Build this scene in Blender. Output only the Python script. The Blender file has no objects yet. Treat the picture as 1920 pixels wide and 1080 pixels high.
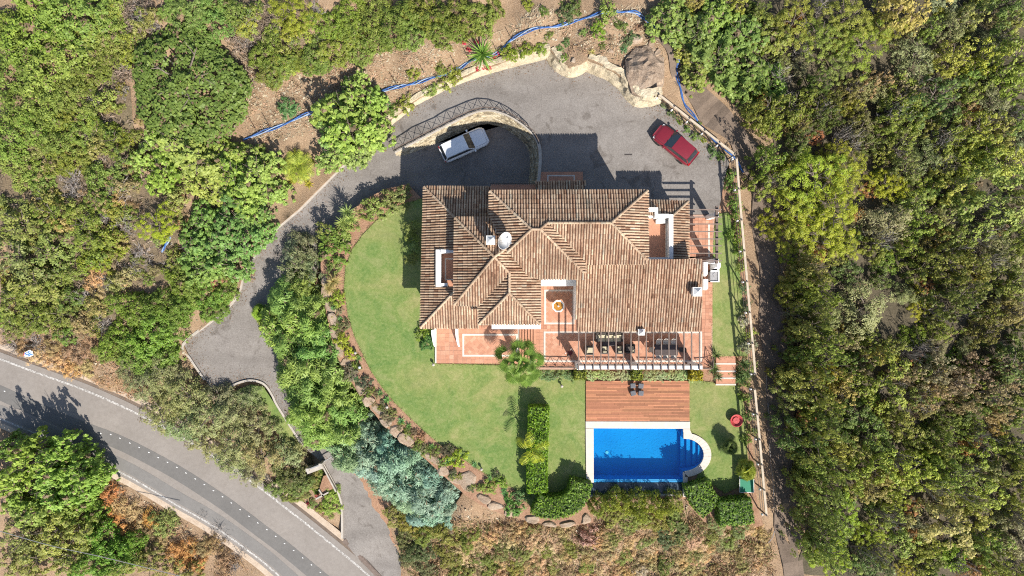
import bpy, bmesh, math, random
import numpy as np
from mathutils import Vector, Matrix
from mathutils.geometry import delaunay_2d_cdt

random.seed(7)
RNG = np.random.default_rng(7)
SC = bpy.context.scene
COL = SC.collection
R = math.radians

# ------------------------------------------------------------------ camera, sky, sun, exposure
S, H = 0.05, 64.0            # metres per photo pixel at z = 0, height of the drone above z = 0
cam_d = bpy.data.cameras.new('camera')
cam_d.sensor_width = 36.0
cam_d.lens = 24.0
cam_d.clip_end = 2000.0
cam = bpy.data.objects.new('camera', cam_d)
cam.location = (0, 0, H)
COL.objects.link(cam)
SC.camera = cam

SUN_EL, SUN_AZ = R(42), R(150)
wd = bpy.data.worlds.new('World')
SC.world = wd
wd.use_nodes = True
wn = wd.node_tree
sky = wn.nodes.new('ShaderNodeTexSky')
sky.sky_type = 'NISHITA'
sky.sun_disc = False
sky.sun_elevation = SUN_EL
sky.sun_rotation = SUN_AZ
wn.links.new(sky.outputs[0], wn.nodes['Background'].inputs[0])
wn.nodes['Background'].inputs[1].default_value = 0.09
sun_d = bpy.data.lights.new('sun', 'SUN')
sun_d.energy = 4.7
sun_d.angle = R(0.5)
sun_d.color = (1.0, 0.947, 0.862)
sun = bpy.data.objects.new('sun', sun_d)
sdir = Vector((0.5 * math.cos(SUN_EL), -0.866 * math.cos(SUN_EL), math.sin(SUN_EL)))
sun.rotation_euler = sdir.to_track_quat('Z', 'Y').to_euler()
sun.location = sdir * 100
COL.objects.link(sun)
SC.view_settings.view_transform = 'Standard'
SC.view_settings.look = 'None'
SC.view_settings.exposure = 0.74
SC.view_settings.gamma = 1.0
SC.cycles.max_bounces = 6
SC.cycles.diffuse_bounces = 3
SC.cycles.transparent_max_bounces = 12
SC.cycles.use_denoising = False
SC.cycles.pixel_filter_type = 'BLACKMAN_HARRIS'
SC.cycles.filter_width = 1.1


# ------------------------------------------------------------------ helpers
def P(u, v, z=0.0):
    """world point that stands at height z where the photo shows pixel (u, v)"""
    k = S * (H - z) / H
    return Vector(((u - 960) * k, (540 - v) * k, z))


def PX(u, v, z=0.0):
    p = P(u, v, z)
    return (p.x, p.y)


def inside(x, y, poly):
    c = False
    n = len(poly)
    j = n - 1
    for i in range(n):
        xi, yi = poly[i][0], poly[i][1]
        xj, yj = poly[j][0], poly[j][1]
        if (yi > y) != (yj > y) and x < (xj - xi) * (y - yi) / (yj - yi) + xi:
            c = not c
        j = i
    return c


def inside_np(pts, poly):
    x, y = pts[:, 0], pts[:, 1]
    c = np.zeros(len(pts), bool)
    n = len(poly)
    j = n - 1
    for i in range(n):
        xi, yi = poly[i][0], poly[i][1]
        xj, yj = poly[j][0], poly[j][1]
        if yi != yj:
            cond = ((yi > y) != (yj > y)) & (x < (xj - xi) * (y - yi) / (yj - yi) + xi)
            c ^= cond
        j = i
    return c


def dens(path, step):
    """resample a polyline"""
    out = []
    for a, b in zip(path[:-1], path[1:]):
        a, b = Vector(a), Vector(b)
        n = max(1, int(math.ceil((b - a).length / step)))
        for i in range(n):
            out.append(a.lerp(b, i / n))
    out.append(Vector(path[-1]))
    return out


def smooth_path(pts, sub=6):
    """Catmull-Rom through the points"""
    pts = [Vector(p) for p in pts]
    out = []
    for i in range(len(pts) - 1):
        p0 = pts[max(i - 1, 0)]
        p1, p2 = pts[i], pts[i + 1]
        p3 = pts[min(i + 2, len(pts) - 1)]
        for k in range(sub):
            t = k / sub
            out.append(0.5 * ((2 * p1) + (p2 - p0) * t + (2 * p0 - 5 * p1 + 4 * p2 - p3) * t * t + (3 * p1 - p0 - 3 * p2 + p3) * t ** 3))
    out.append(pts[-1])
    return out


def link(o, parent=None):
    COL.objects.link(o)
    if parent is not None:
        o.parent = parent
    return o


ZX = [-8, -6.6, -5, -4.2, -3.5, -3, -2.6, -2.4, -1.9, -1.0, -.2, .4, 1, 9]
ZY = [-5.8, -4.8, -3.5, -2.8, -2.1, -1.5, -1.05, -.95, -.7, -.15, .3, .65, 1, 9]


def ZR(z):
    return float(np.interp(z, ZX, ZY))


LABELS = []


def tag(o, label=None, cat=None, group=None, kind=None):
    if label:
        o['label'] = label
        LABELS.append(o)
    if cat:
        o['category'] = cat
    if group:
        o['group'] = group
    if kind:
        o['kind'] = kind
    return o


def empty(name, loc=(0, 0, 0), rz=0.0):
    o = bpy.data.objects.new(name, None)
    o.empty_display_size = 0.2
    o.location = loc
    o.rotation_euler = (0, 0, rz)
    COL.objects.link(o)
    return o


class MB:
    def __init__(s):
        s.v, s.f, s.t, s.m = [], [], [], []
        s.tint = 0.5
        s.mi = 0

    def face(s, idx):
        s.f.append(idx)
        s.t.append(s.tint)
        s.m.append(s.mi)

    def quad(s, a, b, c, d):
        n = len(s.v)
        s.v += [tuple(a), tuple(b), tuple(c), tuple(d)]
        s.face((n, n + 1, n + 2, n + 3))

    def box(s, c, size, rz=0.0, jit=0.0, taper=1.0):
        n = len(s.v)
        cx, cy, cz = c
        hx, hy, hz = size[0] / 2, size[1] / 2, size[2] / 2
        co, si = math.cos(rz), math.sin(rz)
        for dz in (-1, 1):
            k = taper if dz > 0 else 1.0
            for dx, dy in ((-1, -1), (1, -1), (1, 1), (-1, 1)):
                x, y = dx * hx * k, dy * hy * k
                j = (lambda: random.uniform(-jit, jit)) if jit else (lambda: 0.0)
                s.v.append((cx + x * co - y * si + j(), cy + x * si + y * co + j(), cz + dz * hz + j()))
        for f in ((3, 2, 1, 0), (4, 5, 6, 7), (0, 1, 5, 4), (1, 2, 6, 5), (2, 3, 7, 6), (3, 0, 4, 7)):
            s.face(tuple(n + i for i in f))
        return s

    def prism(s, poly, z0, z1, bottom=True):
        """poly: list of (x, y) ccw; z0/z1 numbers or functions"""
        n = len(s.v)
        k = len(poly)
        a = sum(poly[i][0] * poly[(i + 1) % k][1] - poly[(i + 1) % k][0] * poly[i][1] for i in range(k))
        if a < 0:
            poly = list(reversed(poly))
        g0 = z0 if callable(z0) else (lambda x, y: z0)
        g1 = z1 if callable(z1) else (lambda x, y: z1)
        for p in poly:
            s.v.append((p[0], p[1], g0(p[0], p[1])))
        for p in poly:
            s.v.append((p[0], p[1], g1(p[0], p[1])))
        s.face(tuple(range(n + k, n + 2 * k)))
        if bottom:
            s.face(tuple(reversed(range(n, n + k))))
        for i in range(k):
            j = (i + 1) % k
            s.face((n + i, n + j, n + k + j, n + k + i))
        return s

    def tube(s, path, rad, seg=6, caps=True, squash=1.0):
        path = [Vector(p) for p in path]
        rads = rad if isinstance(rad, (list, tuple)) else [rad] * len(path)
        n = len(s.v)
        up = Vector((0, 0, 1))
        for i, p in enumerate(path):
            a = path[max(i - 1, 0)]
            b = path[min(i + 1, len(path) - 1)]
            d = (b - a)
            d = d.normalized() if d.length > 1e-9 else Vector((0, 0, 1))
            ref = up if abs(d.z) < 0.9 else Vector((1, 0, 0))
            e1 = d.cross(ref).normalized()
            e2 = d.cross(e1).normalized()
            for k in range(seg):
                t = 2 * math.pi * k / seg
                q = p + e1 * math.cos(t) * rads[i] + e2 * math.sin(t) * rads[i] * squash
                s.v.append(tuple(q))
        for i in range(len(path) - 1):
            for k in range(seg):
                a = n + i * seg + k
                b = n + i * seg + (k + 1) % seg
                s.face((a, b, b + seg, a + seg))
        if caps:
            s.face(tuple(n + k for k in range(seg)))
            s.face(tuple(n + (len(path) - 1) * seg + k for k in reversed(range(seg))))
        return s

    def lathe(s, prof, seg=16, c=(0, 0, 0), rot=0.0):
        n = len(s.v)
        for r, z in prof:
            for k in range(seg):
                t = 2 * math.pi * k / seg + rot
                s.v.append((c[0] + r * math.cos(t), c[1] + r * math.sin(t), c[2] + z))
        for i in range(len(prof) - 1):
            for k in range(seg):
                a = n + i * seg + k
                b = n + i * seg + (k + 1) % seg
                s.face((a, b, b + seg, a + seg))
        s.face(tuple(n + k for k in reversed(range(seg))))
        m = n + (len(prof) - 1) * seg
        s.face(tuple(m + k for k in range(seg)))
        return s

    def mesh(s, name, mat, smooth=False):
        me = bpy.data.meshes.new(name)
        me.from_pydata(s.v, [], s.f)
        for m in (mat if isinstance(mat, (list, tuple)) else [mat]):
            me.materials.append(m)
        at = me.attributes.new('tint', 'FLOAT', 'FACE')
        at.data.foreach_set('value', np.array(s.t, np.float32))
        if any(s.m):
            me.polygons.foreach_set('material_index', np.array(s.m, np.int32))
        if smooth:
            me.polygons.foreach_set('use_smooth', np.ones(len(s.f), bool))
        me.update()
        return me

    def build(s, name, mat, parent=None, smooth=False):
        return link(bpy.data.objects.new(name, s.mesh(name, mat, smooth)), parent)


def bevel(o, w=0.02, seg=2):
    m = o.modifiers.new('bevel', 'BEVEL')
    m.width = w
    m.segments = seg
    m.limit_method = 'ANGLE'
    return o


def idw(ctrl, pw=3.0):
    a = np.array([tuple(P(u, v, z)) for u, v, z in ctrl])

    def f(x, y):
        x = np.asarray(x, float)
        y = np.asarray(y, float)
        d2 = (x[..., None] - a[:, 0]) ** 2 + (y[..., None] - a[:, 1]) ** 2
        w = 1.0 / (d2 + 0.6) ** (pw / 2)
        r = (w * a[:, 2]).sum(-1) / w.sum(-1)
        return float(r) if r.ndim == 0 else r
    return f


def sheet(name, poly, zf, step, mat, skirt=0.0, holes=(), extra=None, bump=0.0, smooth=True, parent=None):
    """a surface over a plan polygon, its height from zf; skirt = depth of the vertical edge"""
    poly = [(p[0], p[1]) for p in poly]
    ring = [tuple(p) for p in dens([Vector((p[0], p[1], 0)) for p in poly + [poly[0]]], step)][:-1]
    ring = [(p[0], p[1]) for p in ring]
    loops = [ring]
    for h in holes:
        loops.append([(p[0], p[1]) for p in dens([Vector((q[0], q[1], 0)) for q in list(h) + [h[0]]], step)[:-1]])
    xs = [p[0] for p in poly]
    ys = [p[1] for p in poly]
    gx = np.arange(min(xs) + step * 0.5, max(xs), step)
    gy = np.arange(min(ys) + step * 0.5, max(ys), step)
    g = np.stack(np.meshgrid(gx, gy), -1).reshape(-1, 2)
    g = g + RNG.uniform(-0.2, 0.2, g.shape) * step
    if extra is not None:
        g = np.concatenate([g, extra])
    m = inside_np(g, ring)
    for lp in loops[1:]:
        m &= ~inside_np(g, lp)
    allb = np.array([p for lp in loops for p in lp])
    g = g[m]
    if len(g):
        keep = np.ones(len(g), bool)
        for i in range(0, len(g), 2000):
            d = ((g[i:i + 2000, None, :] - allb[None]) ** 2).sum(-1).min(1)
            keep[i:i + 2000] = d > (0.35 * step) ** 2
        g = g[keep]
    verts = [Vector(p) for lp in loops for p in lp] + [Vector((float(a), float(b))) for a, b in g]
    edges = []
    o = 0
    for lp in loops:
        edges += [(o + i, o + (i + 1) % len(lp)) for i in range(len(lp))]
        o += len(lp)
    v2, _e, f2, ov, _oe, _of = delaunay_2d_cdt(verts, edges, [], 0, 1e-5)
    v2 = np.array([(p.x, p.y) for p in v2])
    tri = np.array([f for f in f2 if len(f) == 3])
    cen = v2[tri].mean(1)
    k = inside_np(cen, ring)
    for lp in loops[1:]:
        k &= ~inside_np(cen, lp)
    tri = tri[k]
    z = zf(v2[:, 0], v2[:, 1])
    z = np.broadcast_to(z, (len(v2),)).copy()
    if bump:
        isb = np.zeros(len(v2), bool)
        isb[:sum(len(l) for l in loops)] = True
        z += RNG.normal(0, bump, len(v2)) * (~isb)
    V = [(float(a), float(b), float(c)) for (a, b), c in zip(v2, z)]
    F = []
    for t in tri:
        a, b, c = v2[t[0]], v2[t[1]], v2[t[2]]
        if (b[0] - a[0]) * (c[1] - a[1]) - (b[1] - a[1]) * (c[0] - a[0]) < 0:
            t = t[::-1]
        F.append(tuple(int(i) for i in t))
    if skirt:
        for lp in loops:
            zz = zf(np.array([p[0] for p in lp]), np.array([p[1] for p in lp]))
            zz = np.broadcast_to(zz, (len(lp),))
            n = len(V)
            for p, q in zip(lp, zz):
                V.append((p[0], p[1], float(q)))
                V.append((p[0], p[1], float(q) - skirt))
            m_ = len(lp)
            for i in range(m_):
                j = (i + 1) % m_
                F.append((n + 2 * i, n + 2 * i + 1, n + 2 * j + 1, n + 2 * j))
    me = bpy.data.meshes.new(name)
    me.from_pydata(V, [], F)
    me.materials.append(mat)
    if smooth:
        me.polygons.foreach_set('use_smooth', np.array([i < len(tri) for i in range(len(F))]))
    me.update()
    return link(bpy.data.objects.new(name, me), parent)


# ------------------------------------------------------------------ materials
def new_mat(name):
    m = bpy.data.materials.new(name)
    m.use_nodes = True
    nt = m.node_tree
    return m, nt, nt.nodes['Principled BSDF']


def N(nt, t, **kw):
    n = nt.nodes.new(t)
    for k, v in kw.items():
        setattr(n, k, v)
    return n


def ramp(nt, fac, stops):
    r = N(nt, 'ShaderNodeValToRGB')
    e = r.color_ramp.elements
    while len(e) < len(stops):
        e.new(0.5)
    for el, (p, c) in zip(e, stops):
        el.position = p
        el.color = (c[0], c[1], c[2], 1)
    nt.links.new(fac, r.inputs[0])
    return r.outputs[0]


def noise(nt, scale, detail=4, rough=0.6, coord=None, dist=0.0):
    n = N(nt, 'ShaderNodeTexNoise')
    n.inputs['Scale'].default_value = scale
    n.inputs['Detail'].default_value = detail
    n.inputs['Roughness'].default_value = rough
    n.inputs['Distortion'].default_value = dist
    nt.links.new(coord, n.inputs['Vector'])
    return n.outputs[0]


def mix(nt, fac, a, b, mode='MIX'):
    m = N(nt, 'ShaderNodeMix', data_type='RGBA', blend_type=mode)
    if isinstance(fac, (int, float)):
        m.inputs[0].default_value = fac
    else:
        nt.links.new(fac, m.inputs[0])
    for s, q in ((a, 6), (b, 7)):
        if isinstance(s, (tuple, list)):
            m.inputs[q].default_value = (s[0], s[1], s[2], 1)
        else:
            nt.links.new(s, m.inputs[q])
    return m.outputs[2]


def coords(nt, kind='Object'):
    if kind == 'World':
        return N(nt, 'ShaderNodeNewGeometry').outputs['Position']
    return N(nt, 'ShaderNodeTexCoord').outputs[kind]


def add_bump(nt, bs, h, strength=0.4, dist=0.05):
    b = N(nt, 'ShaderNodeBump')
    b.inputs['Strength'].default_value = strength
    b.inputs['Distance'].default_value = dist
    nt.links.new(h, b.inputs['Height'])
    nt.links.new(b.outputs[0], bs.inputs['Normal'])


def mat_noise(name, layers, rough=0.85, bump=(20, 0.4, 0.03), spec=0.3, coord='World'):
    """layers: [(scale, detail, [(pos, col), ...], mixfac)], each laid over the one before"""
    m, nt, bs = new_mat(name)
    co = coords(nt, coord)
    col = None
    for sc, de, st, fac in layers:
        c = ramp(nt, noise(nt, sc, de, 0.65, co), st)
        col = c if col is None else mix(nt, fac, col, c)
    nt.links.new(col, bs.inputs['Base Color'])
    bs.inputs['Roughness'].default_value = rough
    bs.inputs['Specular IOR Level'].default_value = spec
    if bump:
        add_bump(nt, bs, noise(nt, bump[0], 5, 0.65, co), bump[1], bump[2])
    return m


def mat_plain(name, col, rough=0.6, metal=0.0, var=0.12, scale=6.0, coat=0.0, spec=0.4):
    m, nt, bs = new_mat(name)
    co = coords(nt, 'World')
    a = tuple(c * (1 - var) for c in col)
    b = tuple(min(1, c * (1 + var)) for c in col)
    nt.links.new(ramp(nt, noise(nt, scale, 5, 0.6, co), [(0.3, a), (0.7, b)]), bs.inputs['Base Color'])
    bs.inputs['Roughness'].default_value = rough
    bs.inputs['Metallic'].default_value = metal
    bs.inputs['Coat Weight'].default_value = coat
    bs.inputs['Specular IOR Level'].default_value = spec
    return m


def mat_tint(name, stops, rough=0.8, nscale=9.0, nvar=0.35, bump=None, objcol=False, slope=False):
    """colour from the per-face tint attribute, weathered by noise"""
    m, nt, bs = new_mat(name)
    co = coords(nt, 'World')
    at = N(nt, 'ShaderNodeAttribute', attribute_name='tint')
    c = ramp(nt, at.outputs['Fac'], stops)
    if objcol:
        c = mix(nt, 1.0, c, N(nt, 'ShaderNodeObjectInfo').outputs['Color'], 'MULTIPLY')
    g = ramp(nt, noise(nt, nscale, 5, 0.7, co), [(0.3, (1 - nvar,) * 3), (0.7, (1 + nvar * 0.5,) * 3)])
    c = mix(nt, 1.0, c, g, 'MULTIPLY')
    nt.links.new(c, bs.inputs['Base Color'])
    bs.inputs['Roughness'].default_value = rough
    bs.inputs['Specular IOR Level'].default_value = 0.25
    if slope:
        sv = ramp(nt, N(nt, 'ShaderNodeObjectInfo').outputs['Random'], [(0, (.80, .78, .76)), (1, (1.08, 1.08, 1.08))])
        c = mix(nt, 1.0, c, sv, 'MULTIPLY')
        c = mix(nt, .55, c, mix(nt, 1.0, c, ramp(nt, noise(nt, 7, 5, .7, co), [(.36, (.5, .48, .46)), (.56, (1.1, 1.1, 1.1))]), 'MULTIPLY'))
        nt.links.new(c, bs.inputs['Base Color'])
    if bump:
        add_bump(nt, bs, noise(nt, bump[0], 4, 0.6, co), bump[1], bump[2])
    return m


def mat_foliage(name, trans=0.34, rough=0.5, hue=0.022, lo=0.68, hi=1.65):
    """leaf colour = the plant's own colour (obj.color) varied leaf by leaf"""
    m, nt, bs = new_mat(name)
    at = N(nt, 'ShaderNodeAttribute', attribute_name='tint')
    oi = N(nt, 'ShaderNodeObjectInfo')
    hs = N(nt, 'ShaderNodeHueSaturation')
    mr = N(nt, 'ShaderNodeMapRange')
    mr.inputs[3].default_value = 0.5 + hue * 0.5
    mr.inputs[4].default_value = 0.5 - hue
    nt.links.new(at.outputs['Fac'], mr.inputs[0])
    nt.links.new(mr.outputs[0], hs.inputs['Hue'])
    mv = N(nt, 'ShaderNodeMapRange')
    mv.inputs[3].default_value = lo
    mv.inputs[4].default_value = hi
    nt.links.new(at.outputs['Fac'], mv.inputs[0])
    nt.links.new(mv.outputs[0], hs.inputs['Value'])
    nt.links.new(oi.outputs['Color'], hs.inputs['Color'])
    dead = N(nt, 'ShaderNodeMath', operation='LESS_THAN')
    dead.inputs[1].default_value = .004
    nt.links.new(at.outputs['Fac'], dead.inputs[0])
    leafc = mix(nt, dead.outputs[0], hs.outputs[0], (.24, .175, .105))
    nt.links.new(leafc, bs.inputs['Base Color'])
    bs.inputs['Roughness'].default_value = rough
    bs.inputs['Specular IOR Level'].default_value = 0.3
    tr = N(nt, 'ShaderNodeBsdfTranslucent')
    nt.links.new(leafc, tr.inputs[0])
    ms = N(nt, 'ShaderNodeMixShader')
    ms.inputs[0].default_value = trans
    nt.links.new(bs.outputs[0], ms.inputs[1])
    nt.links.new(tr.outputs[0], ms.inputs[2])
    nt.links.new(ms.outputs[0], nt.nodes['Material Output'].inputs[0])
    return m


M = {}
M['leaf'] = mat_foliage('leaf')
M['leaf_dull'] = mat_foliage('leaf_dull', 0.12, 0.7, 0.03, 0.6, 1.5)
M['petal'] = mat_foliage('petal', 0.15, 0.6, 0.02, 0.8, 1.2)
M['bark'] = mat_noise('bark', [(6, 5, [(0.3, (0.09, 0.07, 0.055)), (0.7, (0.22, 0.18, 0.15))], 1)], 0.9, (30, 0.5, 0.03))
M['dead_wood'] = mat_noise('dead_wood', [(5, 4, [(0.3, (0.20, 0.175, 0.16)), (0.7, (0.40, 0.36, 0.33))], 1)], 0.9, None)
M['soil_hill'] = mat_noise('soil_hill', [
    (0.22, 5, [(0.35, (0.20, 0.12, 0.07)), (0.52, (0.33, 0.22, 0.14)), (0.7, (0.25, 0.19, 0.13))], 1),
    (1.1, 6, [(0.3, (0.19, 0.145, 0.09)), (0.5, (0.35, 0.235, 0.14)), (0.62, (0.40, 0.295, 0.19)), (0.8, (0.34, 0.18, 0.09))], 0.55),
    (9, 6, [(0.32, (0.11, 0.072, 0.045)), (0.5, (0.33, 0.225, 0.14)), (0.7, (0.47, 0.365, 0.255))], 0.45)], 0.95, (12, 0.9, 0.12))
M['soil'] = mat_noise('soil', [
    (0.9, 5, [(0.35, (0.25, 0.13, 0.075)), (0.65, (0.40, 0.24, 0.15))], 1),
    (9, 6, [(0.3, (0.13, 0.075, 0.05)), (0.55, (0.37, 0.22, 0.14)), (0.72, (0.46, 0.34, 0.25))], 0.5)], 0.95, (16, 0.8, 0.06))
M['dirt_track'] = mat_noise('dirt_track', [
    (0.7, 5, [(0.35, (0.11, 0.08, 0.06)), (0.65, (0.22, 0.165, 0.125))], 1),
    (10, 6, [(0.3, (0.07, 0.055, 0.042)), (0.7, (0.24, 0.185, 0.145))], 0.45)], 0.95, (14, 0.7, 0.05))
def mat_drive():
    m, nt, bs = new_mat('drive')
    co = coords(nt, 'World')
    a = ramp(nt, noise(nt, .16, 5, .6, co, .8), [(.36, (.165, .147, .133)), (.5, (.215, .193, .175)), (.64, (.262, .24, .222))])
    b = ramp(nt, noise(nt, .9, 6, .7, co, .6), [(.34, (.155, .138, .124)), (.5, (.215, .193, .175)), (.66, (.285, .262, .24))])
    c = ramp(nt, noise(nt, 9, 5, .75, co), [(.34, (.10, .088, .078)), (.5, (.21, .19, .172)), (.66, (.34, .315, .29))])
    col = mix(nt, .42, mix(nt, .5, a, b), c)
    st = ramp(nt, noise(nt, .55, 3, .5, co, 1.5), [(.30, (.62, .60, .58)), (.40, (1, 1, 1))])
    col = mix(nt, .8, col, mix(nt, 1.0, col, st, 'MULTIPLY'))
    wv = N(nt, 'ShaderNodeTexWave', wave_type='RINGS', bands_direction='X')
    wv.inputs['Scale'].default_value = .085
    wv.inputs['Distortion'].default_value = 7
    wv.inputs['Detail'].default_value = 3
    nt.links.new(co, wv.inputs['Vector'])
    col = mix(nt, .35, col, mix(nt, 1.0, col, ramp(nt, wv.outputs['Fac'], [(.0, (.72, .71, .70)), (.25, (1.02, 1.02, 1.02))]), 'MULTIPLY'))
    nt.links.new(col, bs.inputs['Base Color'])
    bs.inputs['Roughness'].default_value = .9
    bs.inputs['Specular IOR Level'].default_value = .25
    add_bump(nt, bs, noise(nt, 18, 5, .7, co), .6, .02)
    return m


M['drive'] = mat_drive()
M['concrete'] = mat_noise('concrete', [(2.2, 6, [(0.3, (0.34, 0.30, 0.255)), (0.7, (0.50, 0.455, 0.40))], 1),
                                       (15, 4, [(0.3, (0.28, 0.25, 0.21)), (0.7, (0.52, 0.48, 0.43))], 0.4)], 0.9, (25, 0.4, 0.02))
M['white'] = mat_noise('white', [(1.3, 6, [(0.3, (0.70, 0.69, 0.66)), (0.65, (0.83, 0.82, 0.80))], 1)], 0.8, (40, 0.15, 0.01))
M['white_paint'] = mat_plain('white_paint', (0.72, 0.71, 0.69), 0.7, var=0.12, scale=8)
M['coping'] = mat_noise('coping', [(3, 6, [(0.3, (0.53, 0.47, 0.405)), (0.7, (0.62, 0.56, 0.49))], 1)], 0.75, (30, 0.2, 0.01))
M['wood_dark'] = mat_noise('wood_dark', [(4, 5, [(0.3, (0.105, 0.075, 0.06)), (0.7, (0.19, 0.145, 0.12))], 1)], 0.7, (20, 0.3, 0.01))
M['wood_grey'] = mat_noise('wood_grey', [(4, 5, [(0.3, (0.15, 0.11, 0.09)), (0.7, (0.25, 0.195, 0.165))], 1)], 0.75, (20, 0.3, 0.01))
M['wood_pale'] = mat_noise('wood_pale', [(2, 5, [(0.3, (0.40, 0.33, 0.245)), (0.7, (0.56, 0.47, 0.36))], 1)], 0.8, (20, 0.3, 0.01))
M['iron'] = mat_plain('iron', (0.05, 0.042, 0.038), 0.55, var=0.2)
M['metal_grey'] = mat_plain('metal_grey', (0.42, 0.41, 0.40), 0.45, 0.6, 0.12)
M['glass'] = mat_plain('glass', (0.03, 0.035, 0.04), 0.06, 0.0, 0.05, spec=0.8)
M['tile_barrel'] = mat_tint('tile_barrel', [(0.0, (0.17, 0.10, 0.062)), (0.15, (0.30, 0.17, 0.105)), (0.4, (0.42, 0.28, 0.185)), (0.65, (0.50, 0.36, 0.25)), (0.88, (0.57, 0.45, 0.32)), (1.0, (0.40, 0.345, 0.265))], 0.85, 0.55, 0.42, (30, 0.3, 0.01), slope=True)
M['tile_pan'] = mat_noise('tile_pan', [(3, 6, [(0.3, (0.10, 0.05, 0.034)), (0.7, (0.19, 0.095, 0.06))], 1)], 0.9, None)  # soiled pan tiles, coloured darker still as painted shade between the barrels
M['tile_floor'] = mat_tint('tile_floor', [(0.0, (0.40, 0.185, 0.115)), (0.5, (0.465, 0.23, 0.145)), (1.0, (0.54, 0.30, 0.20))], 0.7, 3.0, 0.16)
M['grout'] = mat_plain('grout', (0.42, 0.27, 0.20), 0.9)
M['deck'] = mat_tint('deck', [(0.0, (0.25, 0.10, 0.055)), (0.35, (0.34, 0.145, 0.08)), (0.7, (0.42, 0.195, 0.11)), (1.0, (0.50, 0.265, 0.165))], 0.65, 4.0, 0.15, objcol=True)
M['stone'] = mat_tint('stone', [(0.0, (0.22, 0.18, 0.125)), (0.35, (0.40, 0.33, 0.22)), (0.7, (0.52, 0.44, 0.30)), (1.0, (0.58, 0.52, 0.40))], 0.9, 7.0, 0.4, (20, 0.6, 0.03))
M['rock_face'] = mat_noise('rock_face', [(0.9, 6, [(0.3, (0.36, 0.29, 0.19)), (0.55, (0.54, 0.46, 0.32)), (0.75, (0.60, 0.54, 0.42))], 1),
                                         (7, 6, [(0.33, (0.20, 0.155, 0.10)), (0.6, (0.56, 0.48, 0.35))], 0.45)], 0.95, (8, 0.9, 0.1))
M['boulder'] = mat_noise('boulder', [(0.8, 5, [(0.3, (0.27, 0.17, 0.105)), (0.5, (0.34, 0.245, 0.17)), (0.7, (0.36, 0.31, 0.25))], 1),
                                     (5, 6, [(0.32, (0.16, 0.105, 0.07)), (0.5, (0.33, 0.25, 0.18)), (0.68, (0.46, 0.38, 0.30))], 0.5)], 0.95, (9, 0.8, 0.06))

# ------------------------------------------------------------------ terrain
def struct(o):
    o['kind'] = 'structure'
    return o


OUT = [(706, 1092, -6.6), (642, 1008, -6.0), (642, 960, -5.7), (636, 925, -5.5), (608, 870, -5.2), (570, 838, -5.0), (522, 762, -4.7), (512, 742, -4.6),
       (500, 724, -4.5), (488, 716, -4.5), (470, 713, -4.4), (450, 717, -4.4), (425, 728, -4.4), (402, 736, -4.4), (385, 712, -4.35), (358, 672, -4.25), (345, 645, -4.2),
       (390, 608, -4.0), (430, 575, -3.8), (450, 545, -3.6), (457, 520, -3.5), (465, 500, -3.4), (490, 460, -3.2), (515, 432, -3.1), (560, 395, -2.9),
       (600, 355, -2.8), (640, 315, -2.6), (655, 300, -2.55)]
UPN = [(655, 300, -2.55), (690, 272, -2.5), (712, 250, -2.3), (738, 225, -1.9), (790, 187, -1.0), (850, 157, -0.2), (920, 132, 0.4), (1000, 111, 0.85), (1030, 104, 1.0)]
OUT = [(u, v, ZR(z)) for u, v, z in OUT]
UPN = [(u, v, ZR(z)) for u, v, z in UPN]
ROCKB = [(1030, 104, 1.0), (1045, 125, 1.0), (1065, 137, 1.0), (1085, 133, 1.0), (1098, 123, 1.0), (1120, 133, 1.0), (1145, 145, 1.0), (1165, 160, 1.0),
         (1178, 178, 1.0), (1195, 192, 1.0), (1218, 190, 1.0), (1236, 184, 1.4)]
FENCE_NE = [(1236, 178, 3.0), (1283, 215, 3.0), (1330, 252, 3.0), (1378, 290, 3.0)]
FENCE_E = [(1381, 297, 3.0), (1389, 400, 3.0), (1393, 440, 3.0), (1398, 500, 3.0), (1409, 620, 3.0), (1416, 702, 3.0)]
FENCE_S = [(1415, 730, 2.1), (1423, 810, 2.1), (1430, 890, 2.1), (1437, 966, 2.1)]
SOUTH = [(1432, 985, 0.0), (1385, 996, -0.3), (1320, 978, -0.2), (1290, 945, -0.2), (1284, 934, -0.3), (1112, 938, -0.3), (1112, 978, -0.3), (1060, 987, -0.3),
         (1000, 978, -0.3), (950, 966, -0.3), (905, 948, -0.3), (870, 925, -0.3)]
WESTWALL = [(870, 925, -0.2), (850, 908, -0.2), (826, 886, -0.2), (800, 862, -0.2), (770, 838, -0.2), (742, 815, -0.2), (718, 795, -0.2), (700, 772, -0.2), (682, 750, -0.2),
            (665, 725, -0.2), (650, 700, -0.2), (636, 675, -0.2), (626, 650, -0.2), (617, 610, -0.2), (609, 565, -0.2), (604, 530, -0.2), (602, 500, -0.2),
            (603, 468, -0.2), (612, 448, -0.2), (632, 424, -0.2), (655, 400, -0.2), (685, 374, -0.2), (722, 355, -0.2), (765, 345, -0.2)]

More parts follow.
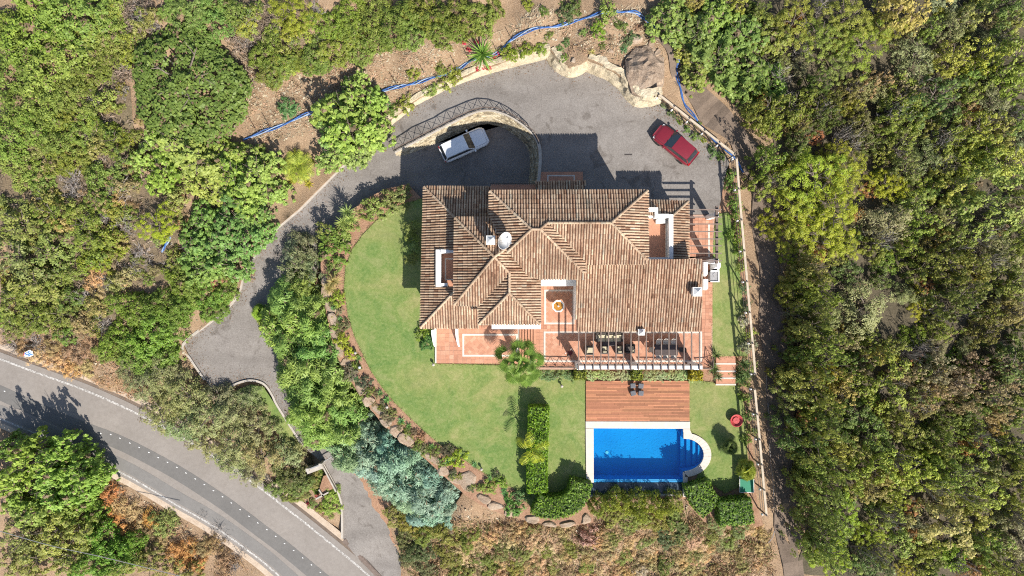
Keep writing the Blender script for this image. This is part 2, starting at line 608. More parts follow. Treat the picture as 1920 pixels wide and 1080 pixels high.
gctrl = [(345, 640, -3.9), (300, 600, -3.2), (430, 560, -3.4), (470, 500, -3.0), (400, 520, -2.6), (500, 430, -2.7), (560, 385, -2.4), (640, 305, -2.0),
         (700, 250, -1.4), (740, 215, -0.8), (795, 178, 0.2), (850, 148, 0.9), (920, 122, 1.6), (1000, 100, 2.3), (1040, 95, 2.6), (1100, 100, 2.8), (1150, 120, 2.9),
         (1200, 150, 2.8), (1240, 175, 1.8), (1290, 205, 1.2), (1340, 240, 1.0), (1400, 300, 0.7), (1425, 450, 0.2), (1440, 600, -0.1), (1450, 760, -0.4), (1460, 900, -1.0), (1470, 1040, -2.2),
         (600, 180, -0.6), (500, 260, -1.4), (620, 120, 1.0), (800, 80, 2.6), (900, 60, 3.2), (1000, 40, 3.8), (1150, 30, 3.8), (1250, 60, 3.0),
         (0, 0, 2.0), (300, 0, 2.4), (600, 0, 3.0), (900, -60, 4.5), (1300, -40, 3.4), (1600, 0, 1.5), (1919, 0, -0.2),
         (1600, 300, 0.0), (1900, 400, -1.5), (1600, 600, -0.8), (1900, 800, -2.5), (1600, 900, -1.8), (1900, 1080, -3.5), (1600, 1080, -2.8),
         (0, 200, 0.8), (200, 200, 0.8), (150, 350, -0.8), (0, 400, -1.5), (300, 420, -1.6), (60, 550, -3.4), (200, 550, -3.0), (250, 650, -4.2), (100, 650, -4.9), (0, 630, -4.8),
         (0, 668, -5.4), (130, 715, -5.6), (262, 772, -5.8), (355, 822, -5.95), (465, 892, -6.15), (545, 953, -6.3), (630, 1020, -6.5), (700, 1075, -6.7),
         (330, 700, -4.6), (380, 760, -4.9), (420, 790, -5.1), (470, 830, -5.3), (520, 870, -5.4), (580, 930, -5.6), (600, 960, -5.8), (540, 800, -5.0),
         (0, 740, -5.6), (250, 840, -6.1), (450, 960, -6.5), (560, 1050, -6.75),
         (0, 795, -5.75), (120, 838, -6.0), (250, 905, -6.25), (380, 978, -6.5), (480, 1050, -6.8), (540, 1110, -7.0),
         (0, 860, -6.2), (120, 920, -6.7), (250, 980, -7.0), (380, 1060, -7.3), (0, 1080, -7.6), (200, 1120, -7.8),
         (740, 1000, -5.6), (800, 980, -4.2), (760, 1080, -6.2), (860, 960, -2.2), (920, 990, -2.0), (900, 1060, -4.2), (1000, 1000, -1.6), (1020, 1070, -3.6),
         (1110, 1000, -1.6), (1200, 960, -1.4), (1200, 1060, -3.4), (1300, 990, -1.6), (1320, 1070, -3.4), (1400, 1020, -2.4), (1430, 1080, -3.2)]
gctrl = [(u, v, ZR(z) if u < 900 else z) for u, v, z in gctrl]
_g0 = idw(gctrl)


RC = [(-90, 695), (0, 729), (105, 774), (209, 822), (262, 842), (315, 868), (367, 899), (418, 932), (467.5, 968), (517.5, 1006), (568, 1047), (640, 1104), (700, 1150)]
_rz0 = idw([(u, v, ZR(z)) for u, v, z in [(0, 720, -5.5), (130, 775, -5.75), (250, 838, -6.0), (350, 890, -6.2), (450, 960, -6.42), (560, 1050, -6.7), (650, 1120, -6.9), (-90, 700, -5.3)]], 3)
_rc = [P(u, v, -4.4) for u, v in RC]
_rc = np.array([(p.x, p.y) for p in _rc])


def _rd(x, y):
    x = np.asarray(x, float)
    y = np.asarray(y, float)
    best = np.full(np.shape(x), 1e9)
    for a, b in zip(_rc[:-1], _rc[1:]):
        d = b - a
        t = np.clip(((x - a[0]) * d[0] + (y - a[1]) * d[1]) / (d @ d), 0, 1)
        best = np.minimum(best, np.hypot(x - a[0] - t * d[0], y - a[1] - t * d[1]))
    return best


def gz(x, y):
    x = np.asarray(x, float)
    y = np.asarray(y, float)
    w = 0.16 * np.sin(0.9 * x + 1.3 * np.sin(0.5 * y)) * np.cos(0.75 * y + 0.6) + 0.09 * np.sin(2.1 * x - 1.7 * y)
    d = np.clip((np.hypot(x, y) - 62) / 40, 0, 1)
    r = (_g0(x, y) + w * 0.9) * (1 - d) + (-3.0) * d
    # the road bed: keep the ground just under the asphalt
    k = np.exp(-(_rd(x, y) / 4.7) ** 8)
    r = r * (1 - k) + (_rz0(x, y) - .22) * k
    return float(r) if np.ndim(r) == 0 else r


rail_xy = lambda L: [(P(*p).x, P(*p).y) for p in L]
HOLE = rail_xy(OUT) + rail_xy(UPN)[1:] + rail_xy(ROCKB)[1:] + rail_xy(FENCE_NE)[1:] + rail_xy(FENCE_E) + rail_xy(FENCE_S) + rail_xy(SOUTH) + \
    [PX(u, v, ZR(z)) for u, v, z in [(840, 960, -4.0), (770, 945, -4.6), (720, 946, -5.3), (736, 1000, -5.9), (752, 1040, -6.3), (752, 1092, -6.6)]]
BIG = [(-260, -200), (260, -200), (260, 200), (-260, 200)]
# a fine sheet over the view and a coarse one that carries the land to the horizon
NEAR = [(-60, -38), (60, -38), (60, 38), (-60, 38)]
M['ground'] = M['soil_hill']
go = struct(sheet('ground', NEAR, gz, 0.85, M['ground'], skirt=0.0, holes=[HOLE], bump=0.03))
far = sheet('terrain', BIG, gz, 12.0, M['ground'], holes=[NEAR])
struct(far)

# edges of the hole: earth faces under the rim
mb = MB()
for a, b in zip(HOLE, HOLE[1:] + HOLE[:1]):
    q = dens([Vector((a[0], a[1], 0)), Vector((b[0], b[1], 0))], 0.85)
    for p0, p1 in zip(q[:-1], q[1:]):
        z0, z1 = gz(p0.x, p0.y), gz(p1.x, p1.y)
        mb.quad((p0.x, p0.y, z0), (p1.x, p1.y, z1), (p1.x, p1.y, z1 - 6), (p0.x, p0.y, z0 - 6))
struct(mb.build('earth_bank', M['soil_hill']))

# lower drive, turning place and garage court
dctrl = OUT + [(u, v, ZR(z)) for u, v, z in [(720, 1060, -6.5), (690, 990, -6.0), (660, 920, -5.55), (610, 850, -5.1), (560, 770, -4.7), (480, 680, -4.35), (470, 610, -4.0), (530, 520, -3.4),
                                          (600, 430, -2.95), (660, 360, -2.75), (720, 320, -2.6), (745, 290, -2.5), (760, 310, -2.6), (850, 300, -2.6), (950, 280, -2.6), (1000, 320, -2.6), (900, 350, -2.6)]]
dz = idw(dctrl)
RAILT = [(740, 285, -2.4), (790, 259, -1.35), (840, 233, -0.45), (880, 214, 0.1), (902, 207, 0.35), (926, 207, 0.6), (955, 217, 0.8), (980, 233, 0.95), (1000, 251, 1.0), (1010, 270, 1.0), (1013, 290, 1.0), (1012, 320, 1.0), (1009, 350, 1.0)]
RAILT = [(u, v, ZR(z)) for u, v, z in RAILT]
_px = PX
PX = lambda u, v, z=0.0: _px(u, v, ZR(z) if z < -.5 else z)
bed_poly = rail_xy(OUT) + [PX(740, 285, -2.4)] + [PX(1020, 290, -2.6), PX(1020, 370, -2.6)] + [PX(780, 420, -1), PX(700, 470, -1), PX(650, 560, -1), PX(700, 720, -1), PX(860, 880, -2)] + \
    [PX(880, 935, -3.0), PX(840, 962, -4.0), PX(770, 948, -4.6), PX(722, 948, -5.3), PX(738, 1000, -5.9), PX(754, 1040, -6.3), PX(754, 1094, -6.6)]
bz = idw(dctrl + [(u, v, ZR(z)) for u, v, z in [(850, 940, -3.2), (780, 900, -3.8), (720, 860, -4.2), (680, 800, -4.2), (650, 740, -4.1), (620, 660, -3.8), (605, 580, -3.4)]])
struct(sheet('planting_bed', bed_poly, lambda x, y: bz(x, y) - 0.10, 1.1, M['soil'], skirt=1.0))
DRIVE = rail_xy(OUT) + [PX(700, 275, -2.5), PX(740, 281, -2.45), PX(760, 285, -2.5)] + [PX(1018, 215, -2.6), PX(1020, 372, -2.6), PX(780, 372, -2.6)] + \
    [PX(720, 372, -2.6), PX(670, 400, -2.6), PX(640, 440, -2.7), PX(612, 480, -2.9), PX(565, 540, -3.4), PX(548, 590, -3.8), PX(520, 620, -4.0), PX(530, 680, -4.3), PX(552, 740, -4.5), PX(588, 790, -4.7), PX(640, 840, -4.9), PX(690, 890, -5.1), PX(720, 945, -5.3),
     PX(736, 1000, -5.9), PX(752, 1040, -6.3), PX(752, 1092, -6.6)]
struct(sheet('driveway', DRIVE, lambda x, y: dz(x, y) + 0.03, 0.9, M['drive'], skirt=0.5))

# upper drive and forecourt
PX = _px
uctrl = UPN + RAILT + [(760, 240, -.7), (820, 200, 0.0), (880, 175, 0.45), (940, 170, 0.75), (1000, 170, 0.95), (1100, 200, 1.0), (1200, 300, 1.0), (1050, 300, 1.0), (1300, 300, 1.0), (1340, 380, 1.0), (1150, 150, 1.0), (1250, 220, 1.0)]
_u = idw(uctrl, 3.5)
uz = lambda x, y: np.minimum(_u(x, y), 1.0)
UPPER = rail_xy(UPN) + rail_xy(ROCKB)[1:] + rail_xy(FENCE_NE)[1:] + [PX(1381, 297, 3.0), PX(1362, 320, 1.0), PX(1346, 402, 1.0), PX(1290, 402, 1.0), PX(1100, 402, 1.0), PX(1009, 402, 1.0)] + list(reversed(rail_xy(RAILT))) + [PX(700, 288, -1.0), PX(668, 300, -1.03)]
struct(sheet('forecourt', UPPER, lambda x, y: uz(x, y) + 0.05, 0.9, M['drive'], skirt=4.6))

# garden platform
POOL_RECT = [(1112, 802), (1282, 802), (1282, 933), (1112, 933)]
arc = [(1281 + 38.5 * math.cos(t), 853 - 31 * math.sin(t)) for t in [R(a) for a in range(90, -91, -10)]]
BASIN = [(1113, 803), (1281, 803), (1281, 822)] + arc[1:-1] + [(1281, 884), (1281, 903), (1113, 903)]
BASIN_XY = [PX(u, v, 0.1) for u, v in BASIN]
gard_poly = rail_xy(WESTWALL)[::-1] + rail_xy(SOUTH)[::-1] + [PX(1437, 966, 2.1), PX(1415, 730, 2.1), PX(1416, 702, 3.0), PX(1381, 297, 3.0), PX(1362, 320, 1.0), PX(1346, 402, 1.0), PX(1100, 402, 1.0), PX(1015, 402, 0), PX(800, 402, 0), PX(790, 372, 0)]
pool_hole = [PX(1106, 797, 0.0), PX(1288, 797, 0.0), PX(1288, 818, 0)] + [PX(1281 + 45 * math.cos(R(a)), 853 - 37 * math.sin(R(a)), 0) for a in range(80, -81, -20)] + [PX(1286, 892, 0), PX(1286, 931, 0), PX(1106, 933, 0)]
struct(sheet('garden_bed', gard_poly, lambda x, y: np.zeros(np.shape(x)) - 0.07, 1.5, M['soil'], skirt=5.5, holes=[pool_hole], smooth=False))


def mat_lawn():
    m, nt, bs = new_mat('lawn')
    co = coords(nt, 'World')
    a = ramp(nt, noise(nt, 0.11, 5, 0.6, co, 1.2), [(0.40, (0.095, 0.185, 0.045)), (0.48, (0.155, 0.22, 0.06)), (0.55, (0.225, 0.24, 0.082)), (0.63, (0.35, 0.285, 0.14))])
    b = ramp(nt, noise(nt, 0.5, 6, 0.7, co, 1.0), [(0.38, (0.085, 0.165, 0.042)), (0.5, (0.18, 0.235, 0.066)), (0.62, (0.33, 0.305, 0.14))])
    c = ramp(nt, noise(nt, 4, 6, 0.85, co, 0.8), [(0.38, (0.08, 0.14, 0.035)), (0.5, (0.19, 0.24, 0.07)), (0.62, (0.34, 0.36, 0.165))])
    col = mix(nt, 0.34, mix(nt, 0.5, a, b), c)
    nt.links.new(col, bs.inputs['Base Color'])
    bs.inputs['Roughness'].default_value = 0.9
    bs.inputs['Specular IOR Level'].default_value = 0.1
    add_bump(nt, bs, noise(nt, 16, 5, 0.8, co), 0.8, 0.05)
    return m


M['lawn'] = mat_lawn()
LAWN1 = [(752, 384), (792, 372), (800, 402), (800, 612), (818, 612), (818, 682), (1012, 686), (1090, 694), (1100, 716), (1102, 905), (1075, 958), (1000, 955), (962, 915), (935, 905), (905, 885), (870, 862), (830, 838), (795, 808), (765, 780), (740, 755), (715, 725),
         (694, 693), (678, 660), (664, 630), (652, 590), (645, 540), (648, 500), (660, 468), (680, 440), (705, 414), (732, 394)]
struct(sheet('lawn', [PX(u, v, 0) for u, v in LAWN1], lambda x, y: np.zeros(np.shape(x)), 1.2, M['lawn'], skirt=0.06, bump=0.012))
LAWN2 = [(1290, 712), (1385, 722), (1398, 770), (1404, 905), (1360, 925), (1330, 905), (1300, 915), (1310, 885), (1334, 853), (1310, 818), (1292, 812)]
struct(sheet('lawn', [PX(u, v, 0) for u, v in LAWN2], lambda x, y: np.zeros(np.shape(x)) - 0.006, 1.2, M['lawn'], skirt=0.05, bump=0.012))
up_poly = [(1334, 480), (1343, 402), (1366, 398), (1378, 440), (1388, 520), (1400, 640), (1402, 668), (1334, 668)]
mb = MB()
mb.prism([PX(u, v, 0.95) for u, v in [(1330, 400), (1362, 330), (1384, 330), (1412, 668), (1330, 668)]], -1.5, 0.93)
struct(mb.build('upper_bed', M['soil']))
struct(sheet('lawn', [PX(u, v, 1.0) for u, v in up_poly], lambda x, y: np.zeros(np.shape(x)) + 1.0, 1.2, M['lawn'], skirt=0.06, bump=0.01))

ISL = [(440, 733), (470, 721), (494, 726), (508, 748), (540, 800), (566, 840), (550, 852), (520, 815), (490, 770), (455, 752)]
struct(sheet('grass_island', [PX(u, v, -3.0) for u, v in ISL], lambda x, y: np.maximum(gz(x, y), dz(x, y) - .02) + .08, .6, M['lawn'], skirt=.3))

# ------------------------------------------------------------------ dirt track beside the fence
TR = [(1228, 30, 3.3), (1262, 85, 2.5), (1290, 150, 1.6), (1330, 205, 1.2), (1385, 262, 0.8), (1420, 330, 0.5), (1436, 430, 0.25), (1446, 560, 0.0), (1455, 700, -0.3), (1464, 830, -0.8), (1476, 960, -1.6), (1492, 1100, -2.6)]
tp = smooth_path([P(*p) for p in TR], 5)
L_, R_ = [], []
for i, p in enumerate(tp):
    d = (tp[min(i + 1, len(tp) - 1)] - tp[max(i - 1, 0)])
    d.z = 0
    d.normalize()
    nrm = Vector((-d.y, d.x, 0))
    w = 1.1 + 0.2 * math.sin(i * 0.9)
    L_.append(p + nrm * w)
    R_.append(p - nrm * w)
mb = MB()
for i in range(len(tp) - 1):
    for k in range(4):
        def q(j, t):
            p = L_[j].lerp(R_[j], t)
            return (p.x, p.y, gz(p.x, p.y) + 0.11 - 0.05 * (1 - abs(2 * t - 1)))
        mb.quad(q(i, (k + 1) / 4), q(i + 1, (k + 1) / 4), q(i + 1, k / 4), q(i, k / 4))
struct(mb.build('dirt_track', M['dirt_track']))

# ------------------------------------------------------------------ road
RN = [(-90, 640), (0, 672), (80, 702), (170, 735), (262, 777), (355, 827), (465, 897), (545, 958), (625, 1022), (685, 1072), (760, 1140)]
RS = [(-90, 752), (0, 784), (55, 807), (120, 832), (185, 865), (250, 897), (325, 942), (375, 970), (425, 1002), (480, 1042), (525, 1080), (620, 1165)]
rz_c = idw([(u, v, ZR(z)) for u, v, z in [(0, 720, -5.5), (130, 775, -5.75), (250, 838, -6.0), (350, 890, -6.2), (450, 960, -6.42), (560, 1050, -6.7), (650, 1120, -6.9), (-90, 700, -5.3)]], 3)
rzf = lambda x, y: rz_c(x, y) + 0.02


def road_pt(px, off=0.0):
    u, v = px
    p = P(u, v, -4.4)
    for _ in range(3):
        p = P(u, v, rzf(p.x, p.y))
    return p


rn = smooth_path([road_pt(p) for p in RN], 6)
rs_ = smooth_path([road_pt(p) for p in RS], 6)


def offs(path, d):
    out = []
    for i, p in enumerate(path):
        t = path[min(i + 1, len(path) - 1)] - path[max(i - 1, 0)]
        t.z = 0
        t.normalize()
        out.append(p + Vector((-t.y, t.x, 0)) * d)
    return out


def ribbon(a, b, lift, mat, name, parent=None, n=1):
    """surface between two polylines resampled to the same count"""
    m = 60
    def rs(path):
        L = [0]
        for p, q in zip(path[:-1], path[1:]):
            L.append(L[-1] + (q - p).length)
        out = []
        for i in range(m + 1):
            t = L[-1] * i / m
            j = max(k for k in range(len(L)) if L[k] <= t + 1e-9)
            j = min(j, len(path) - 2)
            out.append(path[j].lerp(path[j + 1], (t - L[j]) / max(1e-9, L[j + 1] - L[j])))
        return out
    a, b = rs(a), rs(b)
    mb = MB()
    for i in range(m):
        for k in range(n):
            def q(j, t):
                p = a[j].lerp(b[j], t)
                return (p.x, p.y, rzf(p.x, p.y) + lift)
            mb.quad(q(i, (k + 1) / n), q(i + 1, (k + 1) / n), q(i + 1, k / n), q(i, k / n))
    return mb.build(name, mat, parent)


def mat_asphalt(name, lo, hi):
    return mat_noise(name, [(0.5, 5, [(0.35, lo), (0.65, hi)], 1), (3, 6, [(0.3, tuple(c * 0.8 for c in lo)), (0.7, tuple(c * 1.08 for c in hi))], 0.45),
                            (22, 4, [(0.3, tuple(c * 0.7 for c in lo)), (0.7, tuple(c * 1.15 for c in hi))], 0.35)], 0.9, (30, 0.4, 0.01))


M['asphalt_pale'] = mat_asphalt('asphalt_pale', (0.215, 0.188, 0.165), (0.285, 0.256, 0.23))
M['asphalt_dark'] = mat_asphalt('asphalt_dark', (0.135, 0.128, 0.12), (0.175, 0.166, 0.156))
M['asphalt_mid'] = mat_asphalt('asphalt_mid', (0.17, 0.16, 0.15), (0.215, 0.203, 0.19))
road = struct(ribbon(offs(rn, 0.62), offs(rs_, -0.35), 0.10, M['asphalt_pale'], 'road', None, 6))
# centre line of the studs
studs = [(10, 733), (40, 746), (72, 760), (105, 775), (140, 791), (172, 804), (190, 812), (208.7, 814), (226, 821), (244.5, 830), (262, 838), (280, 847.5), (297.5, 857), (315, 866), (332.5, 875.5), (349.5, 886), (367, 897), (384, 907.5), (401, 919), (418, 930.5), (434.5, 942),
         (451, 954.5), (467.5, 967), (484, 979.5), (501, 992), (517.5, 1004.5), (534, 1018), (551, 1031), (568, 1045), (584.5, 1058), (601, 1072)]
cl = smooth_path([road_pt(p) for p in [(-90, 690), (10, 731), (105, 774), (209, 814), (262, 838), (315, 866), (367, 897), (418, 930.5), (467.5, 967), (517.5, 1004.5), (568, 1045), (640, 1104)]], 6)
ribbon(offs(cl, 0.28), offs(cl, -1.15), 0.108, M['asphalt_dark'], 'asphalt_patch', road, 2)
ribbon(offs(rs_, 1.30), offs(rs_, 0.22), 0.108, M['asphalt_mid'], 'asphalt_patch', road, 2)
M['line'] = mat_noise('line', [(6, 6, [(0.40, (0.24, 0.22, 0.20)), (0.62, (0.54, 0.52, 0.49))], 1)], 0.8, None)
ribbon(offs(rn, 0.09), offs(rn, -0.11), 0.112, M['line'], 'edge_line', road)
ribbon(offs(rs_, 0.09), offs(rs_, -0.09), 0.112, M['line'], 'edge_line', road)
sm = MB().box((0, 0, 0), (0.16, 0.10, 0.03), taper=0.75).mesh('road_stud', M['white_paint'])
for i, s_ in enumerate(studs):
    if i in (1, 2, 3, 4, 5):
        continue
    p = road_pt(s_)
    o = link(bpy.data.objects.new('road_stud', sm), road)
    o.location = (p.x, p.y, rzf(p.x, p.y) + 0.12)
    o.rotation_euler.z = -0.55
# sandy verge along the road
M['verge'] = mat_noise('verge', [(1.2, 5, [(0.3, (0.40, 0.29, 0.20)), (0.7, (0.58, 0.47, 0.36))], 1), (9, 5, [(0.3, (0.25, 0.19, 0.14)), (0.7, (0.58, 0.50, 0.41))], 0.4)], 0.95, (14, 0.6, 0.04))
vr = ribbon(offs(rn, 1.55), offs(rn, 0.95), 0.13, M['verge'], 'verge', None, 2)
struct(ribbon(offs(rn, .97), offs(rn, .6), 0.085, M['dirt_track'], 'gutter', None, 1))
struct(ribbon(offs(rs_, -.33), offs(rs_, -.9), 0.06, M['verge'], 'verge', None, 1))
struct(vr)


# ------------------------------------------------------------------ kerbs, walls
def kerb(name, path, w, h, mat, label, cat, z_off=0.0, parent=None, group=None):
    path = smooth_path([Vector(p) for p in path], 4)
    a, b = offs(path, w / 2), offs(path, -w / 2)
    mb = MB()
    for i in range(len(path) - 1):
        for p, q, up in ((a, b, h),):
            A0, A1, B0, B1 = p[i], p[i + 1], q[i], q[i + 1]
            t = Vector((0, 0, h + z_off))
            d = Vector((0, 0, -0.4))
            mb.quad(B0 + t, B1 + t, A1 + t, A0 + t)
            mb.quad(A0 + t, A1 + t, A1 + d, A0 + d)
            mb.quad(B1 + t, B0 + t, B0 + d, B1 + d)
    o = mb.build(name, mat, parent)
    if label:
        tag(o, label, cat, group)
    return o


def pts3(L, f=None, lift=0.0):
    out = []
    for u, v, z in L:
        p = P(u, v, z)
        out.append(Vector((p.x, p.y, (f(p.x, p.y) if f else z) + lift)))
    return out


kerb('kerb', pts3(OUT[17:28], dz), 0.22, 0.28, M['concrete'], 'long pale concrete kerb on the left side of the curving driveway', 'kerb', group='concrete kerbs of the drive')
kerb('kerb', pts3(OUT[14:18], dz), 0.2, 0.2, M['concrete'], 'short concrete kerb at the left corner of the turning place', 'kerb', group='concrete kerbs of the drive')
kerb('kerb', pts3(OUT[5:13], dz), 0.2, 0.16, M['concrete'], 'curved concrete kerb round the grass island by the gate', 'kerb', group='concrete kerbs of the drive')
kerb('kerb', pts3(OUT[1:5], dz), 0.18, 0.25, M['concrete'], 'pale kerb wall along the flower bed below the gate', 'kerb', group='concrete kerbs of the drive')
dr = MB()
a = [P(u, v, ZR(z)) for u, v, z in [(645, 1012, -6.0), (672, 1040, -6.2), (712, 1082, -6.55), (740, 1110, -6.8)]]
for p, q in zip(a[:-1], a[1:]):
    t = (q - p).normalized()
    n_ = Vector((-t.y, t.x, 0)) * 0.16
    dr.quad(p + n_ + Vector((0, 0, .09)), p - n_ + Vector((0, 0, .09)), q - n_ + Vector((0, 0, .09)), q + n_ + Vector((0, 0, .09)))
    dr.quad(p + n_ * 1.5 + Vector((0, 0, .07)), p - n_ * 1.5 + Vector((0, 0, .07)), q - n_ * 1.5 + Vector((0, 0, .07)), q + n_ * 1.5 + Vector((0, 0, .07)))
tag(dr.build('drain_channel', M['wood_dark']), 'dark drain channel between the road and the drive entrance', 'drain')


def hash2(i, j):
    return (math.sin(i * 127.1 + j * 311.7) * 43758.5453) % 1.0


def wall_strip(name, base, top, mat, parent, rows=6, amp=0.12, cap=0.5, capdir=None, step=0.3):
    """rough rock face between a foot line and a crest line, with a rim going back over the crest"""
    n = max(8, int(sum((q - p).length for p, q in zip(base[:-1], base[1:])) / step))
    def rs(path):
        L = [0]
        for p, q in zip(path[:-1], path[1:]):
            L.append(L[-1] + (q - p).length)
        out = []
        for i in range(n + 1):
            t = L[-1] * i / n
            j = min(max(k for k in range(len(L)) if L[k] <= t + 1e-9), len(path) - 2)
            out.append(path[j].lerp(path[j + 1], (t - L[j]) / max(1e-9, L[j + 1] - L[j])))
        return out
    b, t = rs(base), rs(top)
    mb = MB()
    idx = []
    for i in range(n + 1):
        row = []
        tan = b[min(i + 1, n)] - b[max(i - 1, 0)]
        nr = Vector((-tan.y, tan.x, 0)).normalized()
        for k in range(rows + 3):
            f = min(k / rows, 1.0)
            p = b[i].lerp(t[i], f)
            if k > rows:
                p = p + nr * cap * (k - rows) / 2
                p.z += 0.05
            j1 = (hash2(i // 3 + 0.3, k // 2) - 0.5) * 2 * amp
            j2 = (hash2(i, k + 9.1) - 0.5) * amp
            p = p - nr * (j1 + j2) * (1 if k else 0.3)
            p.z += (hash2(i + 5.5, k) - 0.5) * amp * 0.8 * (1 if k else 0)
            mb.v.append(tuple(p))
            row.append(len(mb.v) - 1)
        idx.append(row)
    for i in range(n):
        for k in range(rows + 2):
            mb.face((idx[i][k], idx[i + 1][k], idx[i + 1][k + 1], idx[i][k + 1]))
    return mb.build(name, mat, parent)


# low stone wall on the hill side of the upper drive
nw = empty('stone_wall', P(860, 150, 0))
tag(nw, 'long low pale stone wall between the upper drive and the bare hillside', 'wall')
base = smooth_path(pts3(UPN[1:], lambda x, y: uz(x, y)), 5)
top = [Vector((p.x, p.y, max(gz(p.x, p.y) + 0.1, p.z + 0.45))) for p in offs(base, 0.35)]


def setparent(o, par):
    o.parent = par
    o.matrix_parent_inverse = Matrix.Translation(-Vector(par.location))
    return o


top = [Vector((p.x, p.y, t.z)) for p, t in zip(offs(base, .05), top)]
o = wall_strip('rock_face', offs(base, -.3), top, M['rock_face'], None, 4, 0.08, 0.45)
setparent(o, nw)
# scalloped rock wall round the top of the forecourt
rw = empty('rock_wall', P(1130, 130, 1))
tag(rw, 'scalloped cream rock wall round the top corner of the forecourt', 'wall')
base = smooth_path(pts3(ROCKB[:5], None), 5)
top = [Vector((p.x, p.y, 2.7)) for p in offs(base, 0.05)]
setparent(wall_strip('rock_face', offs(base, -.45), top, M['rock_face'], None, 6, 0.12, 0.5), rw)
base = smooth_path(pts3(ROCKB[4:], None), 5)
top = [Vector((p.x, p.y, 2.95)) for p in offs(base, 0.05)]
setparent(wall_strip('rock_face', offs(base, -.5), top, M['rock_face'], None, 6, 0.13, 0.6), rw)

M['outcrop'] = mat_noise('outcrop', [(.7, 6, [(.3, (.17, .12, .085)), (.5, (.27, .20, .145)), (.7, (.33, .27, .21))], 1), (5, 6, [(.32, (.08, .058, .042)), (.5, (.26, .195, .145)), (.7, (.40, .33, .26))], .55)], .95, (7, 1.0, .12))
oc = P(1205, 132, 3.0)
ro = sheet('rock_outcrop', [PX(u, v, 3.0) for u, v in [(1172, 112), (1192, 88), (1222, 84), (1246, 108), (1250, 150), (1238, 176), (1210, 184), (1186, 172), (1174, 146)]], lambda x, y: gz(x, y) - .1 + .95 * np.exp(-(((x - oc.x) ** 2 + (y - oc.y) ** 2) / 3.6) ** 1.3), .42, M['outcrop'], skirt=.8, bump=.11, smooth=False)
tag(ro, 'broad brown rock outcrop above the forecourt near the fence end', 'rock')
# curved court retaining wall: core + laid stones + coping
cw = empty('retaining_wall', P(925, 230, -1.0))
tag(cw, 'curved stone retaining wall between the upper drive and sunken court', 'wall')
topl = smooth_path(pts3(RAILT, None), 5)
nrm = []
mb = MB()
core_in = offs(topl, -0.12)
core_base = [Vector((p.x, p.y, min(-1.12, p.z - .1))) for p in offs(topl, -0.85)]
for i in range(len(topl) - 1):
    mb.quad(core_in[i] + Vector((0, 0, 0.05)), core_in[i + 1] + Vector((0, 0, 0.05)), core_base[i + 1], core_base[i])
setparent(mb.build('core', M['rock_face']), cw)
mb = MB()
mb2 = MB()
for i in range(len(topl) - 1):
    a, b = topl[i], topl[i + 1]
    A, B = offs(topl, 0.12), None
c_a, c_b = offs(topl, 0.13), offs(topl, -0.15)
for i in range(len(topl) - 1):
    t = Vector((0, 0, 0.14))
    mb.quad(c_b[i] + t, c_b[i + 1] + t, c_a[i + 1] + t, c_a[i] + t)
    d = Vector((0, 0, -0.1))
    mb.quad(c_a[i] + t, c_a[i + 1] + t, c_a[i + 1] + d, c_a[i] + d)
    mb.quad(c_b[i + 1] + t, c_b[i] + t, c_b[i] + d, c_b[i + 1] + d)
setparent(mb.build('coping', M['concrete']), cw)
for row in range(13):
    f0 = row / 13
    x = hash2(row, 2) * 0.3
    L = sum((q - p).length for p, q in zip(topl[:-1], topl[1:]))
    acc = [0]
    for p, q in zip(topl[:-1], topl[1:]):
        acc.append(acc[-1] + (q - p).length)
    while x < L - 0.1:
        w = random.uniform(0.22, 0.5)
        t = x + w / 2
        j = min(max(k for k in range(len(acc)) if acc[k] <= t), len(topl) - 2)
        f = (t - acc[j]) / (acc[j + 1] - acc[j])
        p1 = core_in[j].lerp(core_in[j + 1], f)
        p0 = core_base[j].lerp(core_base[j + 1], f)
        hgt = p1.z - p0.z
        p = p0.lerp(p1, f0 + 0.5 / 13)
        tan = topl[j + 1] - topl[j]
        mb2.tint = random.random()
        rh = max(hgt / 13, 0.03)
        mb2.box((p.x, p.y, p.z), (w * 0.93, 0.16, rh * 0.9), math.atan2(tan.y, tan.x), jit=min(0.025, rh * 0.15))
        x += w
o = setparent(mb2.build('stones', M['stone']), cw)
o['kind'] = 'stuff'


# ------------------------------------------------------------------ boulders
def boulder_mesh(name, seed, sub=2):
    rs = random.Random(seed)
    bm = bmesh.new()
    bmesh.ops.create_icosphere(bm, subdivisions=sub, radius=1.0)
    pl = [(Vector((rs.gauss(0, 1), rs.gauss(0, 1), rs.gauss(0, .6))).normalized(), rs.uniform(0.55, 0.85)) for _ in range(9)]
    for v in bm.verts:
        c = Vector([math.copysign(abs(k) ** .62, k) * .92 for k in v.co])
        for n_, d in pl:
            k = c.dot(n_)
            if k > d:
                c -= n_ * (k - d) * 0.9
        c.z = min(c.z, 0.62 + 0.05 * rs.random())
        v.co = c * (1 + rs.uniform(-0.03, 0.03))
    me = bpy.data.meshes.new(name)
    bm.to_mesh(me)
    bm.free()
    me.materials.append(M['boulder'])
    me.attributes.new('tint', 'FLOAT', 'FACE')
    return me


BM = [boulder_mesh('boulder', 40 + i) for i in range(6)]


def boulder(parent, u, v, z, su, sv, sz, ang, i=None):
    p = P(u, v, z)
    o = bpy.data.objects.new('boulder', BM[random.randrange(6) if i is None else i])
    link(o)
    o.location = p - Vector((0, 0, sz * 0.55))
    o.scale = (su, sv, sz)
    o.rotation_euler = (random.uniform(-.08, .08), random.uniform(-.08, .08), ang)
    if parent:
        setparent(o, parent)
    return o


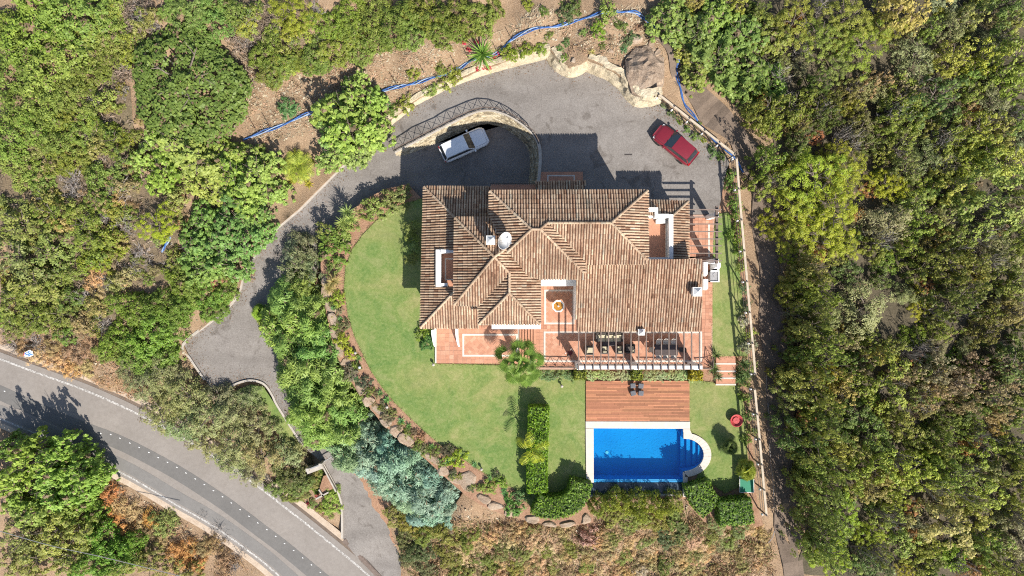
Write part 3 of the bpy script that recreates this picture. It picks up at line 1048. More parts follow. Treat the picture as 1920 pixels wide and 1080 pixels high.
gw = empty('boulder_wall', P(690, 760, 0))
tag(gw, 'curving wall of big boulders along the left rim of the lawn', 'wall')
wp = smooth_path([P(u, v, 0) for u, v, z in WESTWALL[:16]], 6)
x = 0.5
acc = [0]
for p, q in zip(wp[:-1], wp[1:]):
    acc.append(acc[-1] + (q - p).length)
while x < acc[-1]:
    ln = random.uniform(1.0, 1.9)
    t = min(x + ln / 2, acc[-1] - .01)
    j = min(max(k for k in range(len(acc)) if acc[k] <= t), len(wp) - 2)
    p = wp[j].lerp(wp[j + 1], (t - acc[j]) / (acc[j + 1] - acc[j]))
    d = wp[j + 1] - wp[j]
    nr = Vector((-d.y, d.x, 0)).normalized()
    q = p + nr * random.uniform(-0.5, -0.15)
    o = boulder(None, 0, 0, 0, ln * 0.64, random.uniform(0.55, 0.75), random.uniform(0.75, 1.0), math.atan2(d.y, d.x) + random.uniform(-.12, .12))
    o.location = (q.x, q.y, -0.42 + random.uniform(-.14, .08))
    setparent(o, gw)
    # lower course
    o = boulder(None, 0, 0, 0, ln * 0.62, 0.6, 0.95, math.atan2(d.y, d.x) + random.uniform(-.1, .1))
    o.location = (q.x + nr.x * 0.22, q.y + nr.y * 0.22, -1.5)
    setparent(o, gw)
    x += ln * 0.97
for u, v, su, sv, a in [(878, 902, 1.25, 1.05, 0.5), (905, 935, 1.0, 0.55, -0.6), (930, 950, 1.0, .6, -0.4), (962, 962, 1.0, 0.6, -0.3), (995, 974, 0.95, 0.55, -0.2), (1030, 982, .9, .5, -0.05), (1065, 983, 0.9, 0.5, 0.05), (1098, 972, 0.75, 0.6, 0.3)]:
    boulder(gw, u, v, 0.02, su, sv, 0.9, a)
nb = empty('boulder_wall', P(1110, 110, 2.6))
tag(nb, 'row of grey boulders behind the scalloped rock wall by the forecourt', 'wall')
for u, v, su, sv, z, a in [(1176, 124, .5, .35, 2.9, .9), (1236, 126, .5, .35, 2.7, .3), (1195, 72, .6, .5, 3.3, 0), (1222, 80, .5, .45, 3.1, 1), (1235, 150, .6, .5, 2.4, 0), (1145, 95, .4, .35, 3.0, 0), (1075, 112, .35, .3, 2.9, 0), (1232, 100, .5, .35, 3.0, .6)]:
    boulder(nb, u, v, z, su, sv, 0.7, a)

# ------------------------------------------------------------------ pool
pool = empty('swimming_pool', P(1200, 850, 0))
tag(pool, 'blue swimming pool with a half-round step end and cream coping', 'pool')
mp, nt, bs = new_mat('pool_tile')
co = coords(nt, 'World')
c1 = ramp(nt, noise(nt, 0.5, 3, 0.5, co), [(0.3, (0.02, 0.31, 0.62)), (0.7, (0.03, 0.37, 0.68))])
vo = N(nt, 'ShaderNodeTexVoronoi', feature='DISTANCE_TO_EDGE')
vo.inputs['Scale'].default_value = 2.6
nt.links.new(co, vo.inputs['Vector'])
nt.links.new(c1, bs.inputs['Base Color'])
bs.inputs['Roughness'].default_value = 0.4
M['pool_tile'] = mp
mw, nt, bs = new_mat('water')
tr = N(nt, 'ShaderNodeBsdfTransparent')
tr.inputs[0].default_value = (0.42, 0.88, 1.0, 1)
gl = N(nt, 'ShaderNodeBsdfGlossy')
gl.inputs['Roughness'].default_value = 0.03
gl.inputs['Color'].default_value = (1, 1, 1, 1)
fr = N(nt, 'ShaderNodeFresnel')
fr.inputs[0].default_value = 1.33
bp = N(nt, 'ShaderNodeBump')
bp.inputs['Strength'].default_value = 0.06
bp.inputs['Distance'].default_value = 0.03
nt.links.new(noise(nt, 5, 3, 0.5, coords(nt, 'World'), 0.8), bp.inputs['Height'])
nt.links.new(bp.outputs[0], gl.inputs['Normal'])
nt.links.new(bp.outputs[0], fr.inputs['Normal'])
ms = N(nt, 'ShaderNodeMixShader')
nt.links.new(fr.outputs[0], ms.inputs[0])
nt.links.new(tr.outputs[0], ms.inputs[1])
nt.links.new(gl.outputs[0], ms.inputs[2])
nt.links.new(ms.outputs[0], nt.nodes['Material Output'].inputs[0])
M['water'] = mw

x0, y1 = PX(1113, 803, 0.1)
x1, y0 = PX(1281, 899, 0.1)
mb = MB()
n = len(BASIN_XY)
zt, zb = 0.02, -1.7
for i in range(n):
    a, b = BASIN_XY[i], BASIN_XY[(i + 1) % n]
    mb.quad((a[0], a[1], zt), (b[0], b[1], zt), (b[0], b[1], zb), (a[0], a[1], zb))
k = len(mb.v)
mb.v += [(p[0], p[1], zb) for p in BASIN_XY]
mb.face(tuple(range(k, k + n)))
setparent(mb.build('basin', M['pool_tile']), pool)
mb = MB()
mb.v += [(p[0], p[1], -0.05) for p in BASIN_XY]
mb.face(tuple(reversed(range(n))))
setparent(mb.build('water', M['water']), pool)
# steps in the half-round end
cx, cy = PX(1281, 853, 0)
for i, (u0, zs) in enumerate([(1282, -1.25), (1292, -0.95), (1302, -0.65), (1310.5, -0.35)]):
    xs = PX(u0, 853, 0)[0]
    pl = [(x_, y_) for x_, y_ in [PX(1281 + 38.2 * math.cos(R(a)), 853 - 30.7 * math.sin(R(a)), 0.1) for a in range(88, -89, -8)] if x_ > xs]
    ya, yb = pl[0][1], pl[-1][1]
    pl = [(xs, ya)] + pl + [(xs, yb)]
    setparent(MB().prism(pl, -1.69 + 0.003 * i, zs).build('pool_step', M['pool_tile']), pool)
# corner seat in the far corner of the pool
setparent(MB().prism([PX(1272, 804, 0.1), PX(1280.8, 804, 0.1), PX(1280.8, 821, 0.1)], -1.69, -0.9).build('pool_step', M['pool_tile']), pool)
# coping: ring of slabs
cop = MB()


def cslab(pts, z=0.12):
    cop.prism([PX(u, v, z) for u, v in pts], -0.15, z)


cslab([(1098, 790), (1294, 790.5), (1294, 804), (1098, 803)])
cslab([(1098, 803.4), (1113, 803.4), (1113.5, 905), (1099, 905)])
cslab([(1281, 804.4), (1294, 804.4), (1294, 810), (1281, 810)])
cslab([(1281.5, 805), (1293.5, 805), (1299, 817), (1290, 823.5), (1281.5, 822.5)], .116)
prev = None
for a in range(86, -87, -10):
    a2 = max(a - 10, -86)
    q = lambda r1, r2, t: (1281 + r1 * math.cos(R(t)), 853 - r2 * math.sin(R(t)))
    cslab([q(38.5, 31, a), q(53, 42, a), q(53, 42, a2), q(38.5, 31, a2)])
cslab([(1281, 884.5), (1290, 893), (1287, 932), (1281, 932)])
o = setparent(cop.build('coping', M['coping']), pool)
bevel(o, 0.015, 1)
# overflow edge and the lower trough
setparent(MB().prism([PX(1113, 899, -0.05), PX(1281, 899, -0.05), PX(1281, 904, -0.05), PX(1113, 904, -0.05)], -1.75, -0.045).build('overflow_edge', M['pool_tile']), pool)
M['trough_water'] = mat_plain('trough_water', (0.055, 0.075, 0.10), 0.15, spec=0.6)
setparent(MB().prism([PX(1108, 904.5, -0.5), PX(1284, 904.5, -0.5), PX(1284, 934, -0.5), PX(1108, 936, -0.5)], -2.0, -0.45).build('trough', M['trough_water']), pool)
setparent(MB().prism([PX(1106, 929, -0.1), PX(1286, 927, -0.1), PX(1286, 934, -0.1), PX(1106, 936, -0.1)], -2.0, -0.12).build('trough_wall', M['concrete']), pool)
lt = MB().lathe([(0.16, 0), (0.15, 0.04), (0.02, 0.05)], 16)
o = lt.build('drain_cover', M['white_paint'])
o.location = P(1138, 848, -1.7) + Vector((0, 0, 0.01))
setparent(o, pool)

# ------------------------------------------------------------------ timber deck
dk = empty('timber_deck', P(1196, 752, 0))
tag(dk, 'reddish timber deck of long boards between terrace and swimming pool', 'deck')
dx0, dy1 = PX(1098.5, 714, 0.12)
dx1, dy0 = PX(1293, 789.6, 0.12)
setparent(MB().box(((dx0 + dx1) / 2, (dy0 + dy1) / 2, 0.01), (dx1 - dx0, dy1 - dy0, 0.14)).build('deck_base', M['wood_dark']), dk)
nrow = 27
bw = (dy1 - dy0) / nrow
BW = {}
for r_ in range(nrow):
    x = dx0
    y = dy0 + (r_ + .5) * bw
    cut = [0.0] + sorted(((hash2(r_, 1) * 0.3 + 0.08 + k * 0.29) for k in range(3))) + [1.0]
    for k in range(4):
        a, b = cut[k] * (dx1 - dx0) + dx0, cut[k + 1] * (dx1 - dx0) + dx0
        ln = round(b - a, 1)
        if ln not in BW:
            BW[ln] = MB().box((0, 0, 0), (1, bw - 0.012, 0.03)).mesh('board', M['deck'])
        o = link(bpy.data.objects.new('board', BW[ln]))
        o.location = ((a + b) / 2, y, 0.105 + hash2(r_, k) * 0.004)
        o.scale = (b - a - 0.01, 1, 1)
        t = 0.72 + 0.55 * hash2(r_ + 3, k + 7)
        o.color = (t, t * (0.94 + 0.1 * hash2(k, r_)), t * 0.95, 1)
        setparent(o, dk)

# ------------------------------------------------------------------ the villa
villa = empty('villa', P(1055, 480, 0))
tag(villa, 'white villa with many hipped terracotta barrel-tile roofs in the middle', 'house')
VL = Vector(villa.location)


def vp(o):
    return setparent(o, villa)


def row_hits(poly, o, a, d):
    """intervals of the line o + s*d inside poly"""
    nrm = (-d[1], d[0])
    out = []
    n = len(poly)
    for i in range(n):
        p, q = poly[i], poly[(i + 1) % n]
        dp = (p[0] - o[0]) * nrm[0] + (p[1] - o[1]) * nrm[1]
        dq = (q[0] - o[0]) * nrm[0] + (q[1] - o[1]) * nrm[1]
        if (dp > 0) != (dq > 0):
            t = dp / (dp - dq)
            x, y = p[0] + (q[0] - p[0]) * t, p[1] + (q[1] - p[1]) * t
            out.append((x - o[0]) * d[0] + (y - o[1]) * d[1])
    out.sort()
    return list(zip(out[0::2], out[1::2]))


SP = 0.226


def roof_slope(pxz, down, eave, pitch, thick=0.14, extra_drop=0.0):
    """pxz: corners (u, v, z) of the slope, down: unit plan vector downhill, eave: (u, v, z) on the eave line"""
    poly = [PX(*p) for p in pxz]
    ar = sum(poly[i][0] * poly[(i + 1) % len(poly)][1] - poly[(i + 1) % len(poly)][0] * poly[i][1] for i in range(len(poly)))
    if ar < 0:
        poly.reverse()
    e = P(*eave)
    zf = lambda x, y: e.z - ((x - e.x) * down[0] + (y - e.y) * down[1]) * pitch
    mb = MB()
    mb.prism(poly, lambda x, y: zf(x, y) - thick, zf)
    so = vp(mb.build('roof_slope', M['tile_pan']))
    ac = (-down[1], down[0])
    ts = [p[0] * ac[0] + p[1] * ac[1] for p in poly]
    mb = MB()
    t = min(ts) + SP * 0.5
    r_ = 0
    while t < max(ts) - 0.04:
        o = (ac[0] * t, ac[1] * t)
        for s0, s1 in row_hits(poly, o, ac, down):
            s = s1 + 0.06
            k = 0
            rowt = random.gauss(0, 0.10)
            side = random.gauss(0, 0.008)
            while s > s0 + 0.03:
                e0 = max(s - 0.42, s0 - 0.02)
                mb.tint = min(1, max(0, random.gauss(0.56, 0.15) + rowt))
                ra, rb = 0.086 + random.gauss(0, 0.003), 0.076
                n0 = len(mb.v)
                j = side + random.gauss(0, 0.006)
                for ss, rr, lift in ((s + 0.03, ra, 0.024), (e0, rb, 0.0)):
                    for a in (0, 45, 90, 135, 180):
                        w = rr * math.cos(R(a)) + j
                        x = o[0] + down[0] * ss + ac[0] * w
                        y = o[1] + down[1] * ss + ac[1] * w
                        mb.v.append((x, y, zf(x, y) + rr * 1.3 * math.sin(R(a)) + lift - 0.01))
                for q in range(4):
                    mb.face((n0 + q, n0 + q + 1, n0 + 6 + q, n0 + 5 + q))
                mb.face((n0 + 4, n0 + 3, n0 + 2, n0 + 1, n0))
                s = e0
                k += 1
        t += SP
        r_ += 1
    to = mb.build('barrel_tiles', M['tile_barrel'])
    setparent(to, villa)
    to.parent = so
    to.matrix_parent_inverse = so.matrix_world.inverted() if False else Matrix.Identity(4)
    so_inv = Matrix.Translation(-VL)
    to.matrix_parent_inverse = Matrix.Identity(4)
    to['kind'] = 'stuff'
    return zf


def cap(a, b, r=0.105, lift=0.07):
    """row of cover tiles along a hip or ridge"""
    a, b = Vector(a), Vector(b)
    L = (b - a).length
    n = max(1, int(L / 0.4))
    d = (b - a).normalized()
    mb = MB()
    side = Vector((-d.y, d.x, 0)).normalized()
    for i in range(n):
        p0 = a.lerp(b, i / n)
        p1 = a.lerp(b, (i + 1.08) / n)
        mb.tint = min(1, max(0, random.gauss(0.68, 0.12)))
        k = len(mb.v)
        for p, rr, li in ((p0, r * 1.08, lift + 0.02), (p1, r * 0.9, lift)):
            for an in (0, 45, 90, 135, 180):
                q = p + side * rr * math.cos(R(an)) + Vector((0, 0, rr * math.sin(R(an)) * 0.9 + li))
                mb.v.append(tuple(q))
        for q in range(4):
            mb.face((k + q, k + q + 1, k + 6 + q, k + 5 + q))
    return vp(mb.build('ridge_cap', M['tile_barrel']))


PT = 0.4667
UPN_, DN_, LF_, RT_ = (0, 1), (0, -1), (-1, 0), (1, 0)
# upper block
fN = roof_slope([(918, 358, 7.3), (1215, 357, 7.3), (1146, 418, 8.6), (1027, 418, 8.65), (1013, 430, 8.85), (997, 430, 8.85)], UPN_, (918, 358, 7.3), PT)
roof_slope([(1215, 357, 7.3), (1215, 488, 7.3), (1146, 418, 8.6)], RT_, (1215, 400, 7.3), PT * 0.88)
roof_slope([(1027, 418, 8.6), (1146, 418, 8.6), (1214, 488, 7.25), (1210, 495, 7.2), (1097, 495, 7.2), (1097, 488, 7.2)], DN_, (1150, 495, 7.2), PT * 0.87)
roof_slope([(1013, 430, 8.85), (1027, 418, 8.65), (1098, 488, 7.25), (1098, 512, 7.1), (1094, 512, 7.1)], RT_, (1013, 430, 8.85), PT * 0.92)
fS = roof_slope([(997, 430, 8.85), (1013, 430, 8.85), (1096, 512, 7.1), (1097, 523, 7.0), (1013, 523, 7.0), (990, 517, 7.1), (953, 471, 8.0)], DN_, (1050, 523, 7.0), PT)
roof_slope([(918, 358, 7.3), (997, 430, 8.85), (953, 471, 8.0), (946, 466, 7.9), (918, 402, 7.3)], LF_, (918, 380, 7.3), PT * 0.96)
# west wing
roof_slope([(853, 408, 6.3), (927, 482, 7.95), (851, 572, 6.2)], LF_, (852, 500, 6.25), PT)
roof_slope([(853, 408, 6.3), (919, 408, 6.3), (948, 467, 7.7), (927, 482, 7.95)], UPN_, (870, 408, 6.3), PT)
roof_slope([(927, 482, 7.95), (955, 512, 7.35), (897, 573, 6.15), (851, 572, 6.2)], DN_, (870, 573, 6.1), PT)
# south wing
roof_slope([(955, 512, 7.35), (955, 550, 7.35), (898, 608, 6.1), (897, 573, 6.1)], LF_, (898, 590, 6.1), PT)
roof_slope([(955, 550, 7.35), (1012, 608, 6.1), (898, 608, 6.1)], DN_, (950, 608, 6.1), PT)
roof_slope([(927, 482, 7.92), (948, 467, 7.8), (990, 517, 7.0), (1013, 523, 6.15), (1013, 608, 6.1), (955, 550, 7.35), (955, 512, 7.35)], RT_, (1013, 570, 6.1), PT)
# low roof round the west side
roof_slope([(795, 350, 3.8), (1000, 351, 3.8), (1000, 372, 4.3), (918, 408, 5.15), (853, 408, 5.15)], UPN_, (850, 350, 3.8), PT)
fDW = roof_slope([(795, 350, 3.8), (853, 408, 5.15), (852, 469, 5.1), (818, 469, 4.4), (818, 537, 4.4), (851, 537, 5.1), (850, 549, 5.1), (788, 615, 3.8)], LF_, (791, 480, 3.8), PT)
roof_slope([(788, 615, 3.8), (850, 549, 5.1), (856, 575, 5.0), (898, 575, 5.0), (898, 615, 3.85)], DN_, (830, 615, 3.8), PT)
# south roof beside the patio, the north-east roof and the porch roof
fF = roof_slope([(1097, 497, 6.1), (1215, 491, 6.1), (1215, 487, 6.1), (1316, 486, 6.1), (1316, 620, 4.0), (1080, 620, 4.0), (1080, 524, 5.6), (1097, 524, 5.6)], DN_, (1200, 620, 4.0), 0.363)
roof_slope([(1212, 376, 4.2), (1291, 377, 4.2), (1262, 404, 4.8), (1212, 404, 4.8)], UPN_, (1250, 376, 4.2), PT)
roof_slope([(1291, 377, 4.2), (1291, 486, 4.2), (1262, 486, 4.8), (1262, 404, 4.8)], RT_, (1291, 430, 4.2), PT)
roof_slope([(1003, 341, 4.3), (1099, 340, 4.3), (1092, 368, 4.9), (1012, 368, 4.9)], UPN_, (1050, 340, 4.3), PT)
for a, b in [((918, 358, 7.3), (997, 430, 8.85)), ((1215, 357, 7.3), (1146, 418, 8.62)), ((1146, 418, 8.62), (1214, 489, 7.25)), ((1027, 418, 8.62), (1146, 418, 8.62)), ((1013, 430, 8.85), (1027, 418, 8.66)),
             ((997, 430, 8.85), (1013, 430, 8.85)), ((1013, 430, 8.85), (1095, 512, 7.1)), ((997, 430, 8.85), (951, 473, 8.0)), ((853, 408, 6.3), (927, 482, 7.95)), ((851, 572, 6.15), (927, 482, 7.95)),
             ((927, 482, 7.95), (948, 467, 7.9)), ((927, 482, 7.95), (955, 512, 7.37)), ((955, 512, 7.37), (955, 550, 7.37)), ((955, 550, 7.37), (898, 608, 6.1)), ((955, 550, 7.37), (1012, 608, 6.1)),
             ((795, 350, 3.8), (853, 408, 5.15)), ((788, 615, 3.8), (850, 549, 5.15)), ((1291, 377, 4.2), (1262, 404, 4.86)), ((1097, 497, 6.15), (1080, 524, 5.65))]:
    cap(P(*a), P(*b))


def wbox(u0, v0, u1, v1, zr, z0, z1, ins=(0, 0, 0, 0), name='wall', mat=None):
    """white wall block over the pixel rectangle as seen at height zr, set in by ins (left, top, right, bottom)"""
    xa, ya = PX(u0, v0, zr)
    xb, yb = PX(u1, v1, zr)
    xa += ins[0]
    ya -= ins[1]
    xb -= ins[2]
    yb += ins[3]
    return vp(MB().box(((xa + xb) / 2, (ya + yb) / 2, (z0 + z1) / 2), (xb - xa, ya - yb, z1 - z0)).build(name, mat or M['white']))


wbox(918, 358, 1097, 478, 7.2, -2.7, 6.95, (.45, .45, 0, 0.02))
wbox(1013, 470, 1090, 517, 7.0, -.3, 6.8, (0, 0, 0, 0.02))
wbox(1090, 358, 1215, 492, 7.2, -2.71, 7.05, (0, .452, .45, 0.02))
wbox(853, 408, 1000, 573, 6.2, -2.66, 6.05, (.45, .4, 0, .4))
wbox(898, 540, 1013, 608, 6.1, -0.5, 5.95, (.4, 0, 0.012, .35))
wbox(795, 350, 1000, 615, 3.8, -2.72, 3.62, (.55, .5, 0, .5))
wbox(1080, 523, 1316, 620, 4.0, -0.4, 3.86, (.02, 0, .45, .9))
wbox(1105, 500, 1316, 560, 5.0, -0.4, 4.4, (.3, 0, .48, 0))
wbox(1200, 376, 1291, 486, 4.2, -0.3, 3.95, (0, .4, .4, -0.02))
# garage door, entrance door and windows that face the court and the patio
for u, w_, z0, z1, nm, mt in [(860, 2.6, -1.0, 1.2, 'garage_door', 'wood_dark'), (905, 2.6, -1.0, 1.2, 'garage_door', 'wood_dark')]:
    y = PX(850, 350, 3.8)[1] - .5
    x = PX(u, 350, 3.8)[0]
    vp(MB().box((x, y + 0.03, (z0 + z1) / 2), (w_, 0.08, z1 - z0)).build(nm, M[mt]))
yA = PX(950, 358, 7.2)[1] - .45
for u in (960, 1120, 1165):
    x = PX(u, 358, 7.2)[0]
    o = vp(MB().box((x, yA + 0.03, 5.4), (1.3, 0.08, 1.4)).build('window', M['glass']))
    f = MB().box((x, yA + 0.05, 6.14), (1.5, 0.1, 0.08)).box((x, yA + 0.05, 4.66), (1.5, 0.14, 0.08)).build('window_frame', M['white_paint'])
    setparent(f, villa)
    f.parent = o
    f.matrix_parent_inverse = Matrix.Identity(4)
x = PX(1052, 358, 7.2)[0]
vp(MB().box((x, yA + 0.05, 2.2), (1.5, 0.1, 2.3)).build('entrance_door', M['wood_dark']))
# porch posts
for u in (1012, 1090):
    p = P(u, 346, 4.2)
    vp(MB().box((p.x, p.y, 2.6), (0.3, 0.3, 3.2)).build('porch_post', M['white']))
# balcony on the north side
xa, ya = PX(920, 346, 4.1)
xb, yb = PX(1004, 358, 4.1)
vp(MB().box(((xa + xb) / 2, (ya + yb) / 2, 4.05), (xb - xa, ya - yb, 0.14)).build('balcony_floor', M['tile_floor']))
mb = MB()
mb.tube([(xa, ya - .04, 5.0), (xb, ya - .04, 5.0)], 0.025, 5)
for i in range(24):
    x = xa + (xb - xa) * i / 23
    mb.tube([(x, ya - .04, 4.1), (x, ya - .04, 5.0)], 0.012, 4)
vp(mb.build('balcony_railing', M['iron']))
# roof terrace well on the west side
zt = 3.75
vp(MB().prism([PX(818, 469, 4.3), PX(856, 469, 4.3), PX(856, 537, 4.3), PX(818, 537, 4.3)], 3.4, zt).build('roof_terrace', M['tile_floor']))
mb = MB()
mb.prism([PX(817, 468, 4.75), PX(826, 468, 4.75), PX(826, 538, 4.75), PX(817, 538, 4.75)], 3.5, 4.75)
vp(mb.build('parapet', M['white']))
vp(MB().prism([PX(826.3, 468, 4.85), PX(855, 468, 5.2), PX(855, 472, 5.2), PX(826.3, 475, 4.85)], 3.5, 4.95).build('parapet', M['white']))
vp(MB().prism([PX(826.3, 531, 4.75), PX(838, 531, 4.75), PX(838, 537, 4.75), PX(826.3, 537, 4.75)], 3.5, 4.72).build('parapet', M['white']))
mb = MB()
for r in ((834, 484, 851, 486.5), (834, 523, 851, 525.5), (834, 486.5, 836.5, 523)):
    mb.prism([PX(r[0], r[1], 3.76), PX(r[2], r[1], 3.76), PX(r[2], r[3], 3.76), PX(r[0], r[3], 3.76)], 3.7, 3.762)
vp(mb.build('floor_band', M['coping']))
# roof terrace on the east side with its white parapet and bench
vp(MB().prism([PX(1210, 392, 4.0), PX(1262, 392, 4.0), PX(1262, 488, 4.0), PX(1210, 488, 4.0)], 3.93, 4.02).build('roof_terrace', M['tile_floor']))
M['ochre'] = mat_plain('ochre', (0.42, 0.20, 0.05), 0.8)
for pts, z0, z1, mt in [([(1255, 402), (1262.5, 402), (1262.5, 488), (1255, 488)], 3.9, 5.05, 'white'), ([(1216, 482.5), (1254.6, 482.5), (1254.6, 488), (1216, 488)], 3.9, 5.05, 'white'),
                        ([(1234.5, 401), (1254.6, 401), (1254.6, 408), (1234.5, 411)], 3.9, 5.05, 'white'), ([(1216, 389), (1234, 389), (1234, 397), (1216, 397)], 3.9, 5.05, 'white'),
                        ([(1228, 397.3), (1234, 397.3), (1234, 409), (1228, 409)], 3.9, 5.05, 'white'), ([(1216, 398), (1224, 398), (1224, 408), (1216, 408)], 3.9, 4.7, 'white'),
                        ([(1231, 411.5), (1248, 411.5), (1248, 418.5), (1231, 418.5)], 3.9, 4.55, 'white'), ([(1248.6, 404), (1250.6, 404), (1250.6, 482), (1248.6, 482)], 3.9, 4.28, 'coping')]:
    vp(MB().prism([PX(u, v, z1) for u, v in pts], z0, z1).build('parapet' if z1 > 5 else 'bench', M[mt]))
# ledges: patio canopy, south wing canopy, chimneys
vp(MB().prism([PX(1014, 521, 3.7), PX(1080, 521, 3.7), PX(1080, 536.5, 3.7), PX(1014, 536.5, 3.7)], 3.4, 3.7).build('canopy', M['white']))
vp(MB().prism([PX(922, 606, 3.9), PX(1014, 606, 3.9), PX(1014, 617, 3.9), PX(922, 617, 3.9)], 3.55, 3.9).build('canopy', M['white']))
vp(MB().prism([PX(1012, 520, 6.0), PX(1014.2, 520, 6.0), PX(1014.2, 611, 6.0), PX(1012, 611, 6.0)], 5.6, 6.02).build('eave_band', M['white']))


def chimney(u, v, z, w, zbase):
    p = P(u, v, z)
    o = vp(MB().box((p.x, p.y, (z - .4 + zbase) / 2), (w * .8, w * .8, z - .4 - zbase)).build('chimney', M['white']))
    mb = MB()
    for sx in (-1, 1):
        for sy in (-1, 1):
            mb.box((p.x + sx * w * .42, p.y + sy * w * .42, z - .25), (w * .16, w * .16, .3))
    mb.box((p.x, p.y, z - 0.08), (w, w, 0.1))
    k = len(mb.v)
    mb.v += [(p.x - w * .42, p.y - w * .42, z - .03), (p.x + w * .42, p.y - w * .42, z - .03), (p.x + w * .42, p.y + w * .42, z - .03), (p.x - w * .42, p.y + w * .42, z - .03), (p.x, p.y, z + .28)]
    for a, b in ((0, 1), (1, 2), (2, 3), (3, 0)):
        mb.face((k + a, k + b, k + 4))
    c = mb.build('chimney_cap', M['white'])
    c.parent = o
    setparent(c, villa)
    c.parent = o
    c.matrix_parent_inverse = Matrix.Identity(4)


chimney(920, 450, 8.5, .72, 6.6)
chimney(1308, 547, 6.2, .78, 4.6)
chimney(1203, 623, 4.5, .55, 3.2)

# satellite dish on the roof
dish = empty('satellite_dish', P(943, 455, 8.0))
tag(dish, 'large white satellite dish standing on the villa roof', 'satellite dish')
mb = MB()
prof = [(0.02, 0.0), (0.25, 0.03), (0.5, 0.11), (0.68, 0.20), (0.72, 0.23), (0.73, 0.22)]
mb.lathe(prof, 28)
dd = mb.build('reflector', M['white_paint'], None, True)
dd.location = P(943, 450, 9.1)
tilt = Vector((0.66, -0.31, 0.66)).normalized()
dd.rotation_euler = tilt.to_track_quat('Z', 'Y').to_euler()
dd.scale = (1.0, 1.0, 1.0)
setparent(dd, dish)
c = dd.location.copy()
mb = MB()
mb.tube([P(946, 462, 7.6), c - tilt * 0.05], 0.05, 8)
setparent(mb.build('mast', M['metal_grey']), dish)
mb = MB()
f = c + tilt * 0.95
for a in (0, 120, 240):
    q = tilt.to_track_quat('Z', 'Y') @ Vector((0.74 * math.cos(R(a)), 0.74 * math.sin(R(a)), 0.25))
    mb.tube([c + q, f], 0.014, 5)
mb.box(f, (.12, .12, .16))
setparent(mb.build('feed_arm', M['metal_grey']), dish)

# ------------------------------------------------------------------ terraces
ter = empty('terrace', P(1170, 650, 0))
tag(ter, 'terracotta tiled terrace with white bands along the south front of the villa', 'terrace')


def tp_(o):
    return setparent(o, ter)


ZT, ZL = 1.05, 0.16
tp_(MB().prism([PX(1013, 515, ZT), PX(1336, 480, ZT), PX(1336, 693, ZT), PX(1005, 693, ZT), PX(1005, 612, ZT), PX(1013, 612, ZT)], -1.0, ZT - 0.02).build('terrace_slab', M['grout']))
tp_(MB().prism([PX(1285, 402.5, ZT), PX(1340, 402.5, ZT), PX(1336, 481, ZT), PX(1285, 481, ZT)], -0.9, ZT - 0.02).build('terrace_slab', M['grout']))
tp_(MB().prism([PX(815.5, 605, ZL), PX(974, 605, ZL), PX(974, 681, ZL), PX(815.5, 681, ZL)], -0.6, ZL - 0.02).build('terrace_slab', M['coping']))


def floor_tiles(px_poly, z, size, ang, name='floor_tiles', gap=0.012, tl=0.012):
    poly = [PX(u, v, z) for u, v in px_poly]
    cx = sum(p[0] for p in poly) / len(poly)
    cy = sum(p[1] for p in poly) / len(poly)
    co, si = math.cos(ang), math.sin(ang)
    mb = MB()
    span = max(math.hypot(p[0] - cx, p[1] - cy) for p in poly)
    n = int(span / size) + 1
    h = (size - gap) / 2
    for i in range(-n, n + 1):
        for j in range(-n, n + 1):
            a, b = i * size, j * size
            x, y = cx + a * co - b * si, cy + a * si + b * co
            if not inside(x, y, poly):
                continue
            pts = []
            for dx, dy in ((-h, -h), (h, -h), (h, h), (-h, h)):
                pts.append((x + dx * co - dy * si, y + dx * si + dy * co))
            mb.tint = min(1, max(0, random.gauss(0.5, 0.2)))
            zz = z - 0.003 + random.uniform(-.002, .002)
            mb.quad(*[(q[0], q[1], zz) for q in pts])
    o = tp_(mb.build(name, M['tile_floor']))
    o['kind'] = 'stuff'
    return o


floor_tiles([(1007, 613), (1015, 613), (1015, 536), (1081, 536), (1081, 613), (1335, 613), (1335, 691), (1007, 691)], ZT, 0.33, 0)
floor_tiles([(1317, 484), (1335, 484), (1335, 613), (1317, 613)], ZT, 0.33, 0)
floor_tiles([(1290, 404), (1337, 404), (1335, 484), (1290, 484)], ZT, 0.33, 0)
floor_tiles([(816.5, 612), (973, 612), (973, 678.5), (816.5, 678.5)], ZL, 0.40, 0)


def band(r, z, w=3.2):
    u0, v0, u1, v1 = r
    mb = MB()
    for q in ((u0, v0, u1, v0 + w), (u0, v1 - w, u1, v1), (u0, v0 + w, u0 + w, v1 - w), (u1 - w, v0 + w, u1, v1 - w)):
        mb.prism([PX(q[0], q[1], z), PX(q[2], q[1], z), PX(q[2], q[3], z), PX(q[0], q[3], z)], z - .02, z + .012)
    tp_(mb.build('floor_band', M['coping']))


def field(r, z):
    u0, v0, u1, v1 = r
    mb = MB()
    mb.prism([PX(u0, v0, z), PX(u1, v0, z), PX(u1, v1, z), PX(u0, v1, z)], z - .02, z + .004)
    tp_(mb.build('floor_panel', M['grout']))
    floor_tiles([(u0, v0), (u1, v0), (u1, v1), (u0, v1)], z + .010, 0.30, R(45))


for r, z in [((867, 626, 971, 668.5), ZL), ((1020.5, 543, 1077, 608), ZT), ((1019.5, 621.5, 1316.5, 679), ZT)]:
    band(r, z)
    field((r[0] + 3.2, r[1] + 3.2, r[2] - 3.2, r[3] - 3.2), z)
mb = MB()
mb.prism([PX(1327.5, 421, ZT), PX(1331, 421, ZT), PX(1331, 482, ZT), PX(1327.5, 482, ZT)], ZT - .02, ZT + .012)
tp_(mb.build('floor_band', M['coping']))
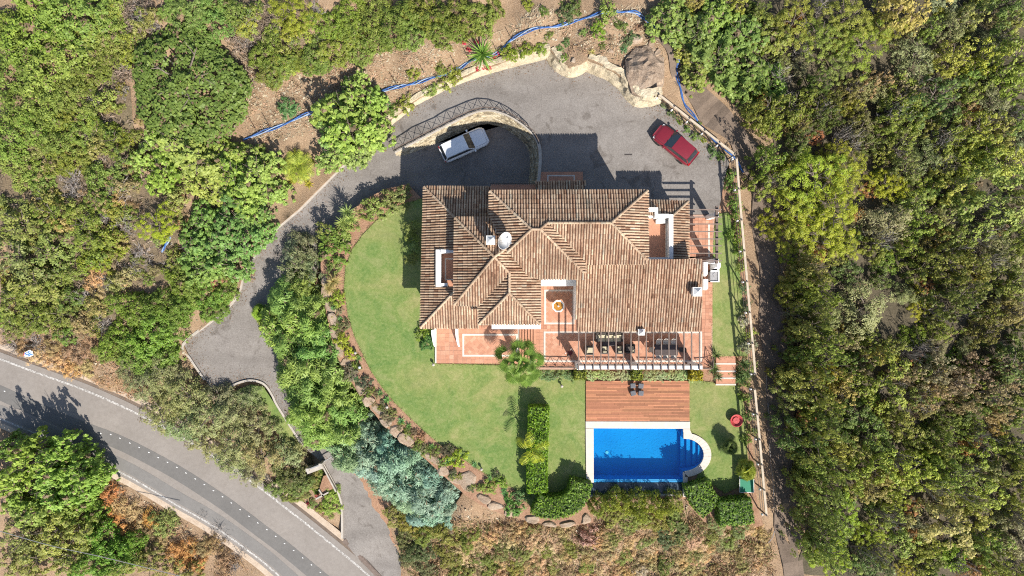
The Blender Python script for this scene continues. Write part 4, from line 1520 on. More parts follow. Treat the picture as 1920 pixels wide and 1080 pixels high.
# entrance mat panel by the porch
mb = MB().prism([PX(1012, 322, 1.1), PX(1093, 322, 1.1), PX(1093, 370, 1.1), PX(1012, 370, 1.1)], 0.9, 1.09)
tp_(mb.build('porch_floor', M['tile_floor']))
band((1026, 328, 1078, 380), 1.1, 2.6)
# steps between the two terrace levels
stp = empty('steps', P(988, 640, 0.2))
tag(stp, 'terracotta steps between the two terrace levels, behind the fan palm', 'steps')
for i in range(6):
    u0 = 974 + i * 5.3
    z = ZL + (i + 1) * (ZT - ZL) / 6
    setparent(MB().prism([PX(u0, 615, z), PX(1006, 615, z), PX(1006, 680, z), PX(u0, 680, z)], -0.4 + i * .003, z - 0.004 - 0.001 * i).build('step', M['tile_floor']), stp)
st2 = empty('steps', P(1360, 695, 0))
tag(st2, 'short flight of terracotta steps down to the pool lawn, right of the terrace', 'steps')
for i, (v0, v1) in enumerate([(668, 683), (683, 697), (697, 710), (710, 722)]):
    z = 0.98 - i * 0.24
    a = setparent(MB().prism([PX(1343, v0, z), PX(1379, v0, z), PX(1379, v1, z), PX(1343, v1, z)], -0.3, z).build('step', M['tile_floor']), st2)
    b = MB().prism([PX(1342, v1 - 2.2, z + .02), PX(1380, v1 - 2.2, z + .02), PX(1380, v1 + .6, z + .02), PX(1342, v1 + .6, z + .02)], z - .1, z + .02).build('step_edge', M['coping'])
    setparent(b, st2)
    b.parent = a
    b.matrix_parent_inverse = Matrix.Identity(4)
    # keep world placement: both share the Empty's origin offset
# fin walls on the left terrace
for nm, u, v0, v1, lab in [('garden_wall', 858, 614, 650, 'thin curved white wall standing on the left terrace'), ('garden_wall', 814, 617, 650, 'thin white wall on the outer left edge of the terrace')]:
    mb = MB()
    prev = None
    for i in range(9):
        t = i / 8
        p = P(u + (3 * t * t if u == 858 else 2.0 * t), v0 + (v1 - v0) * t, ZL)
        zt_ = ZL + 1.7 * math.cos(t * math.pi / 2) ** 0.7 + 0.1
        cur = [(p.x - .07, p.y, 0.0), (p.x + .07, p.y, 0.0), (p.x + .07, p.y, zt_), (p.x - .07, p.y, zt_)]
        if prev:
            k = len(mb.v)
            mb.v += prev + cur
            for a, b in ((0, 1), (1, 2), (2, 3), (3, 0)):
                mb.face((k + a, k + b, k + 4 + b, k + 4 + a))
        prev = cur
    tag(mb.build(nm, M['white']), lab, 'wall')


# ------------------------------------------------------------------ railings
def railing(name, path, label, h=0.95, bay=1.15, thick=0.022):
    """iron railing: top and bottom rail, posts and crossed bars in each bay"""
    path = [Vector(p) for p in path]
    acc = [0]
    for p, q in zip(path[:-1], path[1:]):
        acc.append(acc[-1] + (q - p).length)
    n = max(1, int(round(acc[-1] / bay)))
    def at(t):
        t = min(max(t, 0), acc[-1] - 1e-6)
        j = min(max(k for k in range(len(acc)) if acc[k] <= t), len(path) - 2)
        return path[j].lerp(path[j + 1], (t - acc[j]) / (acc[j + 1] - acc[j]))
    pts = [at(acc[-1] * i / n) for i in range(n + 1)]
    root = empty(name, pts[0])
    tag(root, label, 'railing')
    U = Vector((0, 0, 1))
    setparent(MB().tube([p + U * h for p in pts], 0.04, 6, squash=1.2).build('top_rail', M['wood_dark']), root)
    setparent(MB().tube([p + U * 0.1 for p in pts], 0.022, 5).build('bottom_rail', M['iron']), root)
    for i, p in enumerate(pts):
        if i < len(pts) - 1:
            q = pts[i + 1]
            m_ = p.lerp(q, .5)
            mb = MB()
            mb.tube([p + U * .1, q + U * h], thick, 4, False)
            mb.tube([p + U * h, q + U * .1], thick, 4, False)
            mb.tube([m_ + U * .1, m_ + U * h], thick * 0.001 + 0.004, 4, False)
            setparent(mb.build('cross_bar', M['iron']), root)
        setparent(MB().tube([p, p + U * (h + .03)], 0.028, 5).build('post', M['iron']), root)
    return root


railing('railing', [p + Vector((0, 0, .14)) for p in topl[:46]], 'curved dark iron railing with crossed bars along the upper drive', 0.95, 1.05)
railing('railing', [P(1008, 686, ZT), P(1076, 687, ZT)], 'dark iron railing on the terrace edge just right of the fan palm', 0.95, 0.75)
railing('railing', [P(1098, 687.5, ZT), P(1190, 688, ZT)], 'dark iron railing on terrace edge in front of the sofa group', 0.95, 0.75)
railing('railing', [P(1204, 688, ZT), P(1302, 689, ZT)], 'dark iron railing on terrace edge in front of the dining table', 0.95, 0.75)
railing('railing', [P(1312, 689, ZT), P(1331, 690, ZT), P(1333, 668, ZT)], 'dark iron railing at the right front corner of the terrace', 0.95, 0.9)

# ------------------------------------------------------------------ pergolas
pg = empty('pergola', P(1200, 655, ZT))
tag(pg, 'timber pergola with white beam over the front terrace', 'pergola')
for u in (1085, 1098, 1112.5, 1126.7, 1141, 1155, 1169, 1183, 1197.5, 1211.7, 1225, 1240, 1254, 1268, 1282.5, 1296.7, 1311.7):
    a, b = P(u, 611, 3.86), P(u, 694, 3.86)
    wv = 0.085
    setparent(MB().box(((a.x + b.x) / 2, (a.y + b.y) / 2, 3.86), (wv, a.y - b.y, 0.17)).build('rafter', M['wood_grey']), pg)
a, b = P(1083, 688.5, 3.75), P(1317, 689.5, 3.75)
setparent(MB().box(((a.x + b.x) / 2, (a.y + b.y) / 2, 3.6), (b.x - a.x, 0.32, 0.34)).build('beam', M['white']), pg)
setparent(MB().box(((a.x + b.x) / 2, (a.y + b.y) / 2 + .25, 3.67), (b.x - a.x, 0.12, 0.2)).build('beam', M['wood_dark']), pg)
for u in (1088, 1196, 1308):
    p = P(u, 688.8, 3.7)
    setparent(MB().box((p.x, p.y, 2.2), (0.5, 0.5, 2.5)).build('pillar', M['white']), pg)
pe = empty('pergola', P(1325, 440, ZT))
tag(pe, 'timber pergola with bare rafters on the right side of the villa', 'pergola')
for v in (393, 407, 420, 434, 448, 461, 475, 489):
    a, b = P(1290, v, 3.95), P(1353, v, 3.95)
    setparent(MB().box(((a.x + b.x) / 2, a.y, 3.95), (b.x - a.x, 0.085, 0.16)).build('rafter', M['wood_grey']), pe)
a, b = P(1344, 386, 3.8), P(1344, 494, 3.8)
setparent(MB().box((a.x, (a.y + b.y) / 2, 3.78), (0.22, a.y - b.y, 0.17)).build('beam', M['wood_dark']), pe)
for v in (402, 489):
    p = P(1344, v, 3.75)
    setparent(MB().box((p.x, p.y, 2.3), (0.4, 0.4, 2.8)).build('pillar', M['white']), pe)

# small white built things right of the villa
for u0, v0, u1, v1, z, nm, lab, cat in [(1319, 491, 1327, 518, 1.9, 'planter_wall', 'upper of two white rounded wall blocks by the right roof edge', 'planter'), (1319, 523, 1328, 544, 1.9, 'planter_wall', 'lower of two white rounded wall blocks by the right roof edge', 'planter')]:
    o = MB().prism([PX(u0, v0, z), PX(u1, v0, z), PX(u1, v1 - 4, z), PX(u1 - 3, v1, z), PX(u0, v1, z)], 0.9, z).build(nm, M['white'])
    tag(bevel(o, 0.04, 2), lab, cat, 'white wall blocks beside the roof')
sk = empty('barbecue_counter', P(1341, 510, 1))
tag(sk, 'white outdoor counter with a grey sunken top beside the upper lawn', 'counter')
z = 1.9
setparent(MB().prism([PX(1332.5, 507, z), PX(1349, 507, z), PX(1349, 529, z), PX(1332.5, 529, z)], 0.95, z - .1).build('counter_top', M['metal_grey']), sk)
for q in ((1332.5, 507, 1349, 509), (1332.5, 527, 1349, 529), (1346.5, 509, 1349, 527)):
    setparent(MB().prism([PX(q[0], q[1], z), PX(q[2], q[1], z), PX(q[2], q[3], z), PX(q[0], q[3], z)], 0.95, z).build('counter_rim', M['white']), sk)
p = P(1341, 517, 1.85)
setparent(MB().tube([p + Vector((-.1, -.1, 0)), p + Vector((-.1, -.1, .2)), p + Vector((.12, .12, .2))], 0.02, 6).build('tap', M['metal_grey']), sk)
hd = MB()
p = P(1339, 499, 1.0)
k = len(hd.v)
w = .42
hd.v += [(p.x - w, p.y - w, 1.0), (p.x + w, p.y - w, 1.0), (p.x + w, p.y + w, 1.0), (p.x - w, p.y + w, 1.0), (p.x - .15, p.y - .1, 2.5), (p.x + .15, p.y - .1, 2.5), (p.x + .15, p.y + .25, 2.5), (p.x - .15, p.y + .25, 2.5)]
for f_ in ((0, 1, 5, 4), (1, 2, 6, 5), (2, 3, 7, 6), (3, 0, 4, 7), (4, 5, 6, 7)):
    hd.face(tuple(k + i for i in f_))
tag(hd.build('barbecue_hood', M['white']), 'white tapering barbecue hood behind the outdoor counter', 'barbecue')

# ------------------------------------------------------------------ fountain
fo = empty('fountain', P(1047, 575, ZT))
tag(fo, 'octagonal white fountain with amber bowl in the tiled patio', 'fountain')
mb = MB().lathe([(.30, 0), (.34, .08), (.2, .15), (.16, .6), (.26, .78), (.56, .92), (.58, 1.02), (.46, 1.02), (.42, .9), (.3, .86)], 8, rot=R(22.5))
o = mb.build('bowl', M['white'])
o.location = P(1047, 574, ZT + 1.0)
o.location.z = ZT
setparent(o, fo)
M['amber'] = mat_plain('amber', (0.36, 0.17, 0.03), 0.25, var=0.3)
w_ = MB().lathe([(.01, 0), (.44, 0.0), (.44, .01), (.01, .015)], 20).build('water', M['amber'])
w_.location = o.location + Vector((0, 0, .95))
setparent(w_, fo)
j = MB().lathe([(.10, 0), (.06, .1), (.03, .22), (.07, .26), (.02, .3)], 10).build('spout', M['white_paint'])
j.location = o.location + Vector((0, 0, .95))
setparent(j, fo)

# ------------------------------------------------------------------ terrace furniture
M['wicker'] = mat_noise('wicker', [(30, 3, [(0.35, (0.05, 0.042, 0.038)), (0.65, (0.11, 0.095, 0.085))], 1)], 0.7, (60, 0.5, 0.01))
M['cushion'] = mat_plain('cushion', (0.46, 0.41, 0.29), 0.9, var=0.1)
M['cushion_pale'] = mat_plain('cushion_pale', (0.60, 0.56, 0.50), 0.9, var=0.1)
M['table_dark'] = mat_plain('table_dark', (0.075, 0.058, 0.055), 0.4, var=0.2)


def sofa(name, u, v, w, d, rz, seats, label, group, cush=True):
    r = empty(name, P(u, v, ZT), rz)
    r.location.z = ZT + .012
    tag(r, label, 'sofa' if seats > 1 else 'armchair', group)
    bevel(MB().box((0, 0, .2), (w, d, .3)).build('seat_base', M['wicker'], r), .02)
    bevel(MB().box((0, d / 2 - .08, .5), (w, .16, .42), taper=.96).build('backrest', M['wicker'], r), .03)
    for s_ in (-1, 1):
        bevel(MB().box((s_ * (w / 2 - .07), -.09, .42), (.14, d - .2, .3)).build('armrest', M['wicker'], r), .03)
        for t in (-1, 1):
            MB().box((s_ * (w / 2 - .06), t * (d / 2 - .06), .03), (.07, .07, .06)).build('leg', M['wicker'], r)
    sw = (w - .3) / seats
    for i in range(seats):
        x = -w / 2 + .15 + (i + .5) * sw
        bevel(MB().box((x, -.08, .42), (sw - .03, d - .26, .14)).build('seat_cushion', M['cushion'] if cush else M['wicker'], r), .05)
        bevel(MB().box((x, d / 2 - .22, .62), (sw - .04, .14, .36), taper=.9).build('back_cushion', M['cushion'], r), .05)
    return r


sofa('sofa', 1141, 632, 2.5, .85, 0, 3, 'long dark wicker sofa with beige cushions under the pergola', 'wicker seats under the pergola')
sofa('armchair', 1104, 656, .85, .85, R(90), 1, 'leftmost dark wicker armchair with beige cushion under the pergola', 'wicker seats under the pergola', True)
sofa('armchair', 1132, 655, .72, .75, R(180), 1, 'left of two wicker armchairs facing the sofa', 'wicker seats under the pergola')
sofa('armchair', 1160, 655, .72, .75, R(180), 1, 'right of two wicker armchairs facing the sofa', 'wicker seats under the pergola')
sofa('armchair', 1180, 653, .85, .85, R(-90), 1, 'dark wicker armchair at the right end of the sofa group', 'wicker seats under the pergola', False)
ct = empty('coffee_table', P(1141, 643, ZT))
tag(ct, 'low dark coffee table in front of the wicker sofa', 'table')
bevel(MB().box((0, 0, .36), (1.2, .5, .05)).build('tabletop', M['table_dark'], ct), .01)
for sx in (-1, 1):
    for sy in (-1, 1):
        MB().box((sx * .54, sy * .2, .17), (.06, .06, .34)).build('leg', M['wicker'], ct)
dt = empty('dining_table', P(1246, 655, ZT))
tag(dt, 'long dark dining table on the right part of the terrace', 'table')
bevel(MB().box((0, 0, .74), (2.1, 1.0, .05)).build('tabletop', M['table_dark'], dt), .015)
for sx in (-1, 1):
    for sy in (-1, 1):
        MB().box((sx * .95, sy * .42, .36), (.08, .08, .72)).build('leg', M['table_dark'], dt)


def chair(u, v, rz, label, pale=True):
    r = empty('dining_chair', P(u, v, ZT), rz)
    r.location.z = ZT + .012
    tag(r, label, 'chair', 'chairs around the dining table')
    bevel(MB().box((0, 0, .44), (.48, .46, .06)).build('seat', M['cushion_pale'] if pale else M['wicker'], r), .02)
    mb = MB()
    pts = [(-.24, .22), (-.12, .28), (0, .3), (.12, .28), (.24, .22)]
    for (xa, ya), (xb, yb) in zip(pts[:-1], pts[1:]):
        mb.quad((xa, ya, .5), (xb, yb, .5), (xb, yb + .08, .92), (xa, ya + .08, .92))
        mb.quad((xb, yb + .04, .5), (xa, ya + .04, .5), (xa, ya + .13, .92), (xb, yb + .13, .92))
        mb.quad((xa, ya + .08, .92), (xb, yb + .08, .92), (xb, yb + .13, .92), (xa, ya + .13, .92))
    mb.build('backrest', M['cushion_pale'] if pale else M['wicker'], r)
    for sx in (-1, 1):
        for sy in (-1, 1):
            MB().tube([(sx * .2, sy * .19, .42), (sx * .23, sy * .22, 0)], .02, 5).build('leg', M['iron'], r)


for i, (u, w_) in enumerate(((1233, 'leftmost'), (1246, 'middle'), (1260, 'rightmost'))):
    chair(u, 642, 0, w_ + ' pale chair on the house side of the dining table')
    chair(u, 667, math.pi, w_ + ' pale chair on the railing side of the dining table')
chair(1220, 655, R(90), 'dark round-backed chair at the left end of the dining table', False)
chair(1274, 655, R(-90), 'dark round-backed chair at the right end of the dining table', False)

# stools on the deck
M['stool_cloth'] = mat_plain('stool_cloth', (0.125, 0.13, 0.145), 0.85, var=0.15)
for (u, v, a, w_) in [(1185.5, 722, .05, 'upper left'), (1200.5, 722.5, -.12, 'upper right'), (1186, 736, .25, 'lower left'), (1200.5, 736, -.08, 'lower right')]:
    r = empty('stool', P(u, v, .125), a)
    tag(r, w_ + ' of the four square grey padded stools on the deck', 'stool', 'grey stools on the timber deck')
    r.location.z = .127
    bevel(MB().box((0, 0, .36), (.48, .46, .12)).build('cushion', M['stool_cloth'], r), .05, 3)
    bevel(MB().box((0, 0, .27), (.5, .48, .05)).build('seat_frame', M['iron'], r), .01)
    for sx in (-1, 1):
        for sy in (-1, 1):
            MB().box((sx * .21, sy * .2, .125), (.035, .035, .25)).build('leg', M['iron'], r)

# table-tennis table, red bowl, paved corner
tt = empty('table_tennis_table', P(1395, 893, 0))
tag(tt, 'green table-tennis table with white edge lines under the right fan palm', 'table')
M['tt_green'] = mat_plain('tt_green', (0.0, 0.17, 0.085), 0.5, var=0.1)
MB().box((0, 0, .75), (1.34, 2.6, .03)).build('tabletop', M['tt_green'], tt)
for x in (-.65, .65):
    MB().box((x, 0, .768), (.045, 2.6, .006)).build('edge_line', M['white_paint'], tt)
for y in (-1.28, 1.28):
    MB().box((0, y, .7685), (1.2, .045, .006)).build('edge_line', M['white_paint'], tt)
MB().box((0, 0, .83), (1.5, .015, .13)).build('net', M['iron'], tt)
for sx in (-1, 1):
    for sy in (-1, 1):
        MB().box((sx * .5, sy * .9, .37), (.06, .06, .74)).build('leg', M['iron'], tt)
rb = empty('fire_bowl', P(1378, 787, 0))
tag(rb, 'round red bowl on the lawn between the pool and the fence', 'bowl')
M['red_clay'] = mat_plain('red_clay', (0.42, 0.06, 0.06), 0.55, var=0.2)
MB().lathe([(.18, 0), (.3, .1), (.56, .42), (.6, .5), (.55, .5), (.5, .42), (.3, .24), (.05, .2)], 24).build('bowl', M['red_clay'], rb, True)
MB().lathe([(.22, .36), (.30, .37), (.30, .40), (.22, .40)], 20).build('inner_ring', M['red_clay'], rb)
MB().lathe([(.05, .2), (.14, .3), (.12, .38), (.03, .42)], 12).build('knob', M['red_clay'], rb, True)


# ------------------------------------------------------------------ cars
def mat_paint(name, col):
    m, nt, bs = new_mat(name)
    bs.inputs['Base Color'].default_value = (*col, 1)
    n_ = noise(nt, 3, 5, .6, coords(nt, 'Object'))
    nt.links.new(ramp(nt, n_, [(.3, tuple(c * .9 for c in col)), (.7, col)]), bs.inputs['Base Color'])
    bs.inputs['Roughness'].default_value = .38
    bs.inputs['Metallic'].default_value = .0
    bs.inputs['Coat Weight'].default_value = 1.0
    bs.inputs['Coat Roughness'].default_value = .05
    return m


M['rubber'] = mat_plain('rubber', (.025, .025, .025), .9)
M['lamp_red'] = mat_plain('lamp_red', (.35, .01, .01), .2)
M['lamp_clear'] = mat_plain('lamp_clear', (.5, .52, .55), .15)


def car(u, v, z, rz, paint, label, L, W, HT, suv):
    r = empty('parked_car', P(u, v, z + .8), rz)
    r.location.z = z
    tag(r, label, 'car')
    hl, hw = L / 2, W / 2
    # lower body: stations along the length
    st = []
    n = 22
    for i in range(n + 1):
        t = i / n
        x = -hl + L * t
        e = abs(2 * t - 1)
        w = hw * (1 - 0.22 * max(0, (e - .72) / .28) ** 2.2)
        if t > .9:
            w *= 1 - .10 * ((t - .9) / .1) ** 2
        belt = (.98 if suv else .90)
        if t > .68:
            hgt = belt + .02 - .16 * ((t - .68) / .32) ** 1.6
        else:
            hgt = belt + .03
        if t < .06:
            hgt -= .16 * (1 - t / .06)
        if t > .96:
            hgt -= .14 * ((t - .96) / .04)
        low = .24 + (.14 * max(0, (e - .8) / .2))
        st.append((x, w, hgt, low))
    mb = MB()
    ring = []
    for x, w, h_, lo in st:
        sec = [(0, h_ + .035), (w * .45, h_ + .028), (w * .80, h_ - .005), (w * .94, h_ - .07), (w, h_ - .22), (w * 1.0, (h_ + lo) * .5), (w * .985, lo + .12), (w * .9, lo)]
        row = [(x, y, zz) for y, zz in sec] + [(x, -y, zz) for y, zz in reversed(sec[1:])]
        k = len(mb.v)
        mb.v += row
        ring.append(list(range(k, k + len(row))))
    m_ = len(ring[0])
    for a, b in zip(ring[:-1], ring[1:]):
        for k in range(m_ - 1):
            mb.face((a[k], a[k + 1], b[k + 1], b[k]))
        mb.face((a[m_ - 1], a[0], b[0], b[m_ - 1]))
    mb.face(tuple(ring[0]))
    mb.face(tuple(reversed(ring[-1])))
    mb.build('body', paint, r, True)
    # greenhouse
    xb0, xb1 = (-hl + .10, hl - L * .315) if suv else (-hl + .16, hl - L * .31)
    xt0, xt1 = (-hl + .36, hl - L * .45) if suv else (-hl + .58, hl - L * .47)
    bz_, tz = st[8][2] - .01, HT - .04
    wb, wt = hw * .92, hw * .79
    cs = lambda x, w, zz: [Vector((x, w, zz)), Vector((x, -w, zz))]
    A = cs(xb0, wb * .90, bz_), cs(xt0, wt * .95, tz)
    B = cs(xb1, wb * .94, bz_), cs(xt1, wt, tz)
    # roof panel, gently domed
    mb = MB()
    rows = []
    for i in range(9):
        t = i / 8
        x = xt0 + (xt1 - xt0) * t
        w = wt * (.95 + .05 * t)
        k = len(mb.v)
        for j in range(7):
            s_ = j / 3 - 1
            mb.v.append((x, s_ * w, tz + .05 * (1 - s_ * s_) - .035 * (2 * t - 1) ** 2))
        rows.append(k)
    for a in rows[:-1]:
        for j in range(6):
            mb.face((a + j, a + 7 + j, a + 8 + j, a + 1 + j))
    mb.build('roof', paint, r, True)
    def pane(name, a, b, c, d, mat=M['glass'], k=.06):
        """quad pane set in a little from its corners, with a painted pillar frame behind"""
        o_ = MB()
        ctr = (a + b + c + d) / 4
        q = [p.lerp(ctr, k) for p in (a, b, c, d)]
        nr = (b - a).cross(d - a).normalized() * .008
        if nr.dot(ctr - Vector((0, 0, bz_))) < 0:
            nr = -nr
        o_.quad(*[p + nr for p in q])
        o_.build(name, mat, r)
        f_ = MB()
        f_.quad(a, b, c, d)
        f_.build('pillar', paint, r)
    pane('windscreen', B[0][0], B[0][1], B[1][1], B[1][0])
    pane('rear_window', A[0][1], A[0][0], A[1][0], A[1][1], k=.1)
    for s_ in (0, 1):
        pane('side_window', A[0][s_], B[0][s_], B[1][s_], A[1][s_], k=.07)
        sg = 1 if s_ == 0 else -1
        y = sg * (hw + .08)
        x = xb1 - .12
        bevel(MB().box((x, y, bz_ + .06), (.16, .2, .13)).build('mirror', paint, r), .03)
        MB().box((hl - .28, sg * hw * .70, .70), (.26, .30, .12)).build('headlight', M['lamp_clear'], r)
        MB().box((-hl + .10, sg * hw * .74, .82), (.12, .26, .16)).build('tail_light', M['lamp_red'], r)
        if suv:
            MB().tube([(xt0 + .1, sg * (wt - .05), tz + .03), (xt0 + .2, sg * (wt - .04), tz + .07), (xt1 - .2, sg * (wt - .02), tz + .07), (xt1 - .1, sg * (wt - .02), tz + .03)], .018, 5).build('roof_rail', M['metal_grey'], r)
        for x in (-hl + L * .20, hl - L * .185):
            wh = MB()
            wh.lathe([(.2, -.1), (.33, -.1), (.345, -.06), (.345, .06), (.33, .1), (.2, .1)], 18)
            wo = wh.build('wheel', M['rubber'], r)
            wo.rotation_euler = (R(90), 0, 0)
            wo.location = (x, sg * (hw - .1), .345)
            rim = MB().lathe([(.05, 0), (.2, .02), (.22, .05), (.05, .06)], 12).build('rim', M['metal_grey'], wo)
            rim.location = (0, 0, -sg * .08)
    seam = MB()
    hx0, hx1 = hl - L * .30, hl - .22
    hh = lambda x: float(np.interp(x, [q[0] for q in st], [q[2] for q in st]))
    ww = lambda x: float(np.interp(x, [q[0] for q in st], [q[1] for q in st]))
    for sgn in (-1, 1):
        xs_ = [hx0 + (hx1 - hx0) * k / 5 for k in range(6)]
        seam.tube([(x, sgn * ww(x) * .78, hh(x) + .004) for x in xs_], .012, 4, False)
    seam.tube([(hx1, sgn * ww(hx1) * .78 * (k / 3 - 1) * -1, hh(hx1) + .03 * (1 - (k / 3 - 1) ** 2)) for k in range(7) for sgn in (1,)], .012, 4, False)
    seam.build('hood_seam', M['rubber'], r)
    wip = MB()
    for y0 in (-.45, .15):
        wip.tube([(xb1 + .02, y0, bz_ + .03), (xb1 - .2, y0 + .45, bz_ + .16)], .012, 4)
    wip.build('wiper', M['rubber'], r)
    MB().box((-hl + .02, 0, .62), (.03, .5, .12)).build('number_plate', M['white_paint'], r)
    MB().box((hl - .05, 0, .5), (.05, .9, .2)).build('grille', M['iron'], r)
    return r


car(870, 271, -0.99, R(24.5), mat_paint('paint_white', (.82, .83, .84)), 'silver-white estate car parked in the sunken court below the railing', 4.65, 1.88, 1.62, True)
car(1267, 271, 1.05, R(141), mat_paint('paint_red', (.19, .012, .022)), 'red hatchback parked beside the fence in the forecourt', 4.35, 1.80, 1.52, False)


# ------------------------------------------------------------------ fences
def fence(path, label, zt, h, bays, lampside):
    root = empty('rail_fence', path[0])
    tag(root, label, 'fence', 'fences on the right side of the property')
    acc = [0]
    for p, q in zip(path[:-1], path[1:]):
        acc.append(acc[-1] + (q - p).length)
    def at(t):
        t = min(max(t, 0), acc[-1] - 1e-6)
        j = min(max(k for k in range(len(acc)) if acc[k] <= t), len(path) - 2)
        return path[j].lerp(path[j + 1], (t - acc[j]) / (acc[j + 1] - acc[j]))
    pts = [at(acc[-1] * i / bays) for i in range(bays + 1)]
    for i, p in enumerate(pts):
        d = (pts[min(i + 1, bays)] - pts[max(i - 1, 0)])
        a = math.atan2(d.y, d.x)
        setparent(bevel(MB().box((p.x, p.y, zt - h / 2 - .05), (.1, .1, h + .5)).build('post', M['wood_grey']), .01), root)
        q = p + Vector((-d.y, d.x, 0)).normalized() * lampside * .75
        setparent(bevel(MB().box((q.x, q.y, zt - .3), (.17, .17, .3), a, taper=.7).build('post_lamp', M['white_paint']), .03), root)
        if i < bays:
            for zz, w, hh in ((zt, .19, .13), (zt - .8, .035, .035), (zt - 1.4, .035, .035)):
                b = pts[i + 1]
                m_ = (p + b) / 2
                a2 = math.atan2(b.y - p.y, b.x - p.x)
                setparent(MB().box((m_.x, m_.y, zz + .002 * (i % 2)), ((b - p).length + .1, w, hh), a2).build('rail', M['wood_pale'] if w > .1 else M['iron']), root)
    return root


def fpath(L):
    return [Vector((P(*p).x, P(*p).y, 0)) for p in L]


fence(fpath(FENCE_NE), 'slanting wooden rail fence with white posts behind the red car', 3.0, 1.9, 5, -.35)
fence(fpath(FENCE_E), 'long wooden rail fence with white posts beside the upper lawn', 3.0, 1.9, 7, -.35)
fence(fpath(FENCE_S), 'long wooden rail fence with white posts beside the pool lawn', 2.1, 1.9, 5, -.35)


def cable(name, L, r, mat, label, cat, follow=True, lift=.06, strands=1, seg=5):
    pts = smooth_path([P(*p) for p in L], 6)
    if follow:
        pts = [Vector((p.x, p.y, gz(p.x, p.y) + lift)) for p in pts]
    if strands == 1:
        o = MB().tube(pts, r, seg).build(name, mat)
        return tag(o, label, cat)
    root = empty(name, pts[0])
    tag(root, label, cat)
    for k in range(strands):
        q = offs(pts, 0)
        pp = []
        for i, p in enumerate(pts):
            t = pts[min(i + 1, len(pts) - 1)] - pts[max(i - 1, 0)]
            nr = Vector((-t.y, t.x, 0)).normalized()
            w = .09 * math.sin(i * .55 + k * 2.1) + .05 * (k - 1)
            pp.append(p + nr * w + Vector((0, 0, .035 * math.cos(i * .55 + k * 2.1) + .03)))
        setparent(MB().tube(pp, r, seg).build('strand', mat[k % len(mat)]), root)
    return root


M['blue_pipe'] = mat_plain('blue_pipe', (.04, .115, .33), .6, var=.4, scale=4)
M['blue_pale'] = mat_plain('blue_pale', (.26, .34, .47), .5, var=.3, scale=4)
cable('blue_pipe', [(462, 266, -1.2), (500, 250, -1), (540, 235, -.8), (580, 218, -.5), (615, 205, -.3), (650, 190, 0), (700, 175, .3), (745, 163, .6), (770, 158, .8), (790, 152, 1), (830, 140, 1.3), (865, 122, 1.7), (890, 112, 1.9), (935, 95, 2.4), (960, 75, 2.7), (1000, 58, 3.2), (1050, 46, 3.4), (1080, 34, 3.6), (1120, 26, 3.7), (1160, 24, 3.8), (1192, 21, 3.8), (1215, 36, 3.5), (1234, 54, 3.2)],
      .05, [M['blue_pipe'], M['blue_pale'], M['blue_pipe']], 'long bundle of blue pipes laid across the bare hillside', 'pipe', lift=.1, strands=3)
cable('blue_pipe', [(1275, 102, 2.4), (1269, 130, 2.0), (1272, 160, 1.6), (1285, 195, 1.3), (1308, 228, 1.1), (1340, 265, .9), (1378, 298, .8), (1392, 325, .6)],
      .05, [M['blue_pipe'], M['blue_pipe']], 'blue pipes running down beside the dirt track behind the fence', 'pipe', lift=.1, strands=2)
cable('blue_pipe', [(316, 474, -1.6), (322, 462, -1.6), (334, 446, -1.6)], .07, [M['blue_pale'], M['blue_pipe']], 'short visible piece of blue pipe left of the driveway trees', 'pipe', lift=.5, strands=2)
cable('hose', [(1438, 700, -.2), (1441, 780, -.4), (1448, 880, -.7), (1452, 945, -1.1), (1448, 952, -1.2)], .035, M['metal_grey'], 'thin grey pipe on the ground beside the track, below the pool lawn', 'pipe', lift=.08)
cable('hose', [(1424, 992, -2), (1428, 1010, -2), (1438, 1020, -2), (1448, 1010, -2), (1452, 996, -2)], .035, M['metal_grey'], 'loop of thin grey hose below the corner of the pool garden', 'pipe', lift=.3)
# overhead cable across the lower left corner
pts = [P(-20, 990, 1.5), P(95, 1023, 1.2), P(195, 1045, 1.1), P(345, 1082, 1.2)]
cb = MB().tube(smooth_path(pts, 6), .035, 5).build('overhead_cable', M['metal_grey'])
tag(cb, 'thin grey overhead cable across the lower left corner', 'cable')

# thin stakes along the pipe
for i, (u, v) in enumerate(sorted([(505, 236), (744, 160), (795, 137), (852, 120), (960, 74), (1012, 55), (478, 240), (878, 108), (930, 92)])):
    p = P(u, v, 1.0)
    p = P(u, v, gz(p.x, p.y))
    o = MB().tube([(0, 0, -.2), (0.02, 0, 1.35)], .03, 5).build('stake', M['iron'])
    o.location = (p.x, p.y, gz(p.x, p.y))
    tag(o, ('leftmost', 'second from left', 'third from left', 'fourth from left', 'middle', 'sixth from left', 'seventh from left', 'second from right', 'rightmost')[i] + ' of the nine thin dark stakes along the hillside pipes', 'stake', 'fence stakes on the hillside')

# gate and sign
gt = empty('entrance_gate', P(600, 865, -3.6))
tag(gt, 'white framed gate with grey leaf across the lower driveway', 'gate')
a = P(580, 878, -2.9)
b = P(604, 869, -2.9)
for p, nm in ((a, 'gate_post'), (b, 'gate_post')):
    setparent(MB().box((p.x, p.y, -3.0), (.3, .3, 1.6)).build(nm, M['concrete']), gt)
m_ = (a + b) / 2
setparent(MB().box((m_.x, m_.y, -3.1), ((b - a).length - .4, .12, 1.4), math.atan2(b.y - a.y, b.x - a.x)).build('gate_leaf', M['metal_grey']), gt)
setparent(MB().box((m_.x, m_.y - .25, -2.6), ((b - a).length + .3, .4, .1), math.atan2(b.y - a.y, b.x - a.x)).build('gate_cap', M['concrete']), gt)
mb = MB()
c = P(606, 866, -3.0)
d = P(622, 856, -3.0)
setparent(MB().tube([c, d], .05, 6).build('barrier_arm', M['metal_grey']), gt)
